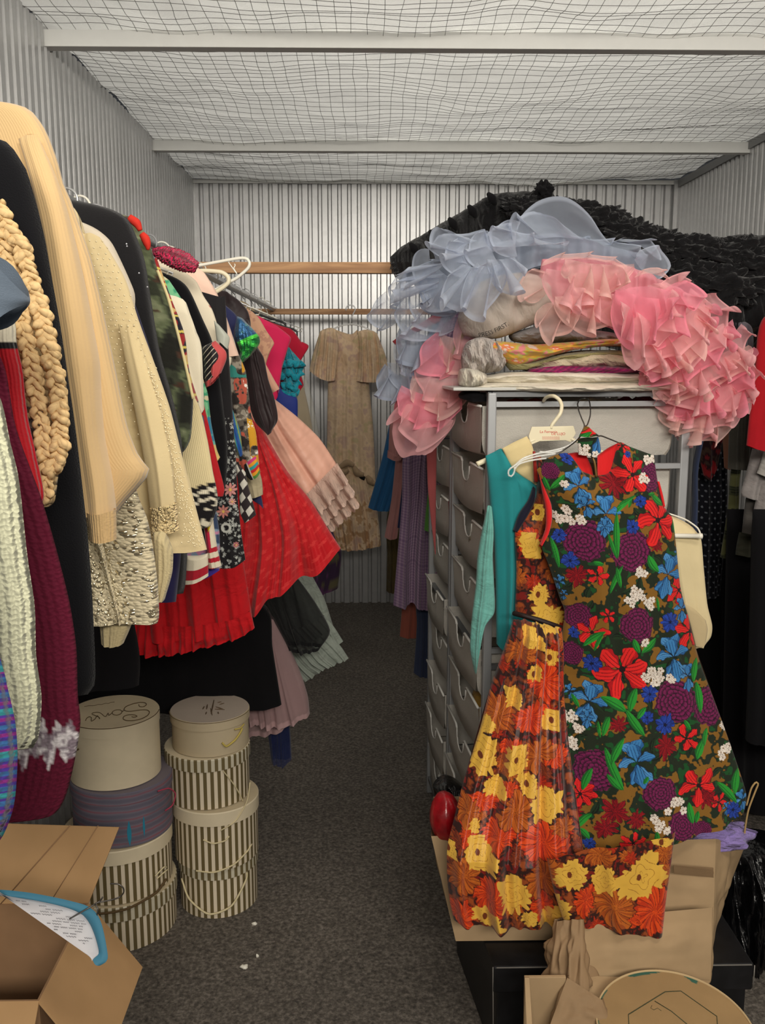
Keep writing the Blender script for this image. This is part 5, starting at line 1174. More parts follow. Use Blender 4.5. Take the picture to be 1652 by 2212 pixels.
# ================================================================ DRESSES HUNG ON THE FRONT OF THE DRAWERS
# ---- print painter: flowers laid on the cloth
class Print:
    def __init__(s, x, y, c): s.x, s.y, s.c = x, y, c
    def near(s, cx, cy, R):
        return np.nonzero((np.abs(s.x - cx) < R) & (np.abs(s.y - cy) < R))[0]
    def leaf(s, x0, y0, x1, y1, w, col, dark, bend=0.0):
        L = math.hypot(x1 - x0, y1 - y0); cx, cy = (x0 + x1) / 2, (y0 + y1) / 2
        i = s.near(cx, cy, L * .75 + w * 2)
        if not len(i): return
        ux, uy = (x1 - x0) / L, (y1 - y0) / L
        a = ((s.x[i] - x0) * ux + (s.y[i] - y0) * uy) / L; b = -(s.x[i] - x0) * uy + (s.y[i] - y0) * ux
        b = b - bend * w * 4 * a * (1 - a)
        h = w * np.sin(PI * np.clip(a, 0, 1)) ** .7
        ins = (a > 0) & (a < 1) & (np.abs(b) < h)
        s.c[i[ins]] = col
        s.c[i[ins & (b > h * .45)]] = dark
        s.c[i[ins & (np.abs(b) < .9)]] = dark
    def flower(s, cx, cy, R, n, col, shade, line, seed=0, jag=.0, depth=.45, core=None, asp=1.0, twist=0.0, rot=None, blob=False):
        i = s.near(cx, cy, R * 1.25)
        if not len(i): return
        r = np.random.RandomState(seed + int(cx * 7 + cy))
        dx = s.x[i] - cx; dy = (s.y[i] - cy) / asp; d = np.hypot(dx, dy) / R; th = np.arctan2(dy, dx) + (r.rand() * 6 if rot is None else rot) + twist * d
        pet = (th / (2 * PI) * n) % 1; k = np.floor((th / (2 * PI) * n) % n).astype(int)
        lens = r.uniform(.82, 1.08, n)[k % n]
        if blob: lens = 1 + .16 * np.sin(th * 2 + seed) + .08 * np.sin(th * 3 + seed * 2)
        edge = lens * ((1 - depth) + depth * np.sin(PI * pet) ** .6)
        if jag: edge = edge * (1 + jag * vnoise(th * 4.2 + seed, cx * .1, 1) + jag * .7 * vnoise(th * 9, cy * .1, 2))
        ins = d < edge
        s.c[i[ins]] = col
        nz = vnoise(th * n * 1.1, d * 3.1, cx * .13)
        s.c[i[ins & ((pet < .28) | (nz > .25)) & (d > .12)]] = shade
        s.c[i[ins & ((pet < .055) | (np.abs(pet - .5) < .018 + .03 * (1 - d)))]] = line
        s.c[i[ins & (d > edge * .955)]] = line
        if core is not None: s.c[i[d < .17 + .05 * np.sin(th * 5)]] = core
    def petal(s, x0, y0, x1, y1, w, col, shade, line, bend=0.0, ph=0.0):
        L = math.hypot(x1 - x0, y1 - y0); i = s.near((x0 + x1) / 2, (y0 + y1) / 2, L * .8 + w * 1.5)
        if not len(i): return
        ux, uy = (x1 - x0) / L, (y1 - y0) / L
        a = ((s.x[i] - x0) * ux + (s.y[i] - y0) * uy) / L; b = -(s.x[i] - x0) * uy + (s.y[i] - y0) * ux - bend * w * 4 * a * (1 - a)
        h = w * np.clip(np.sin(PI * np.clip(a, 0, 1) ** 1.5), 0, 1) ** .75 * (1 + .16 * np.sin(a * 15 + ph))
        ins = (a > 0) & (a < 1) & (np.abs(b) < h)
        s.c[i[ins]] = col
        st = np.abs(((b / w * 2.4 + .4 * a + ph) % 1) - .5)
        s.c[i[ins & (st < .13) & (a < .85)]] = shade; s.c[i[ins & (b > h * .55)]] = shade
        s.c[i[ins & (st < .035) & (a < .7)]] = line
        s.c[i[ins & ((np.abs(b) > h - 1.1) | (a > .975))]] = line
    def iris(s, cx, cy, R, rot, cs):
        for an, ln, wd, bd in ((115, .95, .30, .5), (65, .95, .30, -.5), (175, .8, .24, .6), (5, .8, .24, -.6), (-60, .9, .26, .4), (-120, .9, .26, -.4), (-90, 1.05, .30, 0), (90, .75, .34, 0)):
            th = math.radians(-an) + (rot - 1) * .35
            s.petal(cx, cy, cx + R * ln * 1.15 * math.cos(th), cy + R * ln * 1.25 * math.sin(th), R * wd, cs[0] if bd <= 0 else cs[3], cs[1], cs[2], bd, an)
    def lily(s, cx, cy, R, n, rot, cs):
        r = np.random.RandomState(int(cx + cy))
        for k in list(range(0, n, 2)) + list(range(1, n, 2)):
            th = rot + 2 * PI * k / n + r.uniform(-.25, .25); ln = R * r.uniform(.95, 1.3)
            s.petal(cx, cy, cx + ln * math.cos(th), cy + ln * math.sin(th), R * r.uniform(.26, .36), cs[0], cs[1], cs[2], r.uniform(-.5, .5), k)
        i = s.near(cx, cy, R * .2); s.c[i[np.hypot(s.x[i] - cx, s.y[i] - cy) < R * .13]] = cs[2]
    def mum(s, cx, cy, R, col, shade, line, seed=0):
        i = s.near(cx, cy, R * 1.2)
        if not len(i): return
        dx = s.x[i] - cx; dy = s.y[i] - cy; d = np.hypot(dx, dy) / R; th = np.arctan2(dy, dx) + .12 * vnoise(dx * .12, dy * .12, seed); d = d * (1 + .10 * vnoise(dx * .09 + seed, dy * .09))
        ins_any = d < 1.0 + .09 * np.abs(np.sin(th * 9 + seed)) ** .5
        s.c[i[ins_any]] = col
        rows = 5
        row = np.floor(d * rows); fr = (d * rows) % 1; n = 5 + 4 * row
        pet = (th / (2 * PI) * n + .5 * (row % 2) + .13 * seed) % 1
        s.c[i[ins_any & (fr < .30)]] = shade
        s.c[i[ins_any & ((pet < .13) | (fr > .90 - .35 * np.abs(pet - .5)))]] = line
    def posy(s, cx, cy, R, n, seed=0):
        r = np.random.RandomState(seed + int(cx))
        for q in range(n):
            a = r.rand() * 6.28; rr_ = R * math.sqrt(r.rand()) * .85
            s.flower(cx + rr_ * math.cos(a), cy + rr_ * math.sin(a), 9.2, 5, s2l((232, 222, 210)), s2l((214, 200, 188)), s2l((60, 50, 44)), seed + q, depth=.5, core=s2l((120, 90, 60)))
def X3(a, b): return 920 + a / 2.257, 780 + b / 2.257
def X4(a, b): return 920 + a / 2.257, 1350 + b / 2.257
RED, RED2, DRK = s2l((222, 36, 34)), s2l((170, 14, 22)), s2l((34, 14, 18))
MAR, MAR2 = s2l((140, 12, 24)), s2l((104, 8, 20))
PUR, PUR2, PURL = s2l((112, 26, 76)), s2l((84, 20, 58)), s2l((34, 12, 28))
IR, IR2, IRL = s2l((58, 122, 178)), s2l((36, 88, 142)), s2l((14, 30, 54))
AN, AN2 = s2l((34, 66, 160)), s2l((24, 46, 120))
GRN, GRN2, DG = s2l((38, 140, 46)), s2l((22, 92, 34)), s2l((28, 38, 24))
MUS = s2l((126, 88, 30))
def p_garden(x, y, u, v, uv):
    c = np.tile(MUS, (len(x), 1)).astype(float)
    n = fbm(x * .045 + 3, y * .045, 1, 3) + .35 * vnoise(x * .16, y * .16)
    c[n > -.12] = DG; c[(n > .1) & (vnoise(x * .11, y * .11, 7) > .42)] = s2l((22, 74, 34)); c[np.abs(n + .12) < .025] = s2l((60, 46, 20))
    Q = Print(x, y, c)
    for q in range(110):      # dark leaves in the ground of the print
        r = np.random.RandomState(q + 50); a = r.uniform(1180, 1600); b = r.uniform(980, 1830); th = r.rand() * 6.28; L = r.uniform(22, 40)
        Q.leaf(a, b, a + L * math.cos(th), b + L * math.sin(th), 7, s2l((30, 50, 28)), s2l((14, 22, 14)), .3)
    for k, (a, b, R) in enumerate([(*X3(750, 860), 40), (*X3(970, 905), 40), (*X3(1090, 560), 28), (*X3(600, 530), 17), (*X3(730, 1230), 26), (*X3(1000, 1260), 34), (*X3(700, 1410), 22), (*X4(1190, 340), 42), (*X4(1370, 380), 38), (*X4(810, 680), 42), (*X4(1110, 770), 33), (*X4(1220, 930), 30), (*X4(1320, 960), 18), (1230, 1545, 0)]):
        if R: Q.mum(a, b, R, PUR, PUR2, PURL, k)
    for k, (a, b, R) in enumerate([(*X3(1100, 880), 17), (*X3(720, 1030), 24), (*X4(910, 450), 19), (*X4(1140, 550), 26), (*X4(900, 870), 28), (*X4(860, 960), 24), (*X4(1000, 900), 20), (*X4(1330, 800), 26), (*X3(900, 590), 26), (*X4(720, 900), 20)]):
        Q.flower(a, b, R, 9, MAR, MAR2, DRK, k, .25, .35)
    for k, (a, b, R, n_) in enumerate([(*X3(985, 545), 36, 6), (*X3(1110, 765), 46, 6), (*X4(930, 185), 52, 6), (*X4(1300, 745), 38, 5), (*X3(810, 1020), 22, 5), (*X3(1225, 1110), 30, 6), (*X3(1280, 1310), 34, 6), (*X3(790, 1300), 30, 5), (*X4(745, 810), 30, 7), (*X4(1240, 520), 26, 5), (*X4(980, 1010), 24, 6), (*X3(950, 410), 16, 6), (*X3(860, 1215), 16, 5), (*X4(1400, 830), 18, 5)]):
        Q.lily(a, b, R, n_, k * .9, (RED, RED2, DRK))
    for a, b, R, rt_ in [(*X3(725, 600), 34, 0), (*X3(850, 730), 36, 1), (*X3(1160, 1030), 40, 2), (*X4(1180, 130), 42, .5), (*X4(780, 350), 40, 1.6), (*X4(1000, 630), 44, .2), (*X4(695, 310), 15, 0), (*X3(1235, 1200), 22, 1), (*X3(760, 690), 22, 0), (*X3(845, 790), 18, 1), (*X4(1255, 230), 24, 1), (*X3(640, 1070), 15, 2), (*X3(1220, 935), 12, 2), (*X4(1530, 840), 20, 0), (*X4(770, 430), 18, 1), (*X3(665, 1130), 10, 1), (1560, 1735, 12, 1)]:
        Q.iris(a, b, R * 1.0, rt_, (IR, IR2, IRL, s2l((74, 136, 188))))
    for a, b, R in [(*X3(680, 470), 14), (*X3(640, 840), 17), (*X3(980, 790), 17), (*X3(690, 960), 20), (*X3(1020, 670), 14), (*X3(790, 1450), 21), (*X3(1165, 1250), 21), (*X4(1060, 300), 19), (*X4(1135, 450), 23), (*X4(1045, 410), 15), (*X4(790, 1050), 14), (*X4(1480, 880), 20), (*X3(710, 1310), 12), (*X3(970, 450), 8)]:
        Q.flower(a, b, R, 7, AN, AN2, s2l((10, 16, 46)), int(a), .15, .25, core=s2l((12, 18, 50)))
    for x0, y0, x1, y1, w_, bd in [(570, 560, 600, 630, 5, .3), (600, 620, 665, 545, 7, .3), (600, 850, 640, 1000, 6, -.3), (980, 650, 900, 720, 6, .5), (900, 720, 905, 940, 7, .2), (1080, 640, 1150, 700, 7, .3), (860, 820, 900, 940, 4, 0), (980, 1320, 1010, 1390, 7, .2), (1020, 1390, 1095, 1325, 8, .3), (850, 1290, 750, 1370, 7, .4), (960, 700, 975, 650, 4, 0), (1060, 930, 1110, 1010, 9, .4), (1060, 640, 1100, 640, 4, 0), (1200, 760, 1215, 850, 6, 0), (1240, 1020, 1250, 1080, 3, 0), (930, 970, 870, 1110, 5, .5), (900, 980, 920, 1080, 5, 0), (1000, 640, 900, 700, 4, .3), (1100, 1130, 1110, 1200, 3, 0), (840, 1300, 800, 1390, 4, .4), (790, 960, 840, 970, 5, 0)]:
        a, b = X3(x0, y0); a2, b2 = X3(x1, y1); Q.leaf(a, b, a2, b2, w_, GRN, GRN2, bd)
    for x0, y0, x1, y1, w_, bd in [(830, 320, 950, 390, 11, -.4), (950, 380, 1035, 500, 9, .2), (995, 270, 965, 390, 9, .2), (1310, 150, 1285, 260, 8, .3), (1300, 260, 1318, 410, 9, -.2), (850, 560, 935, 760, 9, .3), (940, 510, 880, 640, 8, .4), (795, 670, 755, 790, 8, .3), (1515, 690, 1490, 810, 10, .3), (1395, 740, 1500, 850, 8, -.3), (1255, 830, 1275, 930, 9, .2), (1300, 870, 1290, 930, 5, 0), (800, 900, 720, 990, 8, .4), (740, 980, 790, 1030, 7, -.3), (1335, 520, 1290, 620, 9, .4), (870, 410, 840, 510, 7, .2), (700, 320, 735, 385, 5, 0), (1050, 690, 1030, 730, 4, 0), (1090, 950, 1098, 1030, 6, 0), (820, 440, 830, 520, 4, .2), (1040, 360, 1000, 420, 6, .2), (1350, 480, 1330, 560, 7, .3), (860, 690, 930, 760, 7, .3), (1230, 430, 1260, 480, 5, 0)]:
        a, b = X4(x0, y0); a2, b2 = X4(x1, y1); Q.leaf(a, b, a2, b2, w_, GRN, GRN2, bd)
    for a, b, R, n_ in [(*X3(660, 745), 26, 9), (*X3(735, 760), 8, 3), (*X3(1090, 475), 12, 4), (*X3(1045, 560), 10, 3), (*X3(990, 1120), 22, 9), (*X3(1065, 1160), 10, 4), (*X3(1020, 1010), 12, 4), (*X3(1075, 1500), 24, 9), (*X3(1160, 1525), 8, 3), (*X3(660, 595), 5, 2), (*X4(690, 445), 24, 6), (*X4(730, 490), 10, 3), (*X4(690, 570), 16, 5), (*X4(1440, 600), 22, 8), (*X4(1185, 850), 22, 8), (*X4(1080, 910), 18, 6), (*X4(1060, 190), 14, 5), (*X4(1445, 490), 7, 2), (*X4(1135, 950), 6, 2), (*X4(1100, 230), 16, 5), (*X3(1045, 1345), 6, 2)]:
        Q.posy(a, b, R, n_, int(b))
    return c
fwd1 = lambda x, y: -.135 * np.clip((y - 1450) / 400, 0, 1) ** 1.2
GARD = fab('garden_print', None, .8, 'weave', strength=.25, var=.02)
t = G('floral_dress', 2.08, 'sleeveless dress with red, blue and purple flowers on mustard, hung front of the drawers', 'dress', x=.6, z=.7)
cloth('front', ["1159,1015 1172,1046 1190,1090 1188,1135 1170,1179 1186,1223 1208,1290 1219,1325 1208,1400 1199,1480 1205,1625 1228,1727 1250,1838",
                "1172,1001 1195,1046 1212,1090 1212,1150 1208,1223 1228,1290 1236,1325 1228,1400 1228,1480 1240,1625 1260,1727 1282,1828",
                "1186,988 1215,1046 1238,1110 1240,1200 1250,1290 1258,1325 1256,1400 1262,1480 1275,1625 1300,1727 1318,1820",
                "1226,979 1247,1030 1262,1110 1268,1200 1275,1290 1285,1325 1288,1400 1298,1480 1315,1625 1335,1727 1352,1812",
                "1257,1017 1272,1050 1290,1110 1298,1200 1305,1290 1312,1325 1320,1400 1332,1480 1352,1625 1375,1727 1390,1806",
                "1288,1026 1297,1060 1310,1110 1320,1200 1330,1290 1336,1325 1348,1400 1362,1480 1385,1625 1410,1727 1428,1800",
                "1317,1018 1325,1060 1335,1110 1345,1200 1356,1290 1364,1325 1378,1400 1395,1480 1422,1625 1445,1727 1466,1793",
                "1334,957 1350,1020 1364,1090 1378,1200 1390,1290 1400,1325 1415,1400 1432,1480 1465,1625 1490,1727 1510,1782",
                "1363,966 1378,1020 1395,1090 1408,1200 1420,1290 1432,1325 1448,1400 1468,1480 1508,1625 1534,1727 1550,1772",
                "1412,984 1421,1046 1431,1090 1452,1120 1460,1179 1469,1267 1484,1325 1500,1391 1514,1438 1556,1549 1589,1642 1611,1713 1606,1752"],
      2.08, GARD, t, thick=.05, amp=.010, k=3.5, seed=5, nu=420, nv=760, paint=p_garden, closed=False, a0=.1, taper=.10, round_=.6, dfun=fwd1)
cloth('back', ["1161,1018 1175,1046 1192,1090 1172,1180 1210,1290 1221,1325 1200,1480 1206,1625 1250,1832", "1226,985 1262,1030 1290,1325 1350,1806", "1288,1000 1340,1325 1430,1794", "1334,962 1400,1325 1510,1776", "1410,988 1430,1092 1452,1120 1469,1267 1500,1391 1556,1549 1609,1713 1603,1748"],
      2.085, fab('garden_back', (60, 44, 24), .85), t, thick=-.03, amp=.006, k=4, closed=False, dfun=fwd1)
LINR = fab('red_lining', (216, 34, 36), .8, 'fineknit', strength=.3)
cloth('lining', ["1226,980 1245,1015 1262,1035", "1245,977 1262,1012 1272,1040", "1266,983 1278,1012 1284,1045"], 2.072, LINR, t, thick=-.012, amp=.002, k=1, closed=False, nu=20, nv=20, label='red neck lining')
cloth('lining', ["1290,984 1290,1012 1292,1045", "1312,968 1310,1010 1308,1042", "1334,957 1330,990 1328,1030"], 2.072, LINR, t, thick=-.012, amp=.002, k=1, closed=False, nu=20, nv=20, label='red neck lining')
obj('zip', tube(P(*np.array([(1278, 985, 2.068), (1284, 1000, 2.066), (1288, 1030, 2.066)]).T), .003, 6, seg=12), plain('brass_zip', (130, 104, 60), .4, .6), t)
cloth('armhole_lining', ["1163,1020 1170,1060 1178,1100 1178,1140 1166,1176", "1171,1046 1190,1088 1192,1125 1184,1155 1170,1178"], 2.05, LINR, t, thick=.01, amp=.002, k=1, nu=14, nv=40, taper=.1, label='red armhole lining')
cloth('armhole_lining', ["1419,1040 1425,1070 1431,1092", "1424,1040 1432,1070 1437,1096"], 2.07, LINR, t, thick=.004, amp=.0, k=1, nu=8, nv=14, label='red armhole lining')
cloth('belt_loop', ["1262,921 1256,931 1250,942", "1268,921 1270,932 1270,944", "1272,923 1282,932 1293,940"], 2.05, GARD, t, thick=.01, amp=.001, k=1, nu=50, nv=30, paint=lambda x, y, u, v, uv: p_garden(x + 20, y + 420, u, v, uv), taper=0)
cloth('belt', ["1247,948 1248,965 1249,982", "1268,946 1268,965 1268,984", "1282,946 1284,965 1284,986", "1292,944 1296,960 1298,973"], 2.06, GARD, t, thick=.01, amp=.001, k=1, nu=90, nv=60, paint=lambda x, y, u, v, uv: p_garden(x + 150, y + 470, u, v, uv), taper=0)
# hangers on the top rail
RZ = 2.26
tag(obj('wire_hanger', join(tube(P(*np.array([(1247, 873, 2.27), (1250, 866, 2.29), (1256, 861, 2.31), (1268, 861, 2.31), (1273, 868, 2.28), (1275, 885, 2.25), (1274, 900, 2.18), (1268, 918, 2.08), (1262, 921, 2.055)]).T), .0016, 8, seg=50),
                            tube(P(*np.array([(1247, 873, 2.27), (1250, 888, 2.23), (1256, 904, 2.14), (1262, 921, 2.055), (1252, 944, 2.06), (1240, 956, 2.07), (1215, 974, 2.08), (1175, 1000, 2.08)]).T), .0016, 8, seg=50),
                            tube(P(*np.array([(1262, 921, 2.055), (1278, 935, 2.06), (1292, 942, 2.065), (1300, 942, 2.07), (1335, 956, 2.08), (1370, 972, 2.08), (1405, 988, 2.08)]).T), .0016, 8, seg=50)),
        plain('dark_hanger_wire', (96, 92, 88), .35, .8)), 'dark wire hanger carrying the floral dress from the top drawer rail', 'hanger')
IVP = plain('ivory_plastic', (232, 222, 190), .35, 0, .5)
t = G('label_hanger', 2.2, 'ivory plastic hanger with a red printed label on its flat neck plate', 'hanger', x=.45, z=1.5)
obj('hook', tube(P(*np.array([(1174, 866, 2.29), (1178, 860, 2.27), (1186, 856, 2.25), (1197, 856, 2.23), (1208, 864, 2.22), (1213, 877, 2.21), (1210, 893, 2.2), (1201, 906, 2.2), (1192, 918, 2.2), (1190, 926, 2.2)]).T), [.0042, .0044, .0046, .0046, .0046, .0042], 10, seg=60), IVP, t)
def plate(pts, D, th, mat, parent, name, bevel=.001):
    p = P(*np.array([(a, b, D) for a, b in pts]).T); n = len(p)
    V = np.vstack([p + [0, -th / 2, 0], p + [0, th / 2, 0]])
    Fc = [tuple(range(n)), tuple(range(2 * n - 1, n - 1, -1))] + [(i, i + n, (i + 1) % n + n, (i + 1) % n) for i in range(n)]
    return obj(name, (V, Fc), mat, parent, smooth=False, bevel=bevel)
plate([(1148, 922), (1238, 920), (1243, 936), (1232, 955), (1220, 951), (1165, 953), (1146, 961), (1141, 942)], 2.2, .006, IVP, t, 'neck_plate')
obj('arm', tube(P(*np.array([(1155, 950, 2.2), (1135, 958, 2.2), (1090, 978, 2.2), (1050, 994, 2.2), (1030, 1003, 2.195)]).T), [.004, .004, .005, .006, .0065], 10, seg=30), IVP, t)
obj('arm', tube(P(*np.array([(1232, 948, 2.2), (1260, 958, 2.2), (1300, 976, 2.2), (1330, 990, 2.2)]).T), .004, 10, seg=30), IVP, t)
RI = plain('red_ink', (200, 44, 44), .7)
def flat(px, py, D, dy=-.0035):
    o_ = P(px, py, D) + np.array([0, dy, 0])
    return lambda a, b: o_ + np.array([a, 0, b])
text('La Femenia', .0092, RI, flat(1165, 935, 2.2), t)
text('DE LUJO', .0088, RI, flat(1190, 939.5, 2.2), t)
for j in range(3):
    text(('INDUSTRIA', 'MEXICANA', 'HECHO A MANO')[j] if False else '~~~~~~~~~', .008, RI, flat(1170, 945.5 + j * 2.3, 2.2), t, name='fine_print')
t = G('clear_hanger', 2.12, 'clear plastic hanger looped between the aqua and orange garments', 'hanger', x=.4, z=1.4)
for a in ([(1256, 928), (1250, 942), (1235, 958), (1215, 968), (1190, 974), (1160, 980), (1130, 990), (1112, 1005), (1099, 1015), (1098, 1026), (1104, 1029), (1110, 1022), (1112, 1008)], [(1112, 1006), (1130, 994), (1160, 986), (1200, 980)], [(1110, 1015), (1122, 1002), (1150, 994), (1180, 990)], [(1165, 976), (1190, 978), (1215, 972)]):
    obj('frame', tube(P(*np.array([(x, y, 2.1) for x, y in a]).T), .0022, 8, seg=40), clear('clear_hanger_plastic', (245, 245, 240), .5, .05), t)
# aqua tunic
AQ = fab('aqua', (36, 136, 140), .8, 'fuzzy', strength=.2)
AQ2 = fab('aqua_cotton', (108, 172, 162), .8, 'crinkle', strength=.4)
t = G('aqua_tunic', 2.2, 'aqua sleeveless tunic with a cream lining, on the ivory label hanger', 'tunic', x=.38, z=.9)
cloth('body', ["1048,985 1053,1030 1058,1090 1066,1157 1070,1260 1072,1390", "1066,977 1072,1040 1080,1120 1084,1200 1086,1300 1084,1400", "1084,970 1098,1010 1104,1060 1104,1150 1104,1240 1100,1320 1098,1400", "1100,1004 1118,1030 1130,1080 1130,1140 1128,1220 1125,1300 1124,1400", "1125,1026 1150,1044 1156,1080 1150,1140 1148,1200 1146,1300 1150,1400", "1160,1040 1180,1060 1190,1100 1190,1200 1190,1300 1190,1400"], 2.18, AQ, t, thick=.035, amp=.010, k=3, a0=.3, nu=80, nv=80)
cloth('lining', ["1084,969 1094,990 1106,1012 1120,1024 1140,1038", "1110,955 1118,985 1130,1010 1142,1028 1155,1046", "1138,942 1148,958 1154,980 1157,1010 1160,1046"], 2.165, fab('cream_facing', (222, 202, 150), .8, 'weave'), t, thick=.01, amp=.002, k=1, nu=30, nv=40, label='cream lining')
cloth('sleeve', ["1053,1092 1040,1150 1031,1201 1027,1267 1018,1340 1015,1400 1024,1450", "1058,1092 1054,1150 1048,1220 1044,1290 1034,1360 1026,1450", "1062,1095 1066,1150 1064,1201 1067,1260 1068,1322 1046,1356 1028,1450"], 2.15, AQ2, t, thick=.02, amp=.006, k=2, a0=.5, nu=40, nv=60, label='paler sea green cloth')
# cream jacket on white tube hanger
t = G('cream_jacket', 2.2, 'cream jacket folded behind the floral dress, its sleeve showing on the right', 'jacket', x=.75, z=.9)
CJ = fab('cream_jacket', (222, 204, 160), .85, 'weave')
cloth('body', ["1400,1110 1430,1250 1480,1396", "1452,1115 1470,1250 1495,1396", "1480,1128 1500,1250 1514,1396", "1496,1139 1514,1165 1519,1223 1527,1303 1538,1350 1535,1376 1516,1397"], 2.18, CJ, t, thick=.02, amp=.006, k=2, a0=.3)
cloth('turned_edge', ["1476,1303 1490,1350 1502,1396", "1500,1316 1514,1350 1516,1396", "1524,1340 1528,1360 1524,1390"], 2.145, fab('cream_dark', (196, 176, 136), .85), t, thick=.004, amp=.001, k=1, nu=16, nv=24)
tag(obj('tube_hanger', join(tube(P(*np.array([(1380, 1156, 2.15), (1510, 1158, 2.15)]).T), .0056, 12), tube(P(*np.array([(1508, 1158, 2.15), (1516, 1158, 2.15)]).T), .0068, 12), tube(P(*np.array([(1440, 1108, 2.17), (1480, 1122, 2.165), (1506, 1140, 2.16), (1512, 1152, 2.15)]).T), .002, 8, seg=14)), PWHITE), 'white tube trouser bar of a hanger, right of the floral dress', 'hanger')
# orange dress
YL, YL2, YLL = s2l((226, 178, 70)), s2l((212, 158, 52)), s2l((150, 92, 26))
OR, OR2, ORL = s2l((222, 74, 22)), s2l((188, 50, 16)), s2l((92, 22, 10))
AM, AM2, AML = s2l((190, 98, 30)), s2l((160, 72, 22)), s2l((84, 32, 12))
BRN = s2l((48, 20, 16))
def p_autumn(x, y, u, v, uv):
    c = np.tile(BRN, (len(x), 1)).astype(float)
    n = fbm(x * .075, y * .075, 4, 3)
    c[n > .15] = s2l((110, 46, 22)); c[n > .5] = s2l((150, 70, 28)); c[n < -.55] = s2l((120, 24, 18))
    Q = Print(x, y, c); r = np.random.RandomState(12)
    for i in range(150):
        a = r.uniform(960, 1460); b = r.uniform(1000, 2010); col = [(AM, AM2, AML), (OR2, s2l((150, 36, 14)), ORL), (s2l((140, 58, 26)), s2l((110, 40, 20)), BRN)][i % 3]
        Q.flower(a, b, r.uniform(12, 24), 8, *col, seed=i, jag=.3, depth=.3)
    for k, (a, b, R) in enumerate([(1140, 1165, 26), (1088, 1690, 0), (*X4(560, 1000 + 20), 46), (*X4(490, 410), 32), (*X4(560, 240), 36), (*X4(340, 980), 34), (*X4(560, 1330), 28), (*X4(770, 1310), 26), (*X4(1100, 1370), 40), (*X4(160, 1370), 28), (*X4(300, 1270), 34), (*X4(430, 720), 0), (*X4(610, 600), 26), (*X4(270, 830), 24), (*X4(390, 750), 18), (*X4(200, 990), 20), (*X4(400, 560), 20), (*X4(970, 1390), 20)]):
        if R: Q.flower(a, b, R * 1.15, 9, OR, OR2, ORL, k, .18, .12, twist=.4, blob=True)
    for k, (a, b, R) in enumerate([(*X4(560, 1190), 38), (*X4(340, 400), 34), (*X4(520, 590), 32), (*X4(420, 870), 34), (*X4(900, 1330), 40), (*X4(180, 1190), 34), (*X4(830, 1090), 24), (*X4(650, 940), 22), (*X4(240, 640), 0), (*X4(1180, 1200), 24), (*X4(450, 100), 26), (*X4(200, 880), 26), (*X3(620, 1020), 18), (*X3(470, 870), 14), (*X4(1150, 1090), 18)]):
        if R: Q.flower(a, b, R * 1.15, 9, AM, AM2, AML, k + 40, .2, .12, twist=.4, blob=True)
    for k, (a, b, R, asp) in enumerate([(*X4(270, 610), 34, 1.3), (*X4(410, 320), 18, 1.6), (*X4(590, 130), 14, 1.6), (*X4(535, 60), 11, 2.6), (*X4(430, 610), 26, 1.6), (*X4(565, 830), 30, 1.5), (*X4(480, 730), 22, 1.1), (*X4(325, 760), 20, 1.4), (*X4(255, 1080), 30, 1.5), (*X4(410, 1260), 36, 1.0), (*X4(700, 1190), 36, .8), (*X4(855, 1210), 28, 1.1), (*X4(1035, 1195), 48, 1.0), (*X4(620, 1380), 36, .75), (*X4(600, 430), 18, 1.8), (*X4(280, 470), 18, 1.2), (*X4(290, 1380), 34, .5), (*X4(490, 1370), 20, .7), (*X4(1140, 1035), 22, .5), (*X3(590, 1240), 34, .9), (*X3(545, 1125), 24, .8), (*X3(500, 890), 22, 1.8), (*X3(540, 730), 14, 1.6), (*X3(490, 1320), 16, 1.6), (*X4(110, 1080), 14, 2.2), (*X4(1170, 1280), 0, 1), (*X4(510, 200), 14, 1.5), (*X4(230, 950), 14, 1)]):
        if R:
            Q.flower(a, b, R, 14, YL, YL, YL, k + 80, .22, .10, asp=asp, blob=True); i = Q.near(a, b, R * asp * .9)
            d = np.hypot(x[i] - a, (y[i] - b) / asp) / R; th = np.arctan2(y[i] - b, x[i] - a)
            m = (d < .8) & (np.abs(((d * 3.1 + .35 * np.sin(th * 4 + k)) % 1) - .5) < .035); c[i[m]] = YLL
            m = (np.hypot((x[i] - a + R * .15) / 5, (y[i] - b) / 7) < 1) & (k % 2 == 0); c[i[m]] = s2l((110, 50, 20))
    return c
AUT = fab('autumn_print', None, .45, 'satin', strength=.35, var=.02, spec=.35)
t = G('autumn_dress', 2.0, 'orange, rust and yellow flowered dress, its gathered hem draped over a paper bag', 'dress', x=.4, z=.5)
cloth('bodice', ["1155,985 1160,1030 1157,1075 1135,1110 1112,1146 1115,1230 1112,1322", "1158,985 1166,1050 1168,1100 1160,1150 1150,1230 1148,1330", "1162,985 1176,1060 1185,1110 1190,1170 1186,1240 1182,1342", "1168,985 1185,1060 1200,1120 1212,1190 1222,1260 1226,1356"], 2.14, AUT, t, thick=.025, amp=.004, k=2, nu=150, nv=330, paint=p_autumn)
cloth('lining', ["1151,1050 1140,1080 1120,1110 1108,1145", "1157,1056 1154,1085 1140,1115 1118,1148"], 2.135, fab('navy_lining', (24, 24, 42), .8), t, thick=.012, amp=.001, k=1, nu=12, nv=20, label='dark navy lining')
obj('strap', tube(P(*np.array([(1153, 975, 2.12), (1155, 1000, 2.125), (1158, 1040, 2.13)]).T), [.003, .0045, .006], 8, seg=14), AUT, t, cols=np.tile(s2l((150, 30, 20)), (14 * 8, 1)))
obj('belt', tube(P(*np.array([(1110, 1325, 2.10), (1130, 1330, 2.075), (1165, 1340, 2.065), (1200, 1352, 2.07), (1226, 1362, 2.11)]).T), .006, 8, seg=30), plain('brown_belt', (34, 18, 16), .6), t, label='dark brown belt')
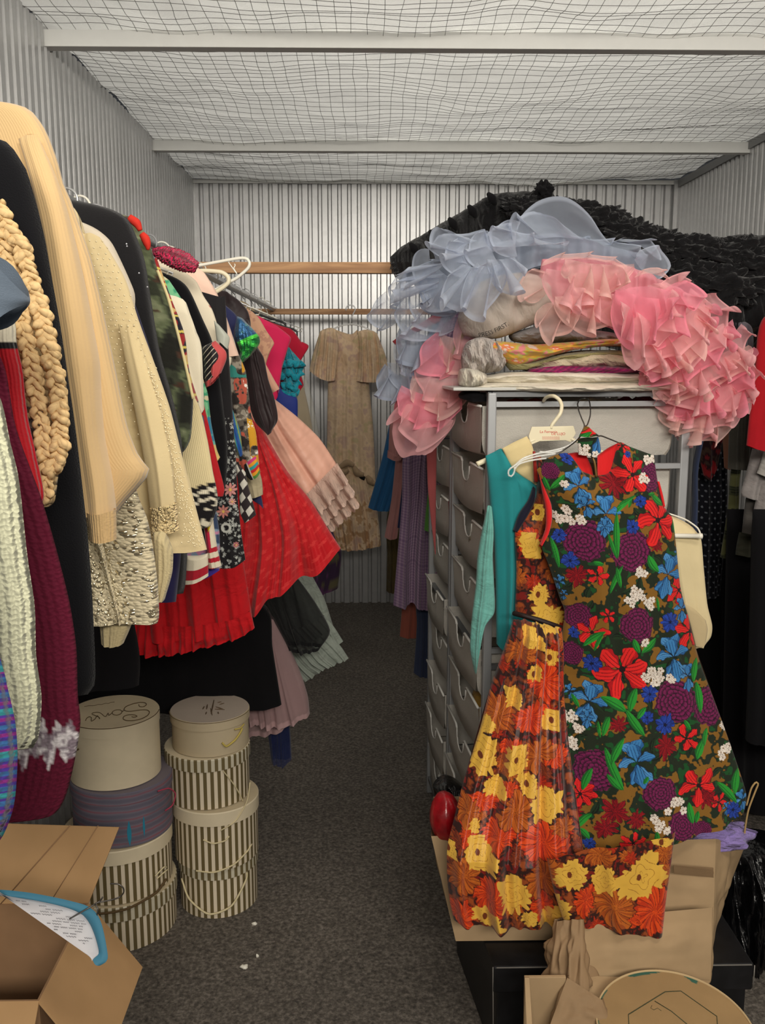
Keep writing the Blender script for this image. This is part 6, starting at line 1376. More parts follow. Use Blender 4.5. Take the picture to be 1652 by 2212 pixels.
cloth('skirt', ["1108,1338 1085,1410 1060,1480 1040,1560 1022,1620 1000,1690 980,1770 966,1830 966,1900 972,1950 980,1986",
                "1122,1338 1105,1410 1088,1480 1068,1560 1052,1640 1032,1720 1018,1800 1008,1870 1010,1940 1024,1984",
                "1140,1340 1128,1410 1118,1480 1104,1560 1092,1640 1080,1720 1068,1800 1062,1870 1064,1940 1072,1982",
                "1158,1344 1152,1410 1146,1480 1138,1560 1130,1640 1122,1720 1116,1800 1112,1870 1116,1940 1124,1980",
                "1176,1348 1174,1410 1170,1480 1166,1560 1164,1640 1162,1720 1162,1800 1164,1870 1170,1940 1176,1980",
                "1194,1352 1196,1410 1196,1480 1198,1560 1202,1640 1206,1720 1210,1800 1220,1870 1226,1930 1230,1984",
                "1212,1356 1216,1410 1216,1480 1222,1560 1232,1640 1242,1720 1252,1790 1262,1850 1280,1920 1284,1988"], 2.05, AUT, t, thick=.05, amp=.024, k=4.5, seed=23, nu=330, nv=620, paint=p_autumn, a0=.5, closed=False, round_=.4, taper=.04, dfun=fwd1)
cloth('hem_drape', ["1180,1850 1195,1920 1215,1984", "1240,1826 1250,1910 1262,1988", "1300,1814 1305,1910 1318,1994", "1370,1808 1372,1910 1372,2003", "1424,1800 1418,1900 1405,2010", "1458,1792 1444,1890 1428,2014"], 1.93, AUT, t, thick=.03, amp=.012, k=2.5, seed=25, nu=260, nv=190, paint=p_autumn, a0=.5, closed=False, round_=.4, taper=0, dfun=lambda x, y: -.11 + 0 * x)
cloth('skirt_back', ["1112,1342 1060,1480 1000,1700 975,1900 985,1980", "1160,1350 1160,1600 1160,1800 1170,1975", "1212,1360 1220,1600 1240,1800 1280,1980"], 2.07, fab('autumn_back', (90, 40, 22), .8), t, thick=-.02, amp=.004, k=3, closed=False, dfun=fwd1)

# ================================================================ BAGS, TRUNK AND BOXES ON THE RIGHT
KRAFT = plain('kraft_paper', (176, 148, 112), .8, noise=.10, nscale=7, bump=.004, col2=(160, 134, 100))
KRAFT2 = plain('kraft_paper_dark', (150, 122, 90), .8, noise=.10, nscale=9, bump=.01)
def crinklebox(name, corners_b, corners_t, mat, parent=None, n=28, amp=.006, seed=0, top=False, sag_=0.0):
    """four paper walls between bottom and top corner loops, creased"""
    V = []; Fc = []
    B = [np.array(c, float) for c in corners_b]; T = [np.array(c, float) for c in corners_t]
    cen = sum(B + T) / 8; m = n
    for a in range(4):
        b = (a + 1) % 4; base_ = len(V)
        nrm = np.cross(B[b] - B[a], T[a] - B[a]); nrm /= np.linalg.norm(nrm) + 1e-9
        if nrm.dot((B[a] + B[b]) / 2 - cen) < 0: nrm = -nrm
        for j in range(m):
            for i in range(m):
                s = i / (m - 1); q = j / (m - 1)
                p = (B[a] * (1 - s) + B[b] * s) * (1 - q) + (T[a] * (1 - s) + T[b] * s) * q
                e = (math.sin(PI * s) * math.sin(PI * min(q, .97))) ** .5
                V.append(p + nrm * amp * e * (1.5 * float(abs(vnoise(s * 3 + a * 5, q * 4 + seed))) + .6 * float(vnoise(s * 9, q * 9, seed)) - 1.2 * sag_))
        for j in range(m - 1):
            for i in range(m - 1):
                k = base_ + j * m + i; Fc.append((k, k + 1, k + m + 1, k + m))
    k = len(V); V += B; Fc.append((k + 3, k + 2, k + 1, k))
    if top: k = len(V); V += T; Fc.append((k, k + 1, k + 2, k + 3))
    return obj(name, (np.array(V), Fc), mat, parent, smooth=True)
# trunk
TR = plain('black_trunk', (26, 26, 29), .45, .1, .5, noise=.5, nscale=30)
EDGE = plain('worn_edge', (128, 124, 118), .6)
D1 = 1.86; zt = P(1340, 2086, D1)[2]; xa = P(1066, 2099, D1)[0]; xb = P(1629, 2083, D1)[0]
t = G('trunk', D1, 'black travelling trunk with worn pale edges under the paper bags', 'trunk', x=(xa + xb) / 2, z=0)
obj('body', hexa([(xa + .01, D1 + .01, 0), (xb - .01, D1 + .01, 0), (xb - .01, D1 + .41, 0), (xa - .04, D1 + .41, 0)], [(xa + .01, D1 + .01, zt - .06), (xb - .01, D1 + .01, zt - .06), (xb - .01, D1 + .41, zt - .06), (xa - .04, D1 + .41, zt - .06)]), TR, t, smooth=False, bevel=.004)
obj('lid', hexa([(xa, D1, zt - .065), (xb, D1, zt - .065), (xb, D1 + .42, zt - .065), (xa - .05, D1 + .42, zt - .065)], [(xa, D1, zt), (xb, D1, zt), (xb, D1 + .42, zt), (xa - .05, D1 + .42, zt)]), TR, t, smooth=False, bevel=.004)
obj('worn_edge', tube([(xa + .006, D1 - .001, zt - .001), (xb - .006, D1 - .001, zt - .001)], .0016, 5), EDGE, t)
obj('worn_edge', tube([(xa - .001, D1 + .004, zt - .003), (xa + .004, D1 + .004, .02)], .0012, 5), EDGE, t)
obj('worn_edge', tube([(xb + .001, D1 + .0, zt - .003), (xb + .001, D1 + .0, zt - .064)], .0013, 5), EDGE, t)
# wide paper bag, left part
zb = zt + .003
def W3(px, py, D): return P(px, py, D)
Da = 1.95
b0 = P(984, 2043, Da); b1 = P(1190, 2036, Da); t0 = P(931, 1806, Da + .10); t1_ = P(1250, 1800, Da + .10)
def atz(p, z): q = np.array(p, float); q[2] = z; return q
t = G('paper_bag', Da, 'brown paper bag under the orange dress, on the left of the trunk', 'bag', x=.35, z=zb)
crinklebox('body', [atz(b0, zb), atz(b1, zb), atz(b1, zb) + [0, .18, 0], atz(b0, zb) + [0, .18, 0]], [t0, t1_, t1_ + [0, .2, 0], t0 + [.02, .2, 0]], KRAFT, t, seed=2, amp=.007)
tag(lump('red_bundle', P(962, 1765, 2.08), (.038, .05, .066), plain('red_patent', (168, 20, 30), .25, 0, .7, noise=.4, nscale=40, bump=.004), seed=3, k=.06, fr=1.4), 'glossy red rounded bundle left of the orange dress', 'bag')
t = G('shopping_bag', 1.90, 'tall open brown paper shopping bag filled with lavender cloth beside the floral dress', 'bag', x=.7, z=zb)
Db = 1.90
f0 = P(1235, 2118, Db - .06); f1 = P(1534, 2096, Db - .04)
tp0 = P(1318, 1815, Db); tp1 = P(1540, 1806, Db); tp2 = P(1610, 1824, Db + .16); tp3 = P(1440, 1800, Db + .17)
bk1 = P(1538, 2070, Db + .13); 
crinklebox('body', [P(1262, 2092, Db), atz(P(1536, 2092, Db), zb), atz(P(1545, 2062, Db + .14), zb), atz(P(1300, 2060, Db + .14), zb)], [P(1300, 1818, Db + .06), P(1546, 1812, Db + .06), tp2, P(1450, 1808, Db + .2)], KRAFT, t, seed=5, amp=.006)
obj('handle', tube(P(*np.array([(1606, 1822, Db + .1), (1609, 1790, Db + .1), (1616, 1750, Db + .1), (1630, 1712, Db + .1), (1637, 1694, Db + .1), (1632, 1690, Db + .1), (1622, 1704, Db + .1), (1612, 1740, Db + .1)]).T), .0022, 8, seg=50), plain('twine', (170, 140, 92), .8), t)
crinklebox('fold', [P(1455, 1872, Db - .012), P(1540, 1880, Db - .012), P(1541, 1896, Db - .004), P(1455, 1888, Db - .004)], [P(1455, 1868, Db - .014), P(1540, 1874, Db - .014), P(1540, 1875, Db - .01), P(1455, 1870, Db - .01)], KRAFT2, t, n=6, amp=.001)
one(lump('lavender_cloth', P(1540, 1800, 2.02), (.085, .05, .03), fab('lavender', (150, 130, 196), .4, 'crinkle', strength=1.0), seed=8), 'lavender shiny cloth in the mouth of the shopping bag', 'cloth')
one(cloth('teal_cloth', ["1462,1793 1466,1806", "1500,1776 1504,1792", "1540,1764 1545,1776", "1572,1757 1570,1766"], 2.0, fab('teal_flat', (26, 136, 146), .7), thick=.01, amp=.001, k=1, nu=30, nv=14), 'teal cloth edge in the shopping bag under the floral hem', 'cloth')
# front paper bag, folded, and a crumpled brown bag
t = G('folded_paper_bag', 1.78, 'pale folded paper bag standing in front of the trunk below the orange hem', 'bag', x=.5, z=0)
q0 = P(1228, 2108, 1.72); q1 = P(1296, 2164, 1.66); q2 = P(1536, 2150, 1.74); q3 = P(1534, 2096, 1.80)
fb = [P(1232, 2108, 1.76), P(1535, 2120, 1.80), P(1535, 2120, 1.84), P(1240, 2108, 1.84)]
crinklebox('body', fb, [P(1262, 1984, 1.80), P(1538, 1960, 1.84), P(1538, 1960, 1.855), P(1262, 1984, 1.84)], KRAFT, t, seed=8, amp=.003)
crinklebox('bottom_flap', [P(1292, 2165, 1.70), P(1500, 2170, 1.72), P(1500, 2160, 1.76), P(1292, 2160, 1.74)], [P(1232, 2106, 1.755), P(1535, 2118, 1.795), P(1535, 2118, 1.82), P(1235, 2106, 1.80)], KRAFT, t, seed=9, amp=.003, n=16)
crinklebox('side', [P(1180, 2235, 1.62), P(1330, 2240, 1.60), P(1330, 2220, 1.72), P(1190, 2220, 1.72)], [P(1225, 2112, 1.68), P(1300, 2160, 1.66), P(1310, 2140, 1.75), P(1240, 2100, 1.75)], KRAFT2, t, seed=10, amp=.008, n=16)
t = G('crumpled_paper_bag', 1.8, 'crumpled darker paper bag left of the pale folded one', 'bag', x=.38, z=.0)
crinklebox('body', [P(1168, 2260, 1.66), P(1262, 2260, 1.62), P(1270, 2230, 1.78), P(1180, 2230, 1.78)], [P(1203, 1990, 1.80), P(1258, 1986, 1.78), P(1262, 1980, 1.84), P(1210, 1982, 1.84)], KRAFT2, t, seed=15, amp=.02)
t = G('cardboard_carton', 1.64, 'flattened plain cardboard carton standing at the bottom in front of the trunk', 'box', x=.3, z=0)
c0 = P(1133, 2112, 1.68); c1 = P(1180, 2110, 1.68); cf = PZ(1140, 2600, 0)
obj('body', hexa([(c0[0] + .004, 1.68, 0), (c1[0] + .04, 1.68, 0), (c1[0] + .04, 1.69, 0), (c0[0] + .004, 1.69, 0)], [(c0[0], 1.68, c0[2]), (c1[0] + .04, 1.68, c0[2]), (c1[0] + .04, 1.688, c0[2]), (c0[0], 1.688, c0[2])]), KRAFT, t, smooth=False, bevel=.001)
obj('flap', hexa([P(1133, 2112, 1.675), P(1143, 2112, 1.675), P(1150, 2230, 1.60), P(1138, 2230, 1.60)], [P(1133, 2110, 1.68), P(1143, 2110, 1.68), P(1152, 2230, 1.605), P(1140, 2230, 1.605)]), KRAFT, t, smooth=False)
# round box with a drawn hexagon
cx_ = P(1459, 2222, 1.60)
R_ = .150
t = G('round_box', 1.6, 'large round kraft cardboard box with a hexagon drawn on its lid, lower right', 'box', x=cx_[0], z=0)
tilt = math.radians(6)
def rl(prof, n=72):
    v, f = lathe(prof, (0, 0, 0), n)
    c_, s_ = math.cos(tilt), math.sin(tilt); y = v[:, 1] * c_ - v[:, 2] * s_ * 0 ; z = v[:, 2] + v[:, 1] * s_
    return np.stack([v[:, 0] + cx_[0], y + cx_[1], z + cx_[2]], 1), f
def lid_paint(v):
    c = np.tile(s2l((160, 130, 88)), (len(v), 1)).astype(float); x = (v[:, 0] - cx_[0]) / R_; y = (v[:, 1] - cx_[1]) / R_; d = np.hypot(x, y); th = np.arctan2(y, x)
    m = (d > .955 + .035 * vnoise(th * 7, 1.0)) & (((th > 1.45) & (th < 1.95)) | ((th > 2.4) & (th < 3.6)) | ((th > .95) & (th < 1.15))); c[m] = s2l((52, 96, 80))
    n = fbm(x * 3, y * 3, 2); c = c * (1 + .05 * n)[:, None]; return c
g = rl([(r, 0) for r in np.linspace(0.001, 1, 60) * R_] + [(R_, -.004), (R_ + .0005, -.05)], 300)
CARD = fab('kraft_card', None, .85, 'weave', strength=.2)
obj('lid', g, CARD, t, cols=lid_paint(g[0]), uv=g[0][:, :2])
obj('body', rl([(R_ - .004, -.045), (R_ - .004, -cx_[2] + .012)]), KRAFT, t)
obj('rim', (lambda g: g)(rl([(R_ - .001, -.002), (R_ + .002, -.001), (R_ + .0025, .002), (R_ + .0005, .0035), (R_ - .0015, .002), (R_ - .001, -.002)], 120)), plain('card_edge', (190, 164, 122), .8), t)
INKG = plain('green_ink', (62, 66, 44), .8)
def lidpt(px, py):
    # a point on the tilted lid plane seen at that place
    r = fw * F + (px - 826) * rt - (py - 1106) * up; nrm = np.array([0, -math.sin(tilt), math.cos(tilt)])
    o_ = np.array([0, 0, EYE]); s = (cx_ - o_).dot(nrm) / r.dot(nrm); return o_ + r * s + nrm * .0006
for a in ([(1358, 2215), (1357, 2192), (1436, 2143), (1470, 2141), (1548, 2196), (1550, 2225)], [(1414, 2163), (1450, 2185), (1485, 2214)], [(1408, 2172), (1405, 2178), (1412, 2182), (1420, 2178), (1428, 2184)]):
    obj('drawn_line', tube([lidpt(*q_) for q_ in a], .0009 if len(a) != 5 else .0004, 5), INKG, t)
# black plastic bag
BP = plain('black_bin_bag', (10, 10, 12), .22, 0, .6, noise=.2, nscale=12, bump=.03)
one(puff('bin_bag', "1566,1860 1600,1842 1660,1830 1760,1835", "1545,2080 1600,2120 1680,2140 1780,2150", 2.25, BP, .12, seed=21, amp=.03, nu=110, nv=60, k=7), 'crinkled black plastic bag on the floor at the right edge', 'bag')
one(puff('black_cloth_bag', "935,1700 965,1690 1000,1700", "940,1730 970,1738 1000,1735", 2.3, BP, .04, seed=22, amp=.012, nu=40, nv=20, k=4), 'small black plastic bundle behind the red one at the foot of the drawers', 'bag')

# ================================================================ HAT BOXES
def stripes_mat(name, c1_, c2_, period, duty=.5):
    m, nt, bs, out = nodes(name)
    t = nt.nodes.new('ShaderNodeTexCoord'); s = nt.nodes.new('ShaderNodeSeparateXYZ'); nt.links.new(t.outputs['UV'], s.inputs[0])
    a = nt.nodes.new('ShaderNodeMath'); a.operation = 'DIVIDE'; a.inputs[1].default_value = period; nt.links.new(s.outputs[0], a.inputs[0])
    f = nt.nodes.new('ShaderNodeMath'); f.operation = 'FRACT'; nt.links.new(a.outputs[0], f.inputs[0])
    g_ = nt.nodes.new('ShaderNodeMath'); g_.operation = 'LESS_THAN'; g_.inputs[1].default_value = duty; nt.links.new(f.outputs[0], g_.inputs[0])
    c = mixc(nt, g_.outputs[0], tuple(s2l(c1_)), tuple(s2l(c2_)))
    nt.links.new(c, bs.inputs['Base Color']); bs.inputs['Roughness'].default_value = .6
    return m
GOLDS = stripes_mat('gold_stripes', (224, 210, 186), (104, 90, 56), .0195, .5)
GOLDL = stripes_mat('gold_stripes_lid', (206, 198, 176), (110, 96, 62), .0195, .5)
CREAM = plain('cream_card', (222, 208, 178), .65, noise=.04, nscale=30)
CREAMT = plain('cream_card_top', (206, 190, 158), .7, noise=.06, nscale=18)
GREYC = plain('grey_cream_card', (196, 180, 150), .65, noise=.06, nscale=12)
def ringuv(prof, n, r0):
    U = []
    for j, (r, z) in enumerate(prof):
        for k in range(n): U.append((k / n * 2 * PI * r0, z))
    return np.array(U)
def seamlathe(prof, c, n=96):
    pr = np.asarray(prof, float); V = []; U = []; Fc = []
    r0 = pr[:, 0].max()
    for a, b in zip(pr[:-1], pr[1:]):
        m = len(V)
        for r, z in (a, b):
            for k in range(n + 1):
                g = 2 * PI * k / n + .8; V.append((c[0] + r * math.cos(g), c[1] + r * math.sin(g), c[2] + z)); U.append((k / n * round(2 * PI * r0 / .0195) * .0195, z))
        Fc += [tuple(m + i_ for i_ in q_) for q_ in grid_faces(2, n + 1)]
    return (np.array(V), Fc), np.array(U)
def hatbox(cx, D, r, z0, z1, lidh, body, lid, top, label, lr=.004):
    c = np.array([P(cx, 1540 + 440 * (1 - (z0 + z1) / 1.2), D)[0], D, z0])
    t = thing('hat_box', c, label, 'hat box'); t['group'] = 'hat boxes stacked on the floor'; h = z1 - z0
    g, u = seamlathe([(0.0, .001), (r, .001), (r, .003), (r, h - lidh + .004)], c); obj('body', g, body, t, uv=u)
    R2 = r + lr
    g, u = seamlathe([(r, h - lidh), (R2, h - lidh), (R2, h - .003), (R2 - .002, h)], c); l = obj('lid', g, lid, t, uv=u)
    g, u = seamlathe([(R2 - .002, h), (R2 * .6, h), (R2 * .3, h), (.0001, h)], c); obj('lid_top', g, top, l, uv=u)
    return t, c, h
def cord(t, c, r, pts, mat, w=.0022):
    """cord lying on a box: (angle in degrees, height, stand-off)"""
    p = [(c[0] + (r + o_) * math.cos(math.radians(a)), c[1] + (r + o_) * math.sin(math.radians(a)), c[2] + z) for a, z, o_ in pts]
    obj('cord', tube(p, w, 6, seg=50), mat, t)
CRD = plain('cream_cord', (214, 200, 160), .8); BRC = plain('brown_cord', (92, 72, 44), .8); YC = plain('yellow_cord', (196, 176, 92), .8); RC = plain('red_string', (170, 60, 84), .8)
DR = 2.545; fr_ = 2.425
zf = lambda a, b, D: P(a, b, D)[2]
za, zb_, zc, zd = zf(470, 1880, fr_), zf(468, 1752, fr_), zf(450, 1642, fr_), zf(455, 1564, fr_)
t, c, h = hatbox(474, DR, .113, 0, za, .034, GOLDS, GOLDL, CREAMT, 'striped hat box at the floor of the right hand stack with a looped cord')
cord(t, c, .118, [(215, .10, 0), (235, .055, .004), (265, .022, .006), (295, .04, .006), (318, .10, .004), (322, .12, 0)], CRD, .003)
t, c, h = hatbox(468, DR - .01, .121, za + .002, zb_, .040, GOLDS, CREAM, CREAMT, 'striped hat box with a plain cream lid, second up in the right hand stack')
cord(t, c, .121, [(262, .098, .002), (275, .088, .004), (290, .092, .004), (296, .102, .002)], CRD, .0022)
cord(t, c, .121, [(285, .125, .004), (305, .145, .006), (322, .19, .008), (330, .24, .006)], CRD, .0018)
cord(t, c, .116, [(250, .0, .006), (275, .0, .008), (300, .014, .010), (322, .035, .008), (335, .045, .004)], CRD, .0025)
t, c, h = hatbox(450, DR + .0, .119, zb_ + .002, zc, .036, GOLDS, GOLDL, CREAM, 'striped hat box third up in the right hand stack under the small cream one')
cord(t, c, .119, [(300, .11, .004), (312, .07, .006), (322, .03, .008), (328, .0, .008)], CRD, .0018)
t, c, h = hatbox(455, DR, .109, zc + .002, zd, .026, GREYC, GREYC, plain('mauve_grey_card', (178, 164, 150), .7, noise=.06, nscale=15), 'small cream hat box with a faded leaf emblem, on top of the right hand stack')
cord(t, c, .110, [(296, .040, .002), (302, .028, .004), (315, .040, .006), (326, .054, .004), (332, .062, .002)], YC, .003)
cord(t, c, .110, [(316, .070, .003), (326, .068, .005), (336, .072, .003)], YC, .0022)
obj('lid_line', tube([(c[0] + .1145 * math.cos(a), c[1] + .1145 * math.sin(a), c[2] + h - .001) for a in np.linspace(PI * 1.05, PI * 1.95, 40)], .0008, 5), BRC, t)
FADE = plain('faded_ink', (96, 78, 58), .8)
em = []
for k, (a0, a1, b0_, b1_) in enumerate(((455, 1530, 458, 1545), (462, 1512, 456, 1542), (448, 1522, 446, 1532), (441, 1526, 438, 1532), (466, 1527, 482, 1532), (464, 1532, 485, 1533), (470, 1518, 478, 1516), (474, 1522, 484, 1519), (471, 1538, 472, 1542), (446, 1538, 444, 1543))):
    A = PZ(a0, a1, c[2] + h + .0006); B = PZ(b0_, b1_, c[2] + h + .0006); em.append(tube([A, (A + B) / 2, B], [.0012, .0022, .001], 4))
obj('emblem', join(*em), FADE, t, smooth=False)
DL = 2.43; fl_ = 2.30
ye, yg, yh = zf(262, 1965, fl_ - .03), zf(262, 1838, fl_ - .01), zf(247, 1714, fl_)
t, c, h = hatbox(262, DL, .152, 0, ye, .042, GOLDS, GOLDL, CREAMT, 'striped hat box at the floor of the left hand stack partly behind the open carton')
t, c, h = hatbox(256, DL, .145, ye + .002, yg, .040, GOLDS, CREAM, CREAMT, 'striped hat box with a cream lid under the purple one in the left hand stack')
cord(t, c, .157, [(230, -.012, .002), (262, -.012, .006), (290, -.004, .008), (318, .012, .008), (335, .03, .004)], BRC, .0034)
cord(t, c, .151, [(322, .055, .004), (332, .07, .01), (338, .06, .006)], CRD, .002); cord(t, c, .151, [(324, .045, .004), (334, .055, .01), (340, .05, .006)], CRD, .002)
# purple grey corded box
def purp_mat():
    m, nt, bs, out = nodes('purple_grey_card')
    v_ = coords(nt, 1, 1, 1, kind='UV'); wv = N(nt, 'ShaderNodeTexWave', Scale=14.0, Distortion=1.2, Detail=2.0); wv.bands_direction = 'Y'; nt.links.new(v_, wv.inputs['Vector'])
    t_ = N(nt, 'ShaderNodeTexNoise', Scale=10.0, Detail=3.0); nt.links.new(v_, t_.inputs['Vector'])
    c = ramp(nt, wv.outputs[0], [(.1, tuple(s2l((100, 94, 110)))), (.8, tuple(s2l((122, 112, 124)))), (.95, tuple(s2l((134, 88, 100))))])
    c = mixc(nt, ramp(nt, t_.outputs[0], [(.4, 0.0), (.7, .6)]), c, tuple(s2l((84, 90, 104))))
    nt.links.new(c, bs.inputs['Base Color']); bs.inputs['Roughness'].default_value = .75; return m
PG_ = purp_mat()
t, c, h = hatbox(264, DL, .134, yg + .002, yh, .032, PG_, PG_, plain('dusty_purple_top', (116, 108, 116), .8), 'purple grey hat box with two blue painted leaves, third up in the left hand stack')
BLF = plain('blue_leaf_paint', (40, 132, 160), .7)
for a_, z_, hh, ww in ((291, .040, .036, .0055), (308, .050, .030, .003)):
    pts = []; ctr = math.radians(a_); V = []; n_ = 14
    for k in range(n_ + 1):
        s = k / n_; wdt = ww * math.sin(PI * s) + .0002; z = z_ - hh + 2 * hh * s
        for sg in (-1, 1):
            aa = ctr + sg * wdt / .1345; V.append((c[0] + .1348 * math.cos(aa), c[1] + .1348 * math.sin(aa), c[2] + z))
    obj('painted_leaf', (np.array(V), [(2 * k, 2 * k + 1, 2 * k + 3, 2 * k + 2) for k in range(n_)]), BLF, t)
cord(t, c, .142, [(325, .138, .002), (338, .134, .012), (345, .11, .02), (342, .08, .014), (334, .072, .004)], RC, .002)
t, c, h = hatbox(247, DL, .1215, yh + .002, .63, .030, CREAM, CREAM, CREAMT, 'cream hat box with handwriting on its lid, on top of the left hand stack', lr=.002)
obj('lid_line', tube([(c[0] + .1232 * math.cos(a), c[1] + .1232 * math.sin(a), c[2] + h - .001) for a in np.linspace(PI * 1.12, PI * 2.03, 50)], .0012, 5), BRC, t)
cord(t, c, .1225, [(212, .085, .002), (222, .095, .006), (238, .112, .003)], BRC, .0026)
zl = c[2] + h + .0012
def penline(pts, w=.0009): obj('handwriting', tube([PZ(150 + a / 7.18, 1480 + b / 7.18, zl) for a, b in pts], w, 5, seg=70), BRC, t)
penline([(1075, 300), (1085, 330), (1150, 335), (1195, 300), (1170, 272), (1090, 268), (980, 290), (880, 330), (845, 370), (870, 400), (950, 405), (1100, 385), (1200, 385), (1240, 415), (1210, 470), (1120, 520), (1000, 548), (880, 548), (830, 520), (850, 480), (920, 458), (1010, 462), (1050, 480), (1010, 498), (965, 490)], .0011)
penline([(845, 385), (820, 410), (790, 385), (720, 385), (665, 415), (680, 455), (740, 465), (800, 440), (820, 400)])
penline([(670, 420), (610, 470), (600, 430), (570, 480), (545, 485), (480, 430), (430, 420), (360, 430), (350, 450), (400, 470), (460, 500), (470, 525), (430, 470), (400, 520), (340, 560), (340, 500), (300, 490), (265, 515), (250, 550)])
penline([(700, 262), (640, 268), (600, 285), (560, 280), (500, 300), (440, 300), (380, 318), (300, 320), (230, 330)], .0006)

# ================================================================ OPEN CARTON, LOWER LEFT
CB_ = plain('corrugated_card', (186, 148, 104), .8, noise=.08, nscale=5, col2=(170, 134, 92))
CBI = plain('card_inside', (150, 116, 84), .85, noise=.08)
zo = .45
h1 = PZ(84, 2162, zo); h2 = PZ(205, 1950, zo)
h2[0] = h1[0] + .0; xl_ = -1.0; yf, yb = h1[1], h2[1]
xr_ = h1[0]
t = G('open_carton', yf, 'open brown cardboard carton with raised flaps at the lower left corner', 'box', x=(xl_ + xr_) / 2, z=0)
th = .004
obj('body', join(box(xl_, xr_, yf, yf + th, 0, zo), box(xl_, xr_, yb - th, yb, 0, zo), box(xl_, xl_ + th, yf + th, yb - th, 0, zo), box(xr_ - th, xr_, yf + th, yb - th, 0, zo), box(xl_ + th, xr_ - th, yf + th, yb - th, 0, th)), CBI, t, smooth=False)
def slab(a, b, c_, d, th=.004):
    a, b, c_, d = [np.array(q, float) for q in (a, b, c_, d)]; n = np.cross(b - a, d - a); n /= np.linalg.norm(n); return hexa([a, b, c_, d], [a + n * th, b + n * th, c_ + n * th, d + n * th])
bl = np.array([xl_, yb, zo]); br = np.array([xr_, yb, zo])
obj('flap', slab(br, bl, P(-120, 1775, yb + .05), P(257, 1787, yb + .05)), CB_, t, smooth=False)
obj('flap_crease', join(tube([br * .55 + bl * .45 + (0, -.001, 0), P(152, 1782, yb + .047)], .0012, 5), tube([br * .8 + bl * .2 + (0, -.001, 0), P(212, 1783, yb + .047)], .0008, 5)), CBI, t)
OB_ = P(308, 2089, yb - .03)
obj('flap', slab(np.array([xr_, yf, zo]), np.array([xr_, yb, zo]), OB_, np.array([xr_, yf, zo]) + OB_ - np.array([xr_, yb, zo])), CB_, t, smooth=False)
obj('flap', slab(np.array([xl_, yf, zo]), np.array([xr_, yf, zo]), P(60, 2300, yf - .10), P(-200, 2300, yf - .10)), CB_, t, smooth=False)
# paper shoulder cover on a wire hanger standing in the carton
def p_cover(pts_px):
    return [P(a, b, d) for a, b, d in pts_px]
outer = [(-60, 1926, 1.520), (0, 1924, 1.520), (60, 1930, 1.520), (110, 1939, 1.520), (150, 1948, 1.520), (185, 1958, 1.520), (207, 1974, 1.510), (219, 2000, 1.500), (227, 2035, 1.490), (232, 2068, 1.480), (229, 2078, 1.475), (216, 2086, 1.470)]
t = G('hanger_cover', 1.500, 'printed white paper hanger cover with a teal border in the open carton', 'paper cover', x=-.6, z=.45)
o1 = resamp(np.array(outer), 60); inn = np.array([(-60, 1936), (0, 1935), (60, 1942), (110, 1952), (150, 1963), (178, 1976), (194, 1996), (205, 2022), (213, 2052), (212, 2063), (206, 2068), (200, 2073)], float)
i1 = resamp(np.c_[inn, np.array(outer)[:, 2]], 60); low = np.linspace((-60, 1890, 1.500), (200, 2073, 1.470), 60)
lowp = np.array([(a, b, d) for a, b, d in zip(np.linspace(-60, 200, 60), 1890 + (np.linspace(-60, 200, 60) + 60) * .704, np.linspace(1.500, 1.470, 60))])
def strip(A, B, nv, mat, name, off=0.0):
    s = np.linspace(0, 1, nv)[:, None, None]; G0 = A[None] + (B - A)[None] * s; W = P(G0[..., 0], G0[..., 1], G0[..., 2]); W[..., 1] += off - .006 * np.sin(PI * s[..., 0])
    W2 = W.copy(); W2[..., 1] += .003; k = W.shape[1]
    f = grid_faces(nv, k); f2 = [tuple(i + nv * k for i in q_[::-1]) for q_ in f]
    return obj(name, (np.vstack([W.reshape(-1, 3), W2.reshape(-1, 3)]), f + f2), mat, t)
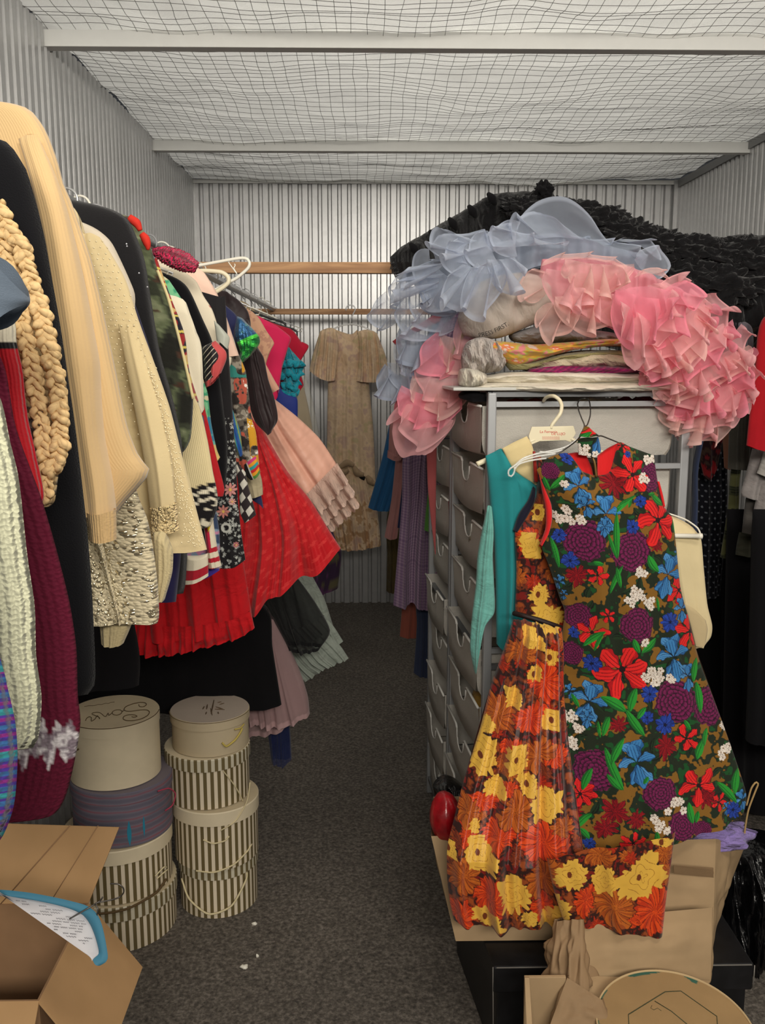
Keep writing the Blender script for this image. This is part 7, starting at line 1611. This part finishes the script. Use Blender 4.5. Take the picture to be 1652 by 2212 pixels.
strip(o1, i1, 6, plain('teal_border', (62, 122, 148), .7), 'border')
strip(i1, lowp, 14, plain('white_paper', (206, 204, 208), .75), 'sheet', .002)
GI = plain('grey_ink', (112, 110, 116), .8)
rr2 = random.Random(9); wl = []
def inside(x, y): return y > np.interp(x, inn[:8, 0], inn[:8, 1]) + 5 and y < 1890 + (x + 60) * .704 - 4 and x < np.interp(y, inn[6:10, 1], inn[6:10, 0], left=400) - 6
for row in range(28):
    x = -20 + rr2.random() * 20
    while x < 200:
        ln_ = rr2.uniform(7, 22); y = 1930 + row * 6 + (x * .10)
        if rr2.random() < .62 and inside(x, y) and inside(x + ln_, y + 2):
            pts = [P(x + ln_ * k / 7, y + ln_ * .10 * k / 7 + (1.0 if k % 2 else -1.0), 1.482) for k in range(8)]; wl.append(tube(pts, .0005, 3, cap=False))
        x += ln_ + 4
o_ = obj('printed_lines', join(*wl), GI, t); o_['kind'] = 'stuff'
tag(obj('wire_hanger', join(tube(P(*np.array([(150, 1985, 1.500), (190, 1962, 1.510), (212, 1950, 1.520), (240, 1944, 1.530), (258, 1938, 1.540), (267, 1928, 1.540), (266, 1918, 1.540), (256, 1910, 1.540), (238, 1909, 1.540)]).T), .0014, 6, seg=60), tube(P(*np.array([(205, 1953, 1.515), (216, 1946, 1.520), (222, 1938, 1.520)]).T), .0014, 6, seg=8), tube(P(*np.array([(205, 1953, 1.515), (212, 1965, 1.510), (208, 1980, 1.510)]).T), .0014, 6, seg=8)), plain('dark_hanger_wire', (96, 92, 88), .35, .8)),
    'bent wire hanger hook poking out of the paper cover in the carton', 'hanger')
# litter on the floor
for i, (x, y, r_0) in enumerate(((527, 2091, .011), (549, 1998, .007), (556, 2068, .004))):
    p = PZ(x, y, 0); tag(lump('paper_scrap', (p[0], p[1], .004), (r_0, r_0 * .7, .005), PWHITE, seed=i * 7, n=8, k=.5), ['torn white paper scrap on the concrete, largest and nearest', 'small white scrap on the floor beside the right hat box stack', 'tiny white speck of paper on the floor between the other scraps'][i], 'litter')
